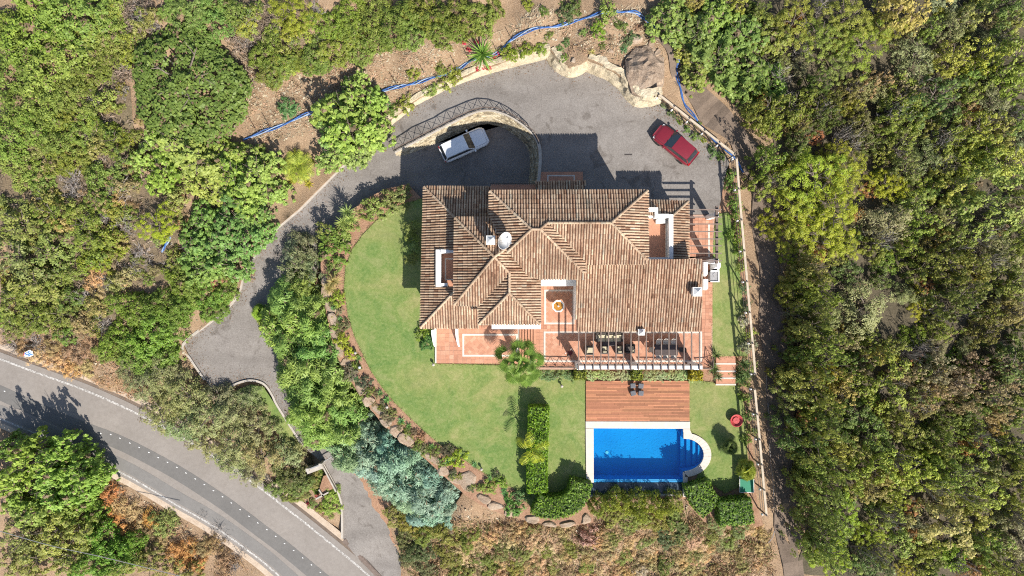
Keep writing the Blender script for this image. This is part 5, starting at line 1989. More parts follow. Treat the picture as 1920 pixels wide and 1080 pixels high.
pl = empty('planter_box', P(612, 905, -3.7))
tag(pl, 'reddish planter box with white edges beside the drive below the gate', 'planter')
setparent(MB().prism([PX(606, 893, -3.3), PX(616, 890, -3.3), PX(626, 915, -3.3), PX(604, 928, -3.3), PX(598, 918, -3.3)], -4.5, -3.35).build('soil', M['soil']), pl)
for (u0, v0), (u1, v1) in [((604, 872), (630, 922)), ((592, 936), (616, 923)), ((598, 918), (606, 930))]:
    p, q = P(u0, v0, -3.2), P(u1, v1, -3.2)
    m_ = (p + q) / 2
    setparent(MB().box((m_.x, m_.y, -3.5), ((q - p).length, .14, .7), math.atan2(q.y - p.y, q.x - p.x)).build('edge', M['concrete']), pl)

sg = empty('road_sign', P(52, 668, ZR(-5.3)))
tag(sg, 'small white shield-shaped sign with blue marks beside the road', 'sign')
sp = P(52, 668, ZR(-5.3))
setparent(MB().tube([(sp.x, sp.y, -4.4), (sp.x, sp.y, -2.7)], .04, 6).build('post', M['metal_grey']), sg)
sb = empty('tmp') if False else None
face_dir = Vector((.25, -.55, .8)).normalized()
q = face_dir.to_track_quat('Z', 'Y')
ctr = P(53, 663.5, -2.6)
shape = [(-.52, 0.0), (-.2, .30), (.42, .34), (.52, .05), (.25, -.38), (-.2, -.34)]
mb = MB().prism(shape, -.02, .02)
M['sign_white'] = mat_plain('sign_white', (.5, .5, .5), .6)
bo = mb.build('sign_board', M['sign_white'])
M['sign_blue'] = mat_plain('sign_blue', (.02, .14, .42), .5)
M['sign_red'] = mat_plain('sign_red', (.5, .06, .08), .5)
rot = q @ Vector((0, 0, 1))
bo.rotation_euler = q.to_euler()
bo.location = ctr
setparent(bo, sg)
marks = MB()
for cx_, sgn in ((-.10, 1), (.20, -1)):
    for x_, y_, w_, h_ in ((0, .20, .24, .09), (-.08, .10, .09, .16), (0, 0, .24, .09), (.08 * sgn, -.10, .09, .16), (0, -.20, .24, .09)):
        marks.box((cx_ + x_, y_, .03), (w_, h_, .014))
mk = marks.build('lettering', M['sign_blue'])
mk.rotation_euler = q.to_euler()
mk.location = ctr
setparent(mk, sg)
rm = MB().prism([(-.50, .02), (-.2, .30), (-.12, .28), (-.40, .02)], .021, .028).build('red_edge', M['sign_red'])
rm.rotation_euler = q.to_euler()
rm.location = ctr
setparent(rm, sg)

# garden lamps
for u, v, z, lab in [(676, 688, 0, 'round glass garden lamp at the left edge of the lawn'), (813.5, 683, 0, 'white garden lamp below the left corner of the terrace'), (668, 661, 0, 'small white garden lamp by the yellow shrub on the left lawn edge'), (727, 762, 0, 'small garden lamp in the boulder bed left of the lawn'), (1053, 723, 0, 'tiny white lamp in the lawn left of the timber deck'), (903, 878, 0, 'small white lamp in the flower bed at the bottom of the lawn')]:
    r = empty('garden_lamp', P(u, v, z))
    tag(r, lab, 'lamp', 'small lamps round the lawn')
    MB().lathe([(.06, 0), (.05, .25), (.08, .27)], 10).build('stem', M['metal_grey'], r)
    MB().lathe([(.03, .26), (.11, .31), (.14, .40), (.11, .49), (.03, .52)], 14).build('globe', M['lamp_clear'] if v == 688 else M['concrete'], r, True)

# man-hole cover on the forecourt
o = MB().prism([PX(1171, 288.5, 1.06), PX(1185, 288.5, 1.06), PX(1185, 291, 1.06), PX(1171, 291, 1.06)], .9, 1.062).build('drain_grate', M['iron'])
tag(o, 'small dark drain slot in the forecourt paving', 'drain')

# ------------------------------------------------------------------ vegetation prototypes
def leaf_mesh(name, pos, nrm, ln, wd, tint, mat, dirs=None, fold=0.0):
    """one diamond leaf per point"""
    n = len(pos)
    rnd = RNG.normal(size=(n, 3))
    if dirs is not None:
        rnd = dirs + 0.35 * rnd
    t = rnd - nrm * (rnd * nrm).sum(1, keepdims=True)
    t /= np.linalg.norm(t, axis=1, keepdims=True) + 1e-9
    b = np.cross(nrm, t)
    ln = np.broadcast_to(ln, (n,))[:, None]
    wd = np.broadcast_to(wd, (n,))[:, None]
    v = np.empty((n, 4, 3))
    v[:, 0] = pos - t * ln * .5
    v[:, 1] = pos + b * wd * .5 + t * ln * .05 - nrm * fold * ln
    v[:, 2] = pos + t * ln * .5
    v[:, 3] = pos - b * wd * .5 + t * ln * .05 - nrm * fold * ln
    me = bpy.data.meshes.new(name)
    me.vertices.add(4 * n)
    me.vertices.foreach_set('co', v.reshape(-1).astype(np.float32))
    me.loops.add(4 * n)
    me.loops.foreach_set('vertex_index', np.arange(4 * n, dtype=np.int32))
    me.polygons.add(n)
    me.polygons.foreach_set('loop_start', np.arange(0, 4 * n, 4, dtype=np.int32))
    me.polygons.foreach_set('loop_total', np.full(n, 4, np.int32))
    me.materials.append(mat)
    me.update(calc_edges=True)
    me.attributes.new('tint', 'FLOAT', 'FACE').data.foreach_set('value', np.clip(tint, 0, 1).astype(np.float32))
    return me


def unit(a):
    return a / (np.linalg.norm(a, axis=1, keepdims=True) + 1e-9)


def crown_pts(Rr, Ht, base, nclump, rc, npl, lobes=0.2, shell=.75, up=.5, flat=1.0, under=.15):
    """leaf positions, normals and tints of a crown built of many leaf clumps"""
    ph = RNG.uniform(0, 6.28, 6)
    d = RNG.normal(size=(nclump * 3, 3))
    d = unit(d)
    d = d[d[:, 2] > -under][:nclump]
    th = np.arctan2(d[:, 1], d[:, 0])
    lob = 1 + lobes * np.sin(2 * th + ph[0]) + lobes * .8 * np.sin(3 * th + ph[1]) + lobes * .6 * np.sin(5 * th + ph[2])
    rr = RNG.uniform(shell, 1.0, len(d)) ** .7 * lob
    hh = (Ht - base)
    c = np.stack([d[:, 0] * rr * Rr, d[:, 1] * rr * Rr, base + np.maximum(d[:, 2], -under) * hh * flat * (0.85 + .15 * np.sin(3 * th + ph[3] + d[:, 2] * 4)) * rr], 1)
    ct = np.clip(RNG.normal(.5, .17, len(c)), 0, 1)
    rcs = rc * RNG.uniform(.7, 1.3, len(c))
    pos = np.repeat(c, npl, 0)
    dd = unit(RNG.normal(size=pos.shape) + np.array([0, 0, .45]) + 0.5 * np.repeat(d, npl, 0))
    rad = np.repeat(rcs, npl)[:, None] * RNG.uniform(.45, 1.0, (len(pos), 1))
    p = pos + dd * rad * np.array([1, 1, .8])
    nr = unit(.8 * dd + (up + .25) * np.array([.15, -.25, 1]) + .33 * RNG.normal(size=p.shape))
    ct[RNG.uniform(0, 1, len(ct)) < .022] = -9
    tint = np.clip(np.repeat(ct, npl) * .6 + .4 * RNG.uniform(0.02, 1, len(p)), 0, 1)
    tint[RNG.uniform(0, 1, len(p)) < .03] = 0
    return p, nr, tint, dd


def trunk_mesh(name, Ht, r0, limbs, spread, seed, mat=None, lean=.2):
    rs = random.Random(seed)
    mb = MB()
    top = Vector((rs.uniform(-lean, lean), rs.uniform(-lean, lean), Ht * .45))
    mb.tube([(0, 0, -.5), (top.x * .3, top.y * .3, Ht * .2), top], [r0 * 1.25, r0, r0 * .8], 7)
    for i in range(limbs):
        a = 6.28 * i / limbs + rs.uniform(-.3, .3)
        e = Vector((math.cos(a) * spread * rs.uniform(.5, .9), math.sin(a) * spread * rs.uniform(.5, .9), Ht * rs.uniform(.68, .9)))
        m_ = top.lerp(e, .5) + Vector((rs.uniform(-.15, .15), rs.uniform(-.15, .15), .15)) * spread * .4
        mb.tube([top.lerp(Vector((0, 0, Ht * .3)), .2), m_, e], [r0 * .55, r0 * .35, r0 * .12], 5, False)
        for _ in range(2):
            f = m_.lerp(e, rs.uniform(.1, .6))
            g = f + Vector((rs.uniform(-1, 1), rs.uniform(-1, 1), rs.uniform(.1, .6))) * spread * .35
            mb.tube([f, g], [r0 * .22, r0 * .06], 4, False)
    return mb.mesh(name, mat or M['bark'])


def twig_mesh(name, Rr, Ht, n, seed, mat):
    rs = random.Random(seed)
    mb = MB()
    for i in range(n):
        a = rs.uniform(0, 6.28)
        el = rs.uniform(.15, 1.3)
        L = Rr * rs.uniform(.6, 1.1)
        d = Vector((math.cos(a) * math.cos(el), math.sin(a) * math.cos(el), math.sin(el) * Ht / Rr))
        st = Vector((rs.uniform(-.3, .3) * Rr, rs.uniform(-.3, .3) * Rr, 0))
        p1 = st + d * L * .5
        p2 = st + d * L + Vector((rs.uniform(-.2, .2), rs.uniform(-.2, .2), 0)) * L
        mb.tint = rs.random()
        mb.tube([st, p1, p2], [.035, .024, .010], 3, False)
        for _ in range(4):
            f = p1.lerp(p2, rs.uniform(-.4, .9))
            g = f + Vector((rs.uniform(-1, 1), rs.uniform(-1, 1), rs.uniform(-.1, .7))) * L * .32
            mb.tube([f, g], [.017, .007], 3, False)
    return mb.mesh(name, mat)


PROTO = {}


def proto(kind, Rr, Ht, base, nclump, rc, npl, ln, wd, variants=3, lobes=.2, shell=.75, up=.5, flat=1.0, mat='leaf', trunk=None, outward=False, under=.15, fold=.0):
    out = []
    for i in range(variants):
        p, nr, ti, dd = crown_pts(Rr, Ht, base, nclump, rc, npl, lobes, shell, up, flat, under)
        l_ = ln * RNG.uniform(.7, 1.3, len(p))
        me = leaf_mesh('crown', p, nr, l_, l_ * wd / ln, ti, M[mat], dd if outward else None, fold)
        tm = trunk_mesh('trunk', Ht, trunk[0], trunk[1], Rr * .75, 100 + i + len(PROTO) * 7) if trunk else None
        out.append((me, tm))
    PROTO[kind] = (out, Rr, Ht)


proto('mastic', 2.6, 2.4, .25, 240, .38, 24, .20, .12, 4, .24, .6, .7, .9)
proto('carob', 5.0, 4.6, .9, 900, .50, 15, .30, .20, 2, .07, .80, .75, .8, trunk=(.22, 6))
proto('rosette', 2.9, 3.9, .9, 230, .36, 14, .40, .24, 4, .26, .45, .55, .85, trunk=(.13, 6), fold=.05)
proto('oak', 2.0, 3.0, .5, 84, .33, 34, .175, .12, 4, .26, .5, .55, .9, trunk=(.10, 5))
proto('pine', 2.8, 5.0, 2.2, 125, .36, 60, .22, .055, 3, .2, .35, .35, .75, trunk=(.15, 7), outward=True)
proto('olive', 2.0, 3.4, .9, 115, .42, 24, .23, .085, 3, .22, .4, .45, .9, trunk=(.14, 5))
proto('conifer', 1.75, 3.6, .2, 150, .40, 34, .36, .075, 3, .12, .7, .35, .95, outward=True, under=.3)
proto('scrub', 1.0, 1.0, .1, 44, .28, 20, .17, .11, 4, .28, .5, .6, .9)
proto('dry', .95, .75, .05, 40, .27, 24, .30, .035, 3, .28, .4, .2, .8, mat='leaf_dull', outward=True)
proto('flower', .5, .6, .1, 22, .2, 16, .14, .1, 2, .2, .5, .6, .9)
PROTO['twig'] = ([(twig_mesh('branches', 1.5, 1.3, 30, 60 + i, M['dead_wood']), None) for i in range(3)], 1.5, 1.3)


def blade_plant(kind, nb, L, w, el0, el1, droop, h0=0.05, variants=2, mat='leaf', seg=3, stem=0):
    """rosette of long blades: agave, yucca, cycad, tufts"""
    out = []
    for v_ in range(variants):
        mb = MB()
        for i in range(nb):
            a = 2.39996 * i + random.uniform(-.2, .2)
            el = el0 + (el1 - el0) * (i / nb) + random.uniform(-.1, .1)
            ll = L * random.uniform(.75, 1.1)
            p = Vector((0, 0, h0 + stem * (i / nb)))
            d = Vector((math.cos(a) * math.cos(el), math.sin(a) * math.cos(el), math.sin(el)))
            sd = Vector((-math.sin(a), math.cos(a), 0))
            mb.tint = random.random()
            prev = (p - sd * w * .3, p + sd * w * .3)
            for s_ in range(1, seg + 1):
                t = s_ / seg
                d2 = (d + Vector((0, 0, -droop * t))).normalized()
                p = p + d2 * ll / seg
                ww = w * (1 - t ** 1.6) * .5 + .002
                cur = (p - sd * ww, p + sd * ww)
                mb.quad(prev[0], prev[1], cur[1], cur[0])
                prev = cur
        out.append((mb.mesh('blades', M[mat]), None))
    PROTO[kind] = (out, L, L * .8)


blade_plant('agave', 26, .55, .10, .15, 1.3, .25)
blade_plant('yucca', 60, .85, .075, -.2, 1.4, .3, .35, stem=.5)
blade_plant('tuft', 38, .55, .03, .5, 1.4, .6, .0, 3, 'leaf_dull', 2)


def fan_palm(kind, nf, stalk, rad, trunk_h, tr):
    """fan palm: trunk, stalks and pleated round fronds"""
    fr = MB()
    stk = MB()
    for i in range(nf):
        a = 2.39996 * i
        el = 1.5 - 1.75 * (i / nf) ** .8
        d = Vector((math.cos(a) * math.cos(el), math.sin(a) * math.cos(el), math.sin(el)))
        b0 = Vector((0, 0, trunk_h))
        b1 = b0 + d * stalk * (.45 + .6 * (i / nf)) * random.uniform(.85, 1.15) + Vector((0, 0, .12))
        stk.tube([b0, b0.lerp(b1, .5) + Vector((0, 0, .06)), b1], [.03, .022, .015], 4, False)
        n_ = (d.cross(Vector((-math.sin(a), math.cos(a), 0)))).normalized()
        if n_.z < 0:
            n_ = -n_
        fwd = (d + Vector((0, 0, -.35))).normalized()
        sd = fwd.cross(n_).normalized()
        up_ = sd.cross(fwd).normalized()
        if up_.z < 0:
            up_ = -up_
        m = 26
        for k in range(m):
            t0 = -2.2 + 4.4 * k / m
            t1 = -2.2 + 4.4 * (k + 1) / m
            tm = (t0 + t1) / 2
            rr = rad * (1 - .18 * (abs(tm) / 2.2) ** 2) * random.uniform(.93, 1.05)
            f = lambda t, r_, z_: b1 + fwd * (math.cos(t) * r_) + sd * (math.sin(t) * r_) + up_ * z_
            fr.tint = .25 + .5 * random.random() + (.2 if i < nf * .4 else 0)
            fr.quad(b1, f(t0, rr * .62, -.02), f(tm, rr, -.16), f(tm, rr * .62, .03))
            fr.quad(b1, f(tm, rr * .62, .03), f(tm, rr, -.16), f(t1, rr * .62, -.02))
    tk = MB()
    tk.tube([(0, 0, -.2), (0, 0, trunk_h * .5), (0, 0, trunk_h)], [tr * 1.25, tr, tr * .9], 10)
    PROTO[kind] = ([(fr.mesh('fronds', M['leaf']), tk.mesh('trunk', M['bark']), stk.mesh('leaf_stalks', M['leaf']))], stalk + rad, trunk_h + rad)


fan_palm('fan_palm', 16, 1.45, .74, 2.6, .2)
fan_palm('small_palm', 15, .42, .62, 1.1, .14)


def feather_palm(kind, nf, L, trunk_h, stem_r):
    fr = MB()
    st = MB()
    for i in range(nf):
        a = 2.39996 * i + .4
        el = 1.15 - .9 * (i / nf)
        d = Vector((math.cos(a) * math.cos(el), math.sin(a) * math.cos(el), math.sin(el)))
        sd = Vector((-math.sin(a), math.cos(a), 0))
        p = Vector((0, 0, trunk_h))
        pts = [p.copy()]
        m = 14
        for k in range(m):
            d = (d + Vector((0, 0, -.11))).normalized()
            p = p + d * L / m
            pts.append(p.copy())
            if k > 1:
                ll = L * .24 * math.sin(math.pi * (k + 1) / (m + 1.5)) + .06
                for s_ in (-1, 1):
                    fr.tint = random.random()
                    q = p + (sd * s_ * .9 + d * .45 + Vector((0, 0, -.15))).normalized() * ll
                    w = d * .036
                    fr.quad(p - w, p + w, q + w * .3, q - w * .3)
        st.tube(pts, [.025 * (1 - .7 * i_ / m) for i_ in range(m + 1)], 4, False)
    tk = MB().tube([(0, 0, -.2), (0, 0, trunk_h)], [stem_r * 1.2, stem_r], 8)
    PROTO[kind] = ([(fr.mesh('fronds', M['leaf']), tk.mesh('trunk', M['bark']), st.mesh('leaf_stalks', M['leaf']))], L, trunk_h + .5)


feather_palm('feather_palm', 6, 1.6, 2.2, .07)
feather_palm('cycad', 22, 1.5, .35, .2)

GARD_XY = rail_xy(WESTWALL) + [(p[0], p[1]) for p in [PX(790, 372, 0), PX(1400, 372, 0), PX(1437, 966, 0)]] + rail_xy(SOUTH)
DRIVE_AREA = bed_poly


def zg(x, y):
    if inside(x, y, GARD_XY):
        return 0.0
    if inside(x, y, DRIVE_AREA):
        return bz(x, y) - .08
    return gz(x, y)


PLANTS = []
LEAFGAIN = 1.55


def plant(kind, u, v, rpx, col, name, desc, cat, where, z=None, hs=1.0, var=None, group=None):
    """a plant whose crown shows at pixel (u, v) with radius rpx"""
    vs, Rr, Ht = PROTO[kind]
    g = z
    p = P(u, v, 0)
    for _ in range(3):
        gg = zg(p.x, p.y) if z is None else z
        s_ = rpx * S * (H - gg - 1.5) / H / Rr
        p = P(u, v, gg + Ht * s_ * hs * .62)
        g = gg
    gg = zg(p.x, p.y) if z is None else z
    it = vs[random.randrange(len(vs)) if var is None else var]
    c = tuple(max(.004, k * w_ * LEAFGAIN * random.uniform(.93, 1.07)) for k, w_ in zip(col, (1.02, 1.02, .95)))
    sc = (s_ * random.uniform(.94, 1.06), s_ * random.uniform(.94, 1.06), s_ * hs)
    if it[1] is None:
        o = bpy.data.objects.new(name, it[0])
        link(o)
        o.color = (*c, 1)
    else:
        o = bpy.data.objects.new(name, None)
        o.empty_display_size = .3
        link(o)
        nm = ('crown', 'trunk', 'leaf_stalks')
        if 'palm' in kind or kind == 'cycad':
            nm = ('fronds', 'trunk', 'leaf_stalks')
        for me, n_ in zip(it, nm):
            ch = link(bpy.data.objects.new(n_, me), o)
            ch.color = (*c, 1)
    o.location = (p.x, p.y, gg)
    o.scale = sc
    o.rotation_euler.z = random.uniform(0, 6.28)
    o['category'] = cat
    if group:
        o['group'] = group
    PLANTS.append((o, desc, where, u, v))
    return o


# colours are leaf albedos
YG, GR, DG, LG, OL, GO, PI, YL = (.128, .165, .032), (.085, .145, .026), (.055, .100, .022), (.165, .235, .060), (.12, .135, .038), (.175, .185, .085), (.20, .235, .022), (.18, .205, .026)
BLUE, CON, HED, BRN, ORG, TAN = (.165, .24, .18), (.135, .21, .05), (.105, .20, .014), (.20, .14, .075), (.30, .165, .06), (.33, .235, .115)


def jit(c, a=.12):
    k = random.uniform(1 - a, 1 + a)
    return (c[0] * k * random.uniform(.9, 1.1), c[1] * k, c[2] * k * random.uniform(.85, 1.15))


# ---- left side: the mastic slope at the top left
for u, v, r in [(50, 40, 62), (135, 30, 62), (200, 60, 40), (20, 120, 58), (100, 110, 62), (175, 120, 46), (50, 190, 58), (125, 180, 44), (15, 250, 50), (85, 250, 46), (150, 240, 36), (30, 310, 40), (110, 300, 36), (70, 340, 30), (185, 75, 40), (200, 20, 35), (140, 275, 30), (10, 60, 40)]:
    plant('mastic', u, v, r, jit(YG), 'mastic_shrub', 'dense yellow-green shrub', 'shrub', 'on the top left slope', group='shrubs on the left hillside')
plant('carob', 338, 150, 112, (.085, .135, .028), 'carob_tree', 'largest round dark green tree, leftmost big crown,', 'tree', 'above the lighter driveway trees', hs=.9)
for u, v, r in [(345, 25, 40), (390, 25, 44), (410, 8, 34), (320, 10, 26)]:
    plant('mastic', u, v, r, jit((.11, .165, .04)), 'mastic_shrub', 'mid-green shrub', 'shrub', 'at the top edge above the big round tree', group='shrubs on the left hillside')
plant('pine', 545, 22, 42, YL, 'young_pine', 'bright yellow-green young pine', 'tree', 'at the top edge of the left slope', hs=.7)
for u, v, r in [(500, 95, 34), (520, 125, 32), (505, 130, 28), (590, 95, 30), (640, 70, 42), (610, 40, 34), (690, 60, 44), (740, 40, 44), (700, 15, 40), (790, 20, 38), (820, 42, 34), (860, 25, 36), (900, 30, 30), (770, 62, 28), (670, 95, 26), (590, 120, 24), (560, 108, 26), (925, 12, 22), (650, 20, 34), (850, 50, 24)]:
    plant('mastic', u, v, r, jit((.115, .15, .028)), 'mastic_shrub', 'olive-green shrub', 'shrub', 'in the thicket above the bare hillside', group='shrubs on the left hillside')
for u, v, r in [(640, 200, 46), (690, 185, 32), (655, 245, 52), (615, 235, 34), (690, 235, 36), (625, 285, 34), (670, 285, 32), (660, 165, 30)]:
    plant('rosette', u, v, r, jit(LG, .06), 'leafy_tree', 'pale green clumpy tree', 'tree', 'beside the blue pipes left of the upper drive', hs=1.35, group='pale clumpy trees along the drive')
for u, v, r in [(330, 262, 48), (300, 320, 38), (370, 300, 48), (420, 280, 34), (430, 325, 46), (480, 320, 44), (500, 355, 34), (400, 350, 40), (450, 370, 38), (350, 245, 34), (280, 275, 34), (470, 290, 28)]:
    plant('rosette', u, v, r, jit((.17, .235, .05), .06), 'leafy_tree', 'light green clumpy tree', 'tree', 'left of the driveway below the big round tree', group='pale clumpy trees along the drive')
for u, v, r in [(380, 415, 36), (430, 410, 40), (475, 410, 30), (360, 460, 40), (410, 460, 44), (455, 455, 36), (430, 495, 38), (385, 505, 34), (490, 435, 24)]:
    plant('rosette', u, v, r, jit((.12, .20, .052), .08), 'leafy_tree', 'fresh green clumpy tree', 'tree', 'beside the drive left of the garden', group='pale clumpy trees along the drive')
plant('pine', 293, 421, 38, (.19, .25, .022), 'young_pine', 'small round bright green pine', 'tree', 'alone in the scrub left of the drive', hs=.75)
plant('pine', 190, 488, 22, (.19, .22, .025), 'young_pine', 'tiny bright green pine', 'tree', 'in the brown scrub on the left', hs=.6)
for u, v, r in [(250, 580, 42), (300, 575, 38), (225, 625, 40), (280, 625, 42), (312, 615, 30), (245, 665, 36), (285, 672, 36), (312, 658, 24), (345, 570, 30), (390, 555, 30), (400, 585, 24), (360, 525, 32), (335, 535, 28), (420, 540, 26), (205, 660, 28)]:
    plant('mastic', u, v, r, jit((.098, .155, .026)), 'green_bush', 'fresh green bush', 'bush', 'left of the turning place', group='bushes left of the turning place', hs=1.2)
for u, v, r in [(40, 420, 44), (95, 400, 36), (30, 480, 50), (95, 470, 42), (60, 530, 44), (110, 520, 30), (20, 560, 36), (150, 420, 38), (170, 450, 32), (60, 600, 36), (110, 590, 30), (20, 610, 26), (130, 560, 26), (120, 630, 22), (210, 260, 30), (230, 300, 28), (180, 380, 22)]:
    plant('oak', u, v, r, jit(random.choice([(.12, .15, .032), (.15, .17, .05), (.10, .14, .03)])), 'scrub_oak', 'loose olive-green scrub tree', 'tree', 'on the left edge slope', group='scrub trees on the left slope')
for u, v, r in [(130, 60 + 270, 30), (175, 300, 30), (210, 350, 34), (230, 420, 30), (260, 470, 26), (240, 500, 26), (130, 350, 28), (80, 370, 24), (190, 405, 26), (280, 500, 22), (200, 530, 30), (165, 560, 28), (190, 600, 26), (60, 640, 26), (20, 650, 24), (180, 190, 24), (235, 120, 22), (260, 20, 26), (290, 45, 18), (450, 40, 26), (480, 20, 22), (460, 80, 22), (550, 70, 22), (590, 20, 24), (170, 260, 22), (230, 170, 18), (600, 70, 18), (770, 75, 16), (310, 500, 20)]:
    plant('twig', u, v, r, (1, 1, 1), 'dead_bush', 'bare grey-brown bush', 'bush', 'on the left hillside', group='bare bushes on the left hillside')
LZ = [[(0, 250), (150, 200), (260, 170), (270, 330), (345, 370), (330, 470), (350, 520), (220, 540), (190, 640), (60, 620), (0, 600)], [(190, 10), (310, 0), (250, 80), (240, 190), (190, 210)], [(430, 0), (540, 30), (600, 80), (500, 160), (440, 60)]]
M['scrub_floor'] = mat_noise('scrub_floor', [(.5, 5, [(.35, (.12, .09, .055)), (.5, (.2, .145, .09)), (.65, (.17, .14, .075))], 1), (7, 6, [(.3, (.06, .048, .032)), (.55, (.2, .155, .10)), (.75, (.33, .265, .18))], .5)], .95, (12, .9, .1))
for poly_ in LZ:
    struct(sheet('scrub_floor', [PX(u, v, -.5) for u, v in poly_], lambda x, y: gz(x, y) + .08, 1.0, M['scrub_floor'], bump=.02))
cnt = 0
while cnt < 165:
    reg = LZ[0] if cnt < 125 else LZ[1] if cnt < 145 else LZ[2]
    u, v = random.uniform(0, 620), random.uniform(0, 660)
    if not inside(u, v, reg):
        continue
    cnt += 1
    c = random.choice([(.13, .16, .03), (.15, .17, .05), (.10, .14, .03), (.17, .18, .05), (.2, .165, .07), (.16, .185, .03)])
    plant('scrub', u, v, random.uniform(10, 22), jit(c), 'hillside_shrub', 'small ' + ('brownish' if c[2] == .07 else 'olive' if c[2] == .05 else 'green') + ' shrub', 'shrub', ('top left slope' if v < 230 else 'slope above lone pine' if v < 420 else 'slope below lone pine') + (' at left edge' if u < 130 else ''), hs=random.uniform(1.0, 1.8), group='small shrubs on the left hillside')
# olives between the road and the turning place
for u, v, r in [(300, 700, 34), (265, 720, 30), (300, 770, 38), (350, 745, 42), (390, 780, 42), (345, 800, 36), (430, 770, 34), (440, 830, 40), (480, 800, 34), (490, 860, 38), (430, 870, 30), (385, 830, 32), (530, 850, 30), (240, 700, 26), (470, 890, 24), (330, 706, 22), (462, 748, 26), (505, 800, 22), (545, 845, 22), (410, 745, 28)]:
    plant('olive', u, v, r, jit(GO if v > 760 else (.15, .165, .075), .08), 'olive_tree', 'grey-green olive tree', 'tree', 'between the road and the turning place', hs=.85, group='olive trees beside the road')
for u, v, r, c in [(540, 890, 32, (.075, .095, .03)), (560, 860, 24, (.10, .08, .045)), (525, 910, 24, (.09, .12, .03)), (565, 910, 22, (.10, .14, .035)), (590, 900, 16, (.16, .14, .05)), (620, 943, 22, (.15, .20, .035)), (628, 925, 14, (.14, .19, .035)), (545, 930, 18, (.11, .15, .03)), (600, 898, 13, (.12, .17, .03)), (588, 914, 12, (.13, .18, .03)), (572, 925, 10, (.15, .17, .05)), (603, 952, 10, (.14, .18, .03)), (585, 945, 9, (.12, .16, .04)), (618, 965, 8, (.16, .18, .05))]:
    plant('mastic', u, v, r, jit(c), 'green_bush', 'dark green bush' if c[0] < .1 else 'bright green bush', 'bush', 'by the entrance gate', group='bushes by the gate')
for u, v, r in [(555, 500, 32), (580, 470, 26), (590, 510, 26), (545, 475, 24), (565, 450, 20)]:
    plant('olive', u, v, r, jit((.13, .15, .075), .06), 'olive_tree', 'grey-green olive tree', 'tree', 'between the drive and the garden wall', z=-1.9, hs=1.1, group='olive trees by the garden wall')
for u, v, r, c in [(622, 465, 30, (.085, .15, .025)), (640, 440, 22, (.12, .17, .04)), (610, 435, 20, (.11, .15, .04)), (705, 388, 24, (.13, .17, .04)), (735, 375, 22, (.14, .16, .05)), (755, 362, 16, (.12, .15, .04)), (690, 400, 16, (.12, .15, .03)), (640, 640, 14, (.17, .22, .02)), (655, 660, 12, (.20, .24, .02)), (632, 560, 14, (.15, .21, .03)), (625, 500, 16, (.12, .15, .04)), (645, 610, 12, (.09, .11, .04)), (690, 735, 12, (.09, .13, .03)), (655, 700, 14, (.10, .10, .07)), (682, 718, 13, (.09, .09, .06))]:
    plant('scrub', u, v, r, jit(c), 'garden_shrub', 'small rounded shrub', 'shrub', 'in the bed along the left rim of the lawn', z=-.05, group='shrubs along the left rim of the lawn')
for u, v in [(652, 398), (660, 412), (645, 418)]:
    plant('yucca', u, v, 19, (.19, .25, .08), 'yucca', 'spiky yucca', 'plant', 'at the top left rim of the lawn', z=-.05, group='yuccas by the lawn')
for u, v, r in [(628, 528, 20), (618, 540, 16)]:
    plant('yucca', u, v, r, (.24, .23, .09), 'yucca', 'yellowish spiky yucca', 'plant', 'at the left rim of the lawn', z=-.05, group='yuccas by the lawn')
plant('cycad', 558, 312, 34, (.19, .23, .035), 'cycad', 'large bright feathery cycad', 'plant', 'beside the pale kerb left of the drive')
for u, v, r in [(570, 330, 16), (548, 338, 14), (552, 290, 16), (578, 345, 12)]:
    plant('agave', u, v, r, (.26, .25, .04), 'agave', 'yellowish agave', 'plant', 'beside the cycad left of the drive', group='agaves by the cycad')
for u, v, r in [(536, 200, 18), (545, 205, 14), (615, 285, 14)]:
    plant('scrub', u, v, r, (.07, .15, .05), 'small_bush', 'small bluish-green bush', 'bush', 'on the bare slope above the blue pipes', group='small bushes on the slope')
# conifer hedge on the slope below the garden
for u, v, r in [(545, 570, 40), (575, 540, 30), (590, 575, 34), (545, 610, 42), (588, 615, 40), (560, 650, 42), (605, 655, 38), (572, 690, 42), (618, 695, 38), (590, 730, 42), (635, 735, 38), (600, 770, 42), (645, 775, 36), (600, 805, 36), (640, 810, 34), (565, 715, 34), (525, 590, 24)]:
    plant('conifer', u - 9, v, r * 1.18, jit(CON, .07), 'conifer', 'yellow-green conifer', 'conifer', 'in the green hedge between drive and boulder wall', z=-2.7, hs=.95, group='green conifers below the garden')
for u, v, r in [(650, 830, 34), (690, 805, 26), (690, 845, 38), (725, 835, 32), (660, 862, 32), (730, 875, 40), (770, 865, 32), (765, 905, 40), (805, 895, 32), (800, 935, 40), (835, 925, 28), (770, 940, 32), (815, 960, 28), (848, 948, 22), (840, 972, 20), (790, 965, 24), (730, 905, 32), (700, 880, 30)]:
    plant('conifer', u, v, r * 1.12, jit(BLUE if u > 685 else (.17, .22, .11), .06), 'blue_conifer', 'blue-green conifer' if u > 685 else 'pale grey-green conifer', 'conifer', 'in the blue hedge below the lawn corner', z=-3.0, hs=.95, group='blue conifers below the garden')
plant('small_palm', 488, 585, 20, (.13, .21, .03), 'small_fan_palm', 'small bright fan palm', 'palm', 'at the left foot of the green conifer hedge', z=-2.7)
plant('scrub', 500, 605, 18, (.17, .22, .03), 'small_bush', 'low yellow-green bush', 'bush', 'at the left foot of the green conifer hedge', z=-2.7)
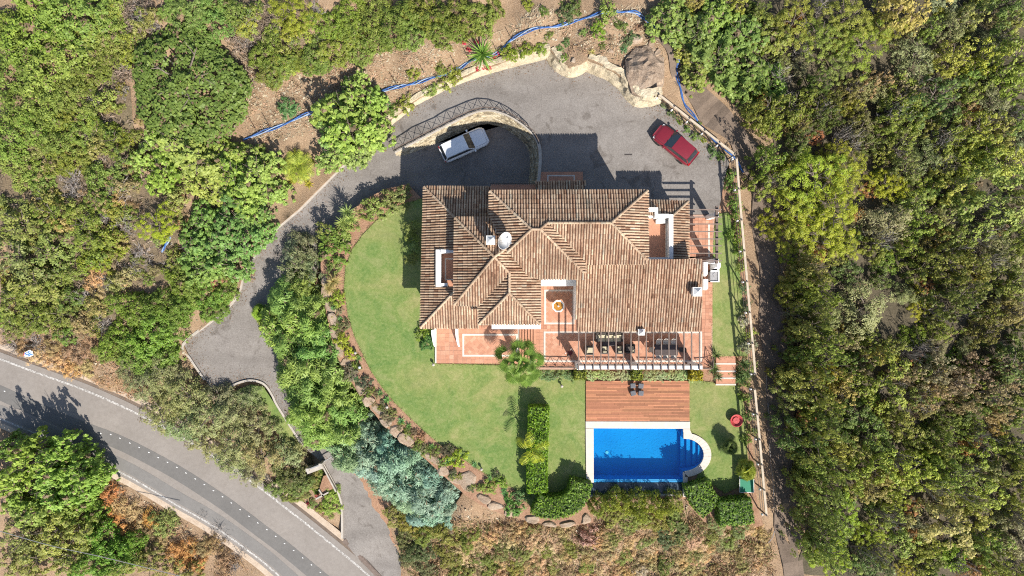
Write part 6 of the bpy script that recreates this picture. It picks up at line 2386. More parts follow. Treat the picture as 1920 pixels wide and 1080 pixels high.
# lower left beyond the road
for u, v, r in [(40, 870, 40), (100, 860, 40), (150, 880, 34), (30, 920, 44), (95, 915, 46), (145, 920, 36), (50, 965, 40), (110, 955, 34), (10, 840, 26), (165, 905, 24)]:
    plant('rosette', u, v, r, jit((.145, .225, .045), .06), 'leafy_tree', 'bright green clumpy tree', 'tree', 'below the road in the lower left', hs=2.3 if v < 900 else 1.6, group='trees below the road')
for u, v, r in [(40, 1010, 44), (100, 1000, 44), (150, 1000, 34), (60, 1055, 40), (20, 1060, 30), (120, 1050, 34), (280, 1060, 30), (350, 1075, 26), (230, 1060, 28)]:
    plant('oak', u, v, r, jit((.15, .165, .045), .08), 'scrub_oak', 'olive-yellow scrub tree', 'tree', 'below the road near the overhead cable', hs=1.2, group='scrub trees below the road')
for u, v, r in [(195, 1030, 40), (240, 1035, 30), (170, 1060, 34), (205, 1065, 30), (170, 960, 26)]:
    plant('mastic', u, v, r, jit((.09, .16, .022)), 'green_bush', 'dark fresh green bush', 'bush', 'below the road under the cable', hs=1.5, group='bushes below the road')
for u, v, r, c in [(200, 925, 24, ORG), (225, 950, 22, TAN), (215, 975, 24, ORG), (250, 965, 22, TAN), (245, 990, 20, (.30, .2, .07)), (300, 985, 26, (.15, .16, .05)), (315, 970, 20, (.13, .15, .05)), (265, 1005, 22, BRN), (335, 1035, 28, ORG), (355, 1050, 26, ORG), (345, 1065, 22, TAN), (375, 1030, 20, BRN), (400, 1020, 20, BRN), (420, 1050, 22, BRN), (300, 1010, 18, (.28, .2, .1)), (190, 900, 18, BRN), (280, 975, 20, (.32, .17, .05))]:
    plant('dry', u, v, r, jit(c), 'dry_bush', 'orange-brown withered bush' if c == ORG else 'withered brown bush', 'bush', 'on the verge below the road', hs=1.2, group='withered bushes below the road')
for u, v, r in [(400, 990, 22), (425, 1010, 20), (380, 965, 16), (450, 1040, 20), (440, 1065, 18)]:
    plant('twig', u, v, r, (1, 1, 1), 'dead_bush', 'bare brown bush', 'bush', 'on the lower verge of the road', group='bare bushes below the road')
# dry scrub between the wood and the road on the left
for u, v, r, c in [(60, 665, 20, TAN), (100, 675, 22, TAN), (130, 690, 20, (.33, .2, .1)), (95, 650, 20, BRN), (140, 660, 24, BRN), (160, 690, 18, TAN), (40, 650, 18, BRN), (170, 640, 20, BRN), (150, 620, 18, BRN), (190, 545, 20, TAN), (175, 525, 22, TAN), (200, 505, 20, BRN), (225, 520, 18, TAN), (340, 420, 14, TAN), (330, 395, 14, BRN), (335, 375, 12, TAN), (410, 520, 14, (.32, .17, .1)), (400, 540, 12, (.32, .17, .1)), (130, 300, 18, BRN), (205, 330, 18, BRN), (470, 515, 10, BRN), (250, 390, 18, BRN), (160, 370, 18, BRN)]:
    plant('dry', u, v, r, jit(c), 'dry_bush', 'withered tan bush' if c == TAN else 'withered brown bush', 'bush', 'on the left slope', group='withered bushes on the left slope')
# bank between the road and the drive
for u, v, r, c in [(537, 922, 4.5, (.4, .03, .05)), (560, 946, 4.5, (.4, .03, .05)), (578, 946, 4, (.4, .03, .05)), (575, 900, 4, (.3, .05, .05)), (593, 930, 3.5, (.35, .04, .05))]:
    plant('flower', u, v, r, c, 'flowering_plant', 'small red-flowering plant', 'flower', 'on the bank below the gate', group='red flowers below the gate')
for u, v in [(1025, 70), (870, 80), (880, 92), (893, 78), (905, 124), (925, 104), (915, 128), (895, 128), (935, 98)]:
    if u == 1025:
        continue
    plant('flower', u, v, 4.5, (.34, .025, .04), 'flowering_plant', 'red aloe flower', 'flower', 'among the big green plant beside the upper drive', group='red flowers beside the upper drive')
plant('yucca', 905, 105, 34, (.10, .19, .035), 'aloe', 'large green spiky aloe with red flowers', 'plant', 'at the top edge of the upper drive')
for u, v, r, c in [(738, 205, 14, (.12, .15, .03)), (760, 195, 16, (.14, .16, .03)), (810, 165, 14, (.13, .15, .04)), (838, 148, 18, (.16, .17, .03)), (855, 138, 14, (.15, .16, .03)), (955, 98, 16, (.12, .17, .02)), (985, 92, 18, (.12, .17, .02)), (1015, 90, 12, (.13, .17, .02)), (725, 190, 8, (.10, .19, .05)), (775, 135, 14, (.14, .18, .03)), (825, 125, 14, (.14, .17, .04)), (1062, 78, 8, (.06, .13, .04)), (1050, 90, 7, (.07, .14, .04)), (1122, 52, 16, (.12, .19, .02)), (1060, 25, 18, (.06, .09, .03)), (1075, 10, 18, (.08, .12, .03)), (1140, 20, 18, (.15, .18, .04)), (1165, 45, 12, (.10, .12, .03)), (1180, 70, 14, (.06, .09, .04)), (990, 8, 12, (.13, .17, .02)), (1095, 60, 8, (.13, .17, .04)), (1170, 90, 8, (.06, .13, .05)), (1058, 108, 8, (.12, .18, .03)), (1130, 85, 7, (.1, .13, .03)), (1030, 65, 8, (.1, .13, .03)), (1020, 20, 9, (.1, .13, .03)), (1145, 70, 8, (.2, .14, .08)), (1195, 50, 8, (.2, .14, .08))]:
    plant('scrub', u, v, r, jit(c), 'hillside_plant', 'low green plant', 'plant', 'on the reddish bank above the forecourt', group='low plants on the bank above the forecourt')
plant('agave', 1110, 98, 9, (.36, .33, .12), 'agave', 'pale yellow dead agave stalk', 'plant', 'on the bank above the scalloped rock wall')

# ---- the wood on the right
WOOD = [(1205, -20), (1250, 60), (1285, 130), (1330, 160), (1400, 190), (1440, 270), (1445, 340), (1470, 420), (1482, 520), (1486, 620), (1488, 760), (1502, 880), (1540, 960), (1505, 1090), (1940, 1090), (1940, -20)]
big = [('rosette', 1255, 30, 44, (.125, .185, .042)), ('rosette', 1310, 60, 46, (.12, .185, .045)), ('rosette', 1350, 110, 48, (.125, .19, .048)), ('rosette', 1310, 120, 38, (.14, .18, .04)), ('rosette', 1390, 60, 46, (.12, .175, .042)), ('rosette', 1340, 30, 40, (.13, .18, .035)), ('rosette', 1410, 130, 44, (.13, .195, .048)), ('rosette', 1385, 160, 30, (.13, .19, .045)), ('rosette', 1440, 60, 38, (.145, .18, .035)), ('rosette', 1450, 150, 34, (.13, .20, .045)), ('rosette', 1290, 90, 26, (.19, .18, .05)),
       ('pine', 1490, 40, 46, (.165, .195, .04)), ('pine', 1540, 70, 46, (.155, .19, .04)), ('pine', 1590, 30, 48, (.15, .185, .035)), ('pine', 1620, 85, 48, (.165, .20, .038)), ('pine', 1660, 50, 38, (.155, .185, .035)), ('pine', 1570, 120, 36, (.15, .18, .04)),
       ('pine', 1530, 330, 56, (.195, .225, .026)), ('pine', 1565, 390, 60, (.205, .24, .024)), ('pine', 1500, 390, 52, (.195, .225, .026)), ('pine', 1540, 440, 52, (.205, .235, .026)), ('pine', 1480, 440, 36, (.19, .215, .03)), ('pine', 1590, 320, 42, (.195, .22, .028)), ('pine', 1490, 480, 26, (.215, .21, .02)), ('pine', 1580, 460, 34, (.19, .215, .03)), ('pine', 1440, 420, 22, (.195, .225, .02)), ('pine', 1560, 290, 32, (.18, .20, .025)),
       ('pine', 1668, 345, 36, (.225, .22, .022)), ('pine', 1585, 975, 36, (.18, .24, .018)), ('pine', 1560, 1040, 44, (.18, .24, .016)), ('pine', 1630, 1005, 32, (.21, .225, .022)), ('pine', 1555, 705, 24, (.23, .23, .015)), ('pine', 1725, 578, 22, (.22, .225, .02)), ('pine', 1700, 1075, 20, (.24, .24, .02)),
       ('olive', 1628, 575, 46, (.175, .19, .085)), ('mastic', 1715, 632, 26, (.125, .165, .015)), ('mastic', 1790, 1045, 30, (.13, .20, .022)), ('mastic', 1525, 552, 18, (.125, .18, .018)), ('mastic', 1625, 745, 22, (.13, .175, .025)), ('mastic', 1790, 680, 24, (.11, .17, .02)), ('oak', 1810, 300, 30, (.165, .19, .03)), ('mastic', 1665, 490, 24, (.11, .155, .02))]
colw = lambda c: 'bright yellow-green' if c[0] > .19 and c[2] < .035 else 'pale grey-green' if c[2] > .06 else 'light green' if c[1] > .17 else 'olive-green' if c[0] > .115 else 'mid-green' if c[1] > .12 else 'dark green'


def woodwhere(u, v):
    rows = ['by the top edge', 'level with the rock wall', 'level with the red car', 'level with the roof terrace', 'level with the fountain', 'level with the front terrace', 'level with the timber deck', 'level with the swimming pool', 'below the swimming pool', 'at the bottom edge']
    r = rows[min(9, max(0, int(v // 108)))]
    c = 'beside the dirt track' if u < 1560 else 'midway in the wood' if u < 1740 else 'on the right edge'
    return c + ' ' + r


M['wood_floor'] = mat_noise('wood_floor', [(.6, 5, [(.35, (.06, .052, .032)), (.65, (.13, .105, .068))], 1), (8, 6, [(.3, (.035, .03, .02)), (.55, (.12, .10, .065)), (.75, (.22, .18, .125))], .5)], .95, (12, .9, .1))  # leaf litter, its colour darkened further to paint in shade under the trees
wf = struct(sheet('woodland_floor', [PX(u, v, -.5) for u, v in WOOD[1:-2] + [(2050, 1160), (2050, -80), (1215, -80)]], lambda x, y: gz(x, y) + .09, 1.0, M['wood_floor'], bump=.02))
taken = []
for k, u, v, r, c in big:
    nm = {'rosette': ('leafy_tree', 'clumpy tree'), 'pine': ('pine_tree', 'tufted pine'), 'olive': ('olive_tree', 'round olive tree'), 'mastic': ('green_bush', 'dense bush'), 'oak': ('scrub_oak', 'scrub oak')}[k]
    plant(k, u, v, r, jit(c, .05), nm[0], colw(c) + ' ' + nm[1], 'tree' if k not in ('mastic',) else 'bush', woodwhere(u, v), hs=.9 if k != 'pine' else .85, group='trees of the wood on the right')
    taken.append((u, v, r))
def stand(u, v):
    g = 1.0
    for a, b, r1, r2, k in [(1780, 60, 160, 90, .30), (1800, 320, 130, 140, .35), (1570, 720, 90, 90, .30), (1700, 940, 220, 120, .35), (1530, 190, 110, 70, -.38), (1540, 570, 80, 60, -.35), (1820, 550, 130, 60, -.42), (1830, 770, 110, 60, -.2), (1650, 200, 80, 60, -.2), (1700, 650, 60, 50, .25), (1880, 640, 70, 50, -.3)]:
        g += k * math.exp(-((u - a) / r1) ** 2 - ((v - b) / r2) ** 2)
    return g


# tall trees that shade the dirt track
for i, v in enumerate(range(470, 1080, 36)):
    u = 1534 + 10 * math.sin(v * .05) + (v - 470) * .03
    if 1480 < u < 1620 and v < 480:
        continue
    c = [(.10, .13, .03), (.14, .16, .04), (.12, .15, .03)][i % 3]
    plant('oak', u + random.uniform(-6, 8), v, random.uniform(34, 40), jit(c), 'edge_oak', 'tall ' + colw(c) + ' oak', 'tree', woodwhere(u, v), hs=2.9, group='tall oaks shading the dirt track')
    taken.append((u, v, 26))
tries = 0
cnt = 0
cand = [(.15, .17, .035), (.13, .16, .032), (.17, .18, .045), (.11, .145, .03), (.19, .185, .06), (.145, .175, .03), (.085, .12, .03), (.175, .20, .04), (.16, .175, .04)]
while tries < 9000 and cnt < 215:
    tries += 1
    u, v = random.uniform(1200, 1935), random.uniform(-15, 1090)
    if not inside(u, v, WOOD):
        continue
    r = random.choice([18, 22, 26, 30, 34, 40, 46])
    if any((u - a) ** 2 + (v - b) ** 2 < ((r + c_) * (.72 if c_ < 40 else .9)) ** 2 for a, b, c_ in taken):
        continue
    taken.append((u, v, r))
    cnt += 1
    c = random.choice(cand)
    c = tuple(k_ * stand(u, v) for k_ in c)
    q = random.random()
    w = woodwhere(u, v)
    if q < .80:
        plant('oak', u, v, r * 1.22, jit(c), 'scrub_oak', colw(c) + ' scrub oak', 'tree', w, hs=random.uniform(1.3, 2.1) if u > 1580 else random.uniform(1.9, 2.5), group='scrub oaks of the wood')
    elif q < .90:
        plant('olive', u, v, r * 1.0, jit((.15, .16, .075)), 'grey_bush', 'loose grey-green bush', 'bush', w, group='grey bushes of the wood')
    else:
        c2 = random.choice([(.24, .19, .05), (.26, .15, .06), (.22, .18, .09)])
        plant('oak', u, v, r * .9, jit(c2), 'withered_oak', 'yellowing brown scrub oak', 'tree', w, group='withered oaks of the wood')
for u, v, r in [(1760, 700, 30), (1800, 720, 30), (1840, 700, 28), (1870, 735, 30), (1900, 705, 26), (1740, 745, 24), (1820, 760, 28), (1880, 780, 24), (1700, 710, 22), (1600, 640, 20), (1650, 150, 24), (1690, 165, 22), (1620, 690, 20)]:
    plant('oak', u, v, r, jit((.215, .17, .095), .1), 'withered_oak', 'grey-brown withered scrub oak', 'tree', woodwhere(u, v), hs=2.2, group='withered oaks of the wood')
n_tw = 0
while n_tw < 78:
    u, v = random.uniform(1230, 1930), random.uniform(5, 1080)
    if not inside(u, v, WOOD) or (1450 < u < 1620 and 290 < v < 490) or (u < 1450 and v < 180):
        continue
    n_tw += 1
    plant('twig', u, v, random.uniform(16, 30), (1, 1, 1), 'dead_bush', 'bare grey bush', 'bush', woodwhere(u, v), hs=random.uniform(2.6, 4.2), group='bare bushes of the wood')
n_sc = 0
while n_sc < 60:
    u, v = random.uniform(1270, 1930), random.uniform(5, 1080)
    if not inside(u, v, WOOD):
        continue
    n_sc += 1
    c = random.choice([(.12, .16, .02), (.19, .19, .03), (.09, .13, .03), (.26, .16, .06), (.15, .18, .05)])
    plant('scrub', u, v, random.uniform(10, 19), jit(c), 'undergrowth_shrub', ('brown' if c[0] > .22 else colw(c)) + ' undergrowth shrub', 'shrub', woodwhere(u, v), hs=random.uniform(1.2, 2.6), group='undergrowth of the wood')

# ---- garden plants
plant('fan_palm', 976, 680, 54, (.098, .155, .038), 'fan_palm', 'large fan palm', 'palm', 'at the front edge of the terrace', z=0.0, hs=1.1)
plant('small_palm', 1398, 880, 24, (.18, .21, .04), 'fan_palm', 'small fan palm', 'palm', 'over the table-tennis table', z=0.0, hs=1.6)
plant('small_palm', 1368, 838, 20, (.07, .10, .03), 'fan_palm', 'small dark fan palm', 'palm', 'at the lawn edge right of the pool', z=0.0, hs=1.0)
plant('feather_palm', 996, 838, 36, (.21, .235, .02), 'feather_palm', 'slender yellow feather palm', 'palm', 'against the long clipped hedge', z=0.0, hs=1.0)
for u, v, r, c in [(770, 425, 16, (.15, .20, .05)), (771, 445, 13, (.14, .19, .05)), (772, 465, 14, (.15, .20, .06)), (770, 485, 12, (.16, .18, .06))]:
    plant('olive', u, v, r, jit(c, .05), 'oleander', 'slender flowering shrub', 'shrub', 'between the lawn and the left house wall', z=0.0, hs=1.2, group='flowering shrubs by the left wall')
plant('mastic', 800, 642, 14, (.045, .12, .03), 'garden_shrub', 'dark green rounded shrub', 'shrub', 'against the left end of the terrace', z=0.0)
plant('scrub', 795, 622, 16, (.11, .16, .02), 'garden_shrub', 'low yellow-green shrub', 'shrub', 'under the corner of the left eave', z=0.0)
for i, (u, v) in enumerate([(625, 578), (637, 598), (713, 737), (725, 750), (809, 838), (822, 866), (840, 868), (846, 862), (890, 872), (918, 897), (672, 672), (945, 918), (1000 - 55, 925), (660, 705), (668, 712), (752, 790), (766, 800)]):
    plant('agave', u, v, random.uniform(8, 11), jit((.10, .20, .07)), 'agave', 'small green agave', 'plant', 'in the reddish bed along the boulder wall', z=-.05, group='agaves in the boulder bed')
for u, v, r, c in [(857, 862, 18, (.20, .23, .02)), (838, 845, 14, (.07, .07, .04)), (915, 915, 14, (.12, .18, .03)), (940, 905, 12, (.14, .20, .03)), (955, 940, 12, (.08, .15, .03)), (965, 955, 16, (.06, .14, .02)), (930, 890, 9, (.06, .07, .04)), (735, 775, 9, (.1, .12, .03)), (790, 818, 9, (.2, .12, .06)), (775, 812, 7, (.1, .08, .05)), (815, 850, 9, (.1, .09, .05)), (975, 930, 14, (.05, .1, .03)), (900, 915, 8, (.16, .2, .06))]:
    plant('scrub', u, v, r, jit(c), 'garden_shrub', 'small shrub', 'shrub', 'in the flower bed below the lawn', z=-.05, group='shrubs in the bed below the lawn')
for i in range(46):
    t = random.random() * (len(WESTWALL) - 10)
    j = int(t)
    a_, b_ = WESTWALL[j], WESTWALL[j + 1]
    u = a_[0] + (b_[0] - a_[0]) * (t - j) + random.uniform(8, 26)
    v = a_[1] + (b_[1] - a_[1]) * (t - j) - random.uniform(0, 14)
    c = random.choice([(.12, .16, .03), (.09, .13, .03), (.15, .13, .07), (.17, .2, .04), (.1, .1, .05)])
    plant('scrub', u, v, random.uniform(5, 9), jit(c), 'bed_plant', 'little ' + ('brown' if c[2] > .06 else 'green') + ' bedding plant', 'plant', 'in the bed behind the boulders', z=-.06, group='bedding plants behind the boulders')
# along the fence on the right
for u, v, r, c in [(1370, 330, 12, (.10, .16, .03)), (1376, 352, 12, (.09, .15, .03)), (1378, 378, 13, (.10, .17, .03)), (1383, 400, 12, (.10, .17, .03)), (1386, 425, 12, (.11, .17, .03)), (1384, 448, 10, (.13, .2, .02)), (1388, 470, 12, (.10, .16, .03)), (1370, 440, 9, (.12, .2, .03)), (1392, 500, 11, (.15, .2, .04)), (1398, 540, 10, (.11, .17, .08)), (1402, 575, 12, (.10, .13, .05)), (1396, 600, 12, (.22, .22, .16)), (1408, 625, 10, (.13, .18, .03)), (1402, 650, 15, (.22, .22, .15)), (1408, 690, 12, (.12, .17, .04)), (1395, 715, 13, (.10, .14, .03)), (1398, 745, 12, (.10, .17, .03)), (1408, 780, 11, (.09, .14, .03)), (1412, 810, 10, (.10, .15, .03)), (1382, 700, 12, (.08, .13, .03)), (1400, 825, 10, (.09, .14, .03)), (1250, 195, 10, (.13, .15, .08)), (1262, 212, 10, (.06, .12, .03)), (1290, 240, 8, (.11, .18, .05)), (1305, 254, 9, (.10, .15, .04)), (1320, 262, 6, (.16, .22, .02)), (1338, 282, 11, (.09, .15, .05)), (1352, 292, 9, (.07, .12, .03)), (1277, 226, 8, (.12, .18, .03)), (1310, 232, 6, (.1, .15, .03))]:
    plant('scrub', u, v, r, jit(c), 'fence_shrub', ('silver-grey' if c[2] > .12 else colw(c)) + ' shrub', 'shrub', 'along the fence ' + ('behind the red car' if v < 300 else 'beside the upper lawn' if v < 665 else 'beside the pool lawn'), z=1.0 if v < 665 else 0.0, hs=1.3, group='shrubs along the fence')
for u, v, r in [(1340, 665, 15), (1336, 690, 16), (1345, 705, 13), (1392, 682, 16), (1398, 700, 16), (1388, 712, 14)]:
    plant('yucca', u, v, r, (.075, .11, .04), 'yucca', 'dark spiky yucca', 'plant', ('left' if u < 1360 else 'right') + ' of the steps to the pool lawn', z=.3, hs=1.3, group='yuccas beside the pool steps')
for u in range(1106, 1306, 11):
    if abs(u - 1196) < 11:
        continue
    plant('scrub', u, 704 + random.uniform(-1.5, 1.5), 10, jit((.21, .26, .12), .06), 'lavender', 'pale green lavender plant', 'plant', 'in the bed between terrace and deck', z=0.0, hs=.8, group='lavender below the terrace')
for u in range(1018, 1078, 11):
    plant('scrub', u, 704 + random.uniform(-1.5, 1.5), 10, jit((.10, .16, .06), .08), 'border_plant', 'mid-green border plant', 'plant', 'below the terrace right of the palm', z=0.0, hs=.8, group='border plants below the terrace')
# dry slope at the bottom
for u, v, r, c in [(745, 965, 24, (.15, .15, .03)), (770, 985, 24, (.17, .165, .03)), (800, 1000, 26, (.12, .14, .03)), (760, 1010, 22, (.10, .11, .04)), (840, 1000, 26, (.13, .15, .03)), (790, 1035, 28, (.07, .085, .035)), (840, 1040, 26, (.12, .15, .03)), (880, 1010, 22, (.13, .15, .03)), (860, 1070, 26, (.13, .15, .035)), (900, 1045, 22, (.12, .14, .03)), (800, 1068, 24, (.10, .11, .05)), (770, 1050, 18, (.11, .11, .05)), (940, 1030, 20, (.13, .14, .04)), (980, 1040, 20, (.14, .15, .03)),
                   (1130, 950, 22, (.155, .185, .03)), (1160, 945, 24, (.165, .195, .03)), (1195, 948, 24, (.155, .19, .03)), (1230, 950, 24, (.165, .19, .03)), (1262, 948, 22, (.155, .18, .03)), (1150, 970, 20, (.165, .19, .03)), (1190, 975, 24, (.16, .185, .04)), (1230, 980, 22, (.165, .18, .04)), (1265, 975, 18, (.15, .17, .04)), (1250, 1010, 20, (.06, .09, .03)), (1280, 1000, 20, (.08, .11, .03)), (1370, 1010, 20, (.12, .17, .04)), (1390, 995, 16, (.13, .17, .05)), (1345, 985, 16, (.15, .18, .08)), (1075, 1030, 16, (.13, .15, .03)), (1020, 1030, 16, (.14, .15, .03)), (1210, 1015, 16, (.14, .16, .04)), (925, 1065, 22, (.13, .15, .035)), (965, 1070, 18, (.15, .16, .04)), (1040, 1060, 16, (.14, .15, .035)), (1100, 1060, 16, (.13, .15, .03)), (1150, 1010, 16, (.15, .17, .035)), (1170, 1045, 16, (.13, .15, .035)), (1250, 1060, 18, (.10, .12, .03)), (1300, 1040, 18, (.10, .12, .035)), (1330, 1010, 16, (.12, .15, .03))]:
    plant('mastic', u, v, r, jit(c), 'slope_bush', colw(c) + ' bush', 'bush', 'on the dry slope ' + ('right of the entrance drive' if u < 1000 else 'just below the pool' if v < 990 else 'at the bottom'), hs=2.7 if 1110 < u < 1285 and v < 955 else .9, z=-.6 if 1110 < u < 1285 and v < 955 else None, group='bushes on the dry slope')
cnt = 0
while cnt < 150:
    u, v = random.uniform(860, 1440), random.uniform(985, 1085)
    if v < 1000 and 880 < u < 1120 and v < 992:
        continue
    cnt += 1
    c = random.choice([TAN, TAN, (.30, .22, .11), (.36, .28, .17), (.22, .18, .08), (.17, .17, .06)])
    plant('dry', u, v, random.uniform(9, 17), jit(c), 'dry_grass_clump', 'tan dry grass clump' if c[0] > .25 else 'olive dry grass clump', 'grass', 'on the slope below the ' + ('boulder wall' if u < 1110 else 'swimming pool' if u < 1290 else 'clipped corner hedge'), group='dry grass clumps on the slope')
plant('dry', 1103, 1010, 22, (.30, .19, .145), 'dry_bush', 'round pinkish twiggy bush', 'bush', 'below the boulder wall left of the pool', hs=1.6)


# ---- clipped hedges
def hedge(path, w, h, col, label, z=0.0):
    root = empty('clipped_hedge', path[0])
    tag(root, label, 'hedge')
    pts = smooth_path(path, 5)
    P_, Nn = [], []
    L, Rr_ = offs(pts, w / 2 - .12), offs(pts, -w / 2 + .12)
    core = MB()
    for i in range(len(pts) - 1):
        t = Vector((0, 0, h - .14))
        core.quad(Rr_[i] + t, Rr_[i + 1] + t, L[i + 1] + t, L[i] + t)
        core.quad(L[i] + t, L[i + 1] + t, L[i + 1], L[i])
        core.quad(Rr_[i + 1] + t, Rr_[i] + t, Rr_[i], Rr_[i + 1])
    for j in (0, -1):
        core.quad(L[j], Rr_[j], Rr_[j] + Vector((0, 0, h - .14)), L[j] + Vector((0, 0, h - .14)))
    co = core.build('inner_core', M['leaf'])  # solid core added to keep the leaf shell opaque, its colour darkened
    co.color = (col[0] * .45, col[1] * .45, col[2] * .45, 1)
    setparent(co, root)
    for i in range(len(pts) - 1):
        a, b = pts[i], pts[i + 1]
        ln = (b - a).length
        tan = (b - a).normalized()
        nr = Vector((-tan.y, tan.x, 0))
        n1 = int(ln * w * 75)
        for _ in range(n1):
            s_, t = random.random(), random.uniform(-.5, .5)
            e = max(0, abs(t) - .38) / .12
            P_.append(a.lerp(b, s_) + nr * w * t + Vector((0, 0, h - .10 * e * e + random.uniform(-.09, .07) + .04 * math.sin(3 * (a.x + s_) + 5 * t))))
            Nn.append((nr.x * t, nr.y * t, 1))
        n2 = int(ln * h * 60)
        for sd in (-1, 1):
            for _ in range(n2):
                P_.append(a.lerp(b, random.random()) + nr * sd * (w / 2 + random.uniform(-.07, .06)) + Vector((0, 0, random.uniform(.05, h - .05))))
                Nn.append((nr.x * sd, nr.y * sd, .4))
    for j, sgn in ((0, -1), (-1, 1)):
        tan = ((pts[1] - pts[0]) if j == 0 else (pts[-1] - pts[-2])).normalized() * sgn
        nr = Vector((-tan.y, tan.x, 0))
        for _ in range(int(w * h * 60)):
            P_.append(pts[j] + nr * w * random.uniform(-.5, .5) + tan * random.uniform(-.05, .08) + Vector((0, 0, random.uniform(.05, h))))
            Nn.append((tan.x, tan.y, .4))
    pos = np.array([tuple(p) for p in P_])
    nn = unit(np.array(Nn) + .55 * RNG.normal(size=pos.shape))
    me = leaf_mesh('foliage', pos, nn, .19 * RNG.uniform(.7, 1.3, len(pos)), .13, RNG.uniform(0, 1, len(pos)), M['leaf'])
    fo_ = link(bpy.data.objects.new('foliage', me))
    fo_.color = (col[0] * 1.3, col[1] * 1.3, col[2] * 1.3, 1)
    setparent(fo_, root)
    return root


def gp(L, h, z=0.0):
    return [Vector((P(u, v, h + z).x, P(u, v, h + z).y, z)) for u, v in L]


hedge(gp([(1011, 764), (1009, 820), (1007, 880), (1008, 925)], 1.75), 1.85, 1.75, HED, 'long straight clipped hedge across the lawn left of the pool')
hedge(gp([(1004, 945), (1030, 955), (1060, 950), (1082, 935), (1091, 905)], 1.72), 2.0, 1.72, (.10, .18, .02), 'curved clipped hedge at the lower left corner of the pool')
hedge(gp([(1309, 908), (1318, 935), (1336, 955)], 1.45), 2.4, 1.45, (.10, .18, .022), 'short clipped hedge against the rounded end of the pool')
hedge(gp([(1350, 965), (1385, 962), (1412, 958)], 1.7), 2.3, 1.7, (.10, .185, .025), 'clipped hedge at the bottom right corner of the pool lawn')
for u, v, c, lab in [(1088.5, 703, (.12, .15, .02), 'leftmost of three cube-clipped yellow-green bushes below the pergola'), (1196, 703, (.13, .165, .02), 'middle of three cube-clipped yellow-green bushes below the pergola'), (1307, 703.5, (.23, .21, .01), 'rightmost and yellowest of three cube-clipped bushes below the pergola')]:
    p = P(u, v, 1.3)
    w = .52 if u != 1196 else .44
    hedge([Vector((p.x - w, p.y, 0)), Vector((p.x, p.y, 0)), Vector((p.x + w, p.y, 0))], .95, 1.3, c, lab)

# ------------------------------------------------------------------ litter on the bare ground: stones, straw (nobody could count it)
mb = MB()
NB = [(440, 40), (560, 130), (700, 100), (900, 90), (1000, 40), (1230, 30), (1240, 170), (1180, 130), (1040, 90), (900, 120), (740, 215), (600, 240), (470, 270), (430, 200)]
cnt = 0
while cnt < 9000:
    u, v = (random.uniform(420, 1250), random.uniform(0, 280)) if cnt < 4600 else (random.uniform(0, 460), random.uniform(300, 720)) if cnt < 6600 else (random.uniform(740, 1440), random.uniform(960, 1085)) if cnt < 8000 else (random.uniform(0, 480), random.uniform(860, 1080))
    if cnt < 4600 and not inside(u, v, NB):
        continue
    cnt += 1
    p = P(u, v, 1)
    z = gz(p.x, p.y)
    if inside(p.x, p.y, HOLE):
        continue
    mb.tint = random.random()
    if random.random() < .45:
        s_ = random.uniform(.04, .13)
        mb.box((p.x, p.y, z + s_ * .2), (s_ * 1.4, s_, s_ * .7), random.uniform(0, 3), jit=s_ * .2)
    else:
        a = random.uniform(0, 3.14)
        L = random.uniform(.25, .8)
        d = Vector((math.cos(a), math.sin(a), random.uniform(-.1, .25))) * L
        q = Vector((p.x, p.y, z + .05))
        mb.tube([q, q + d], [.016, .006], 3, False)
o = mb.build('ground_litter', M['stone'])
tag(o, 'stones and straw strewn over the bare slopes', 'litter', kind='stuff')

# dry grass and brush that covers the slopes
def brush(name, regions, n, cols, ln, label, hgt=.22):
    U = []
    while len(U) < n:
        reg = random.choice(regions)
        us, vs_ = [p[0] for p in reg], [p[1] for p in reg]
        cu, cv = random.uniform(min(us), max(us)), random.uniform(min(vs_), max(vs_))
        if not inside(cu, cv, reg):
            continue
        sp = random.uniform(3, 9)
        for _ in range(random.randint(8, 26)):
            U.append((cu + random.gauss(0, sp), cv + random.gauss(0, sp)))
    U = np.array(U)
    z = np.zeros(len(U))
    for _ in range(2):
        k = S * (H - z) / H
        x, y = (U[:, 0] - 960) * k, (540 - U[:, 1]) * k
        z = gz(x, y)
    ok = ~inside_np(np.stack([x, y], 1), HOLE) & (_rd(x, y) > 4.4)
    pos = np.stack([x, y, z + RNG.uniform(.02, hgt, len(x))], 1)[ok]
    nr = unit(RNG.normal(size=pos.shape) * .8 + np.array([0, 0, .6]))
    l_ = ln * RNG.uniform(.5, 1.5, len(pos))
    me = leaf_mesh(name, pos, nr, l_, l_ * .14, RNG.uniform(0, 1, len(pos)), M['leaf_dull'])
    o_ = link(bpy.data.objects.new(name, me))
    o_.color = (*cols, 1)
    tag(o_, label, 'grass', kind='stuff')


SL = [[(860, 975), (1110, 985), (1290, 960), (1440, 990), (1450, 1090), (740, 1090), (770, 980)]]
brush('dry_grass', SL, 14000, (.35, .245, .125), .45, 'tan dry grass covering the slope below the garden', .3)
brush('slope_weeds', SL, 6000, (.17, .18, .06), .4, 'olive weeds mixed into the dry slope below the garden', .3)
HL = [[(440, 40), (560, 130), (700, 100), (900, 90), (1000, 40), (1230, 30), (1240, 150), (1180, 120), (1040, 90), (900, 115), (740, 205), (600, 240), (470, 270), (430, 200)]]
brush('hillside_straw', HL, 6000, (.41, .29, .17), .35, 'pale straw strewn over the bare hillside above the drive', .12)
LB = [[(0, 290), (240, 180), (260, 320), (350, 400), (330, 520), (220, 560), (190, 680), (0, 660)], [(200, 20), (300, 0), (240, 160), (190, 200)], [(420, 20), (530, 0), (560, 90), (450, 180)]]
brush('grey_brush', LB, 15000, (.25, .20, .145), .42, 'grey-brown brush between the shrubs of the left hillside', .5)
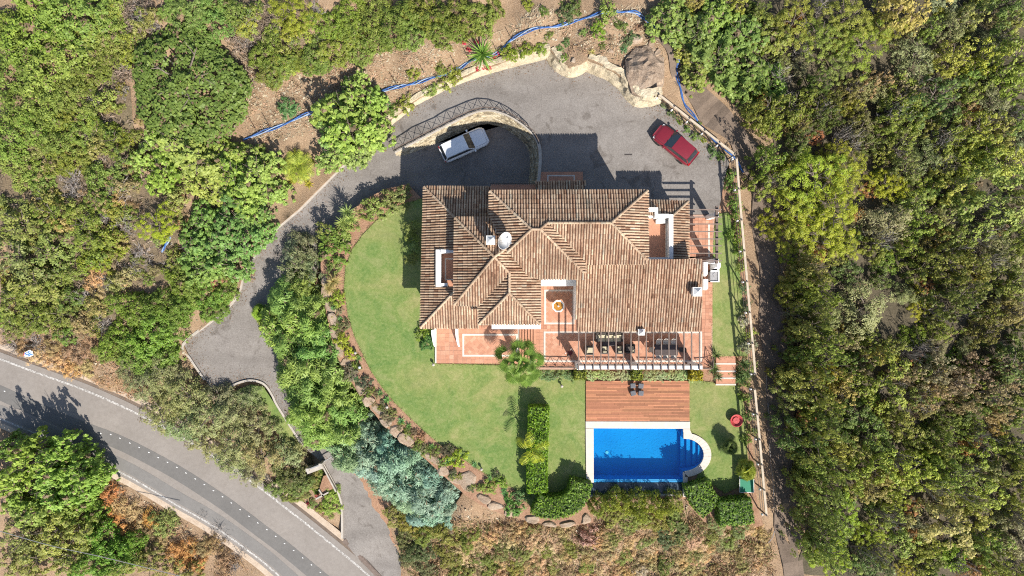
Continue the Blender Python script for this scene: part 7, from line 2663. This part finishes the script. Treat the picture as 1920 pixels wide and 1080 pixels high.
VB = [[(20, 650), (110, 690), (250, 755), (270, 720), (150, 650), (60, 630)], [(190, 880), (300, 930), (480, 1060), (420, 1090), (180, 960)], [(500, 900), (600, 960), (640, 1010), (600, 990), (480, 900)]]
brush('verge_grass', VB, 5000, (.35, .235, .115), .4, 'tan dry grass on the banks beside the road', .25)

# ragged grass along the lawn borders
lp = []
for L_, zz in ((LAWN1, 0.0), (LAWN2, -.006), (up_poly, 1.0)):
    ring = [P(u, v, zz) for u, v in L_]
    for p, q in zip(ring, ring[1:] + ring[:1]):
        for _ in range(int((q - p).length * 30)):
            a = p.lerp(q, random.random())
            lp.append((a.x + random.gauss(0, .10), a.y + random.gauss(0, .10), zz + random.uniform(.0, .06)))
lp = np.array(lp)
me = leaf_mesh('lawn_edge_grass', lp, unit(RNG.normal(size=lp.shape) * .6 + np.array([0, 0, .8])), .16 * RNG.uniform(.5, 1.4, len(lp)), .035, RNG.uniform(0.01, 1, len(lp)), M['leaf_dull'])
o = link(bpy.data.objects.new('lawn_edge_grass', me))
o.color = (.19, .22, .065, 1)
tag(o, 'ragged grass along the borders of the lawns', 'grass', kind='stuff')
# fallen leaves along the edges of the drive and under the walls
ed = [Vector((p[0], p[1], 0)) for p in rail_xy(OUT)[4:] + rail_xy(UPN)[1:] + rail_xy(ROCKB)[1:] + rail_xy(FENCE_NE)]
lp = []
for p, q in zip(ed[:-1], ed[1:]):
    t = (q - p)
    nr = Vector((t.y, -t.x, 0)).normalized()
    for _ in range(int(t.length * 26)):
        a = p.lerp(q, random.random()) + nr * abs(random.gauss(0, .55)) + nr * .15
        zz = max(dz(a.x, a.y) + .03 if inside(a.x, a.y, DRIVE) else -99, float(uz(a.x, a.y)) + .05 if inside(a.x, a.y, UPPER) else -99)
        if zz > -90:
            lp.append((a.x, a.y, zz + .015))
lp = np.array(lp)
me = leaf_mesh('fallen_leaves', lp, unit(RNG.normal(size=lp.shape) * .25 + np.array([0, 0, 1])), .11 * RNG.uniform(.5, 1.4, len(lp)), .06, RNG.uniform(0.01, 1, len(lp)), M['leaf_dull'])
o = link(bpy.data.objects.new('fallen_leaves', me))
o.color = (.19, .13, .075, 1)
tag(o, 'brown fallen leaves along the edges of the drive', 'leaves', kind='stuff')

# ------------------------------------------------------------------ a person on the terrace
def person():
    base = P(1071, 657, ZT)
    r = empty('person', (base.x, base.y, ZT + .012), R(215))
    tag(r, 'person in dark red top and white trousers bending forward on the terrace', 'person')
    J = {'pelvis': (0, 0, .90), 'waist': (.08, 0, 1.05), 'chest': (.25, 0, 1.22), 'neck': (.38, 0, 1.33), 'head0': (.43, 0, 1.37), 'head1': (.50, 0, 1.43),
         'hl': (0, .1, .88), 'kl': (.06, .12, .48), 'al': (-.02, .12, .08), 'tl': (.14, .13, .03), 'hr': (0, -.1, .88), 'kr': (.02, -.12, .48), 'ar': (-.12, -.12, .08), 'tr': (.04, -.13, .03),
         'sl': (.30, .19, 1.27), 'el': (.38, .24, 1.0), 'wl': (.52, .16, .82), 'fl': (.58, .14, .76), 'sr': (.30, -.19, 1.27), 'er': (.42, -.26, 1.02), 'wr': (.58, -.2, .86), 'fr': (.64, -.18, .80)}
    rad = {'pelvis': .15, 'waist': .14, 'chest': .16, 'neck': .06, 'head0': .085, 'head1': .10, 'hl': .10, 'kl': .065, 'al': .042, 'tl': .035, 'hr': .10, 'kr': .065, 'ar': .042, 'tr': .035, 'sl': .065, 'el': .045, 'wl': .032, 'fl': .028, 'sr': .065, 'er': .045, 'wr': .032, 'fr': .028}
    E = [('pelvis', 'waist'), ('waist', 'chest'), ('chest', 'neck'), ('neck', 'head0'), ('head0', 'head1'), ('pelvis', 'hl'), ('hl', 'kl'), ('kl', 'al'), ('al', 'tl'), ('pelvis', 'hr'), ('hr', 'kr'), ('kr', 'ar'), ('ar', 'tr'), ('chest', 'sl'), ('sl', 'el'), ('el', 'wl'), ('wl', 'fl'), ('chest', 'sr'), ('sr', 'er'), ('er', 'wr'), ('wr', 'fr')]
    nm = list(J)
    me = bpy.data.meshes.new('body')
    me.from_pydata([J[k] for k in nm], [(nm.index(a), nm.index(b)) for a, b in E], [])
    o = link(bpy.data.objects.new('body', me), r)
    sk_ = o.modifiers.new('skin', 'SKIN')
    for i, k in enumerate(nm):
        me.skin_vertices[0].data[i].radius = (rad[k], rad[k])
    me.skin_vertices[0].data[0].use_root = True
    sb_ = o.modifiers.new('sub', 'SUBSURF')
    sb_.levels = sb_.render_levels = 2
    m, nt, bs = new_mat('person_skin')
    co = coords(nt, 'Object')
    sx = N(nt, 'ShaderNodeSeparateXYZ')
    nt.links.new(co, sx.inputs[0])
    c = ramp(nt, sx.outputs['Z'], [(0.0, (.35, .2, .14)), (.10, (.72, .71, .70)), (.97, (.72, .71, .70)), (.975, (.10, .012, .02)), (1.0, (.10, .012, .02))])
    nt.links.new(c, bs.inputs['Base Color'])
    bs.inputs['Roughness'].default_value = .8
    me.materials.append(m)
    hair = MB()
    for i in range(9):
        t = i / 8
    M['hair'] = mat_plain('hair', (.03, .018, .014), .6)
    h = MB().lathe([(.02, -.06), (.10, -.03), (.125, .03), (.11, .09), (.06, .13), (.01, .14)], 14).build('hair', M['hair'], r, True)
    h.location = (.50, 0, 1.44)
    M['skin'] = mat_plain('skin', (.42, .25, .18), .6)
    for y in (.15, -.19):
        for k in range(5):
            a = (k - 2) * .28
            x0 = .59 if y > 0 else .65
            z0 = .76 if y > 0 else .80
            ln = (.05, .075, .08, .075, .06)[k]
            MB().tube([(x0, y + a * .07, z0), (x0 + ln * .6, y + a * .09, z0 - ln * .5), (x0 + ln * .7, y + a * .09, z0 - ln)], [.010, .009, .007], 5).build('finger', M['skin'], r)


person()

# ------------------------------------------------------------------ labels of the plants: each says which one
from collections import defaultdict
grp = defaultdict(list)
for o, d, w, u, v in PLANTS:
    grp[(d + ' ' + w).replace('  ', ' ')].append((v, u, o))
ORD = ['first', 'second', 'third', 'fourth', 'fifth', 'sixth', 'seventh', 'eighth', 'ninth', 'tenth', 'eleventh', 'twelfth']
for lab, L in grp.items():
    if len(L) == 1:
        L[0][2]['label'] = lab
        continue
    us = [x[1] for x in L]
    vs_ = [x[0] for x in L]
    horiz = max(us) - min(us) > (max(vs_) - min(vs_)) * 1.0
    L.sort(key=lambda t: (t[1] if horiz else t[0]))
    n = len(L)
    for i, (v, u, o) in enumerate(L):
        if n <= 12:
            if horiz:
                q = 'leftmost' if i == 0 else 'rightmost' if i == n - 1 else ORD[i] + ' from left'
            else:
                q = 'topmost' if i == 0 else 'lowest' if i == n - 1 else ORD[i] + ' from top'
            o['label'] = lab + ', ' + q
        else:
            # many alike: place by rows, then left to right
            o['label'] = lab
    if n > 12:
        rows = defaultdict(list)
        k = max(2, int(math.ceil(math.sqrt(n / 2))))
        byv = sorted(L)
        per = int(math.ceil(n / k))
        for j in range(k):
            for idx, (v, u, o) in enumerate(sorted(byv[j * per:(j + 1) * per], key=lambda t: t[1])):
                o['label'] = lab + ', row ' + ('one', 'two', 'three', 'four', 'five', 'six', 'seven', 'eight', 'nine', 'ten')[j] + ', ' + (ORD[idx] if idx < 12 else 'last')
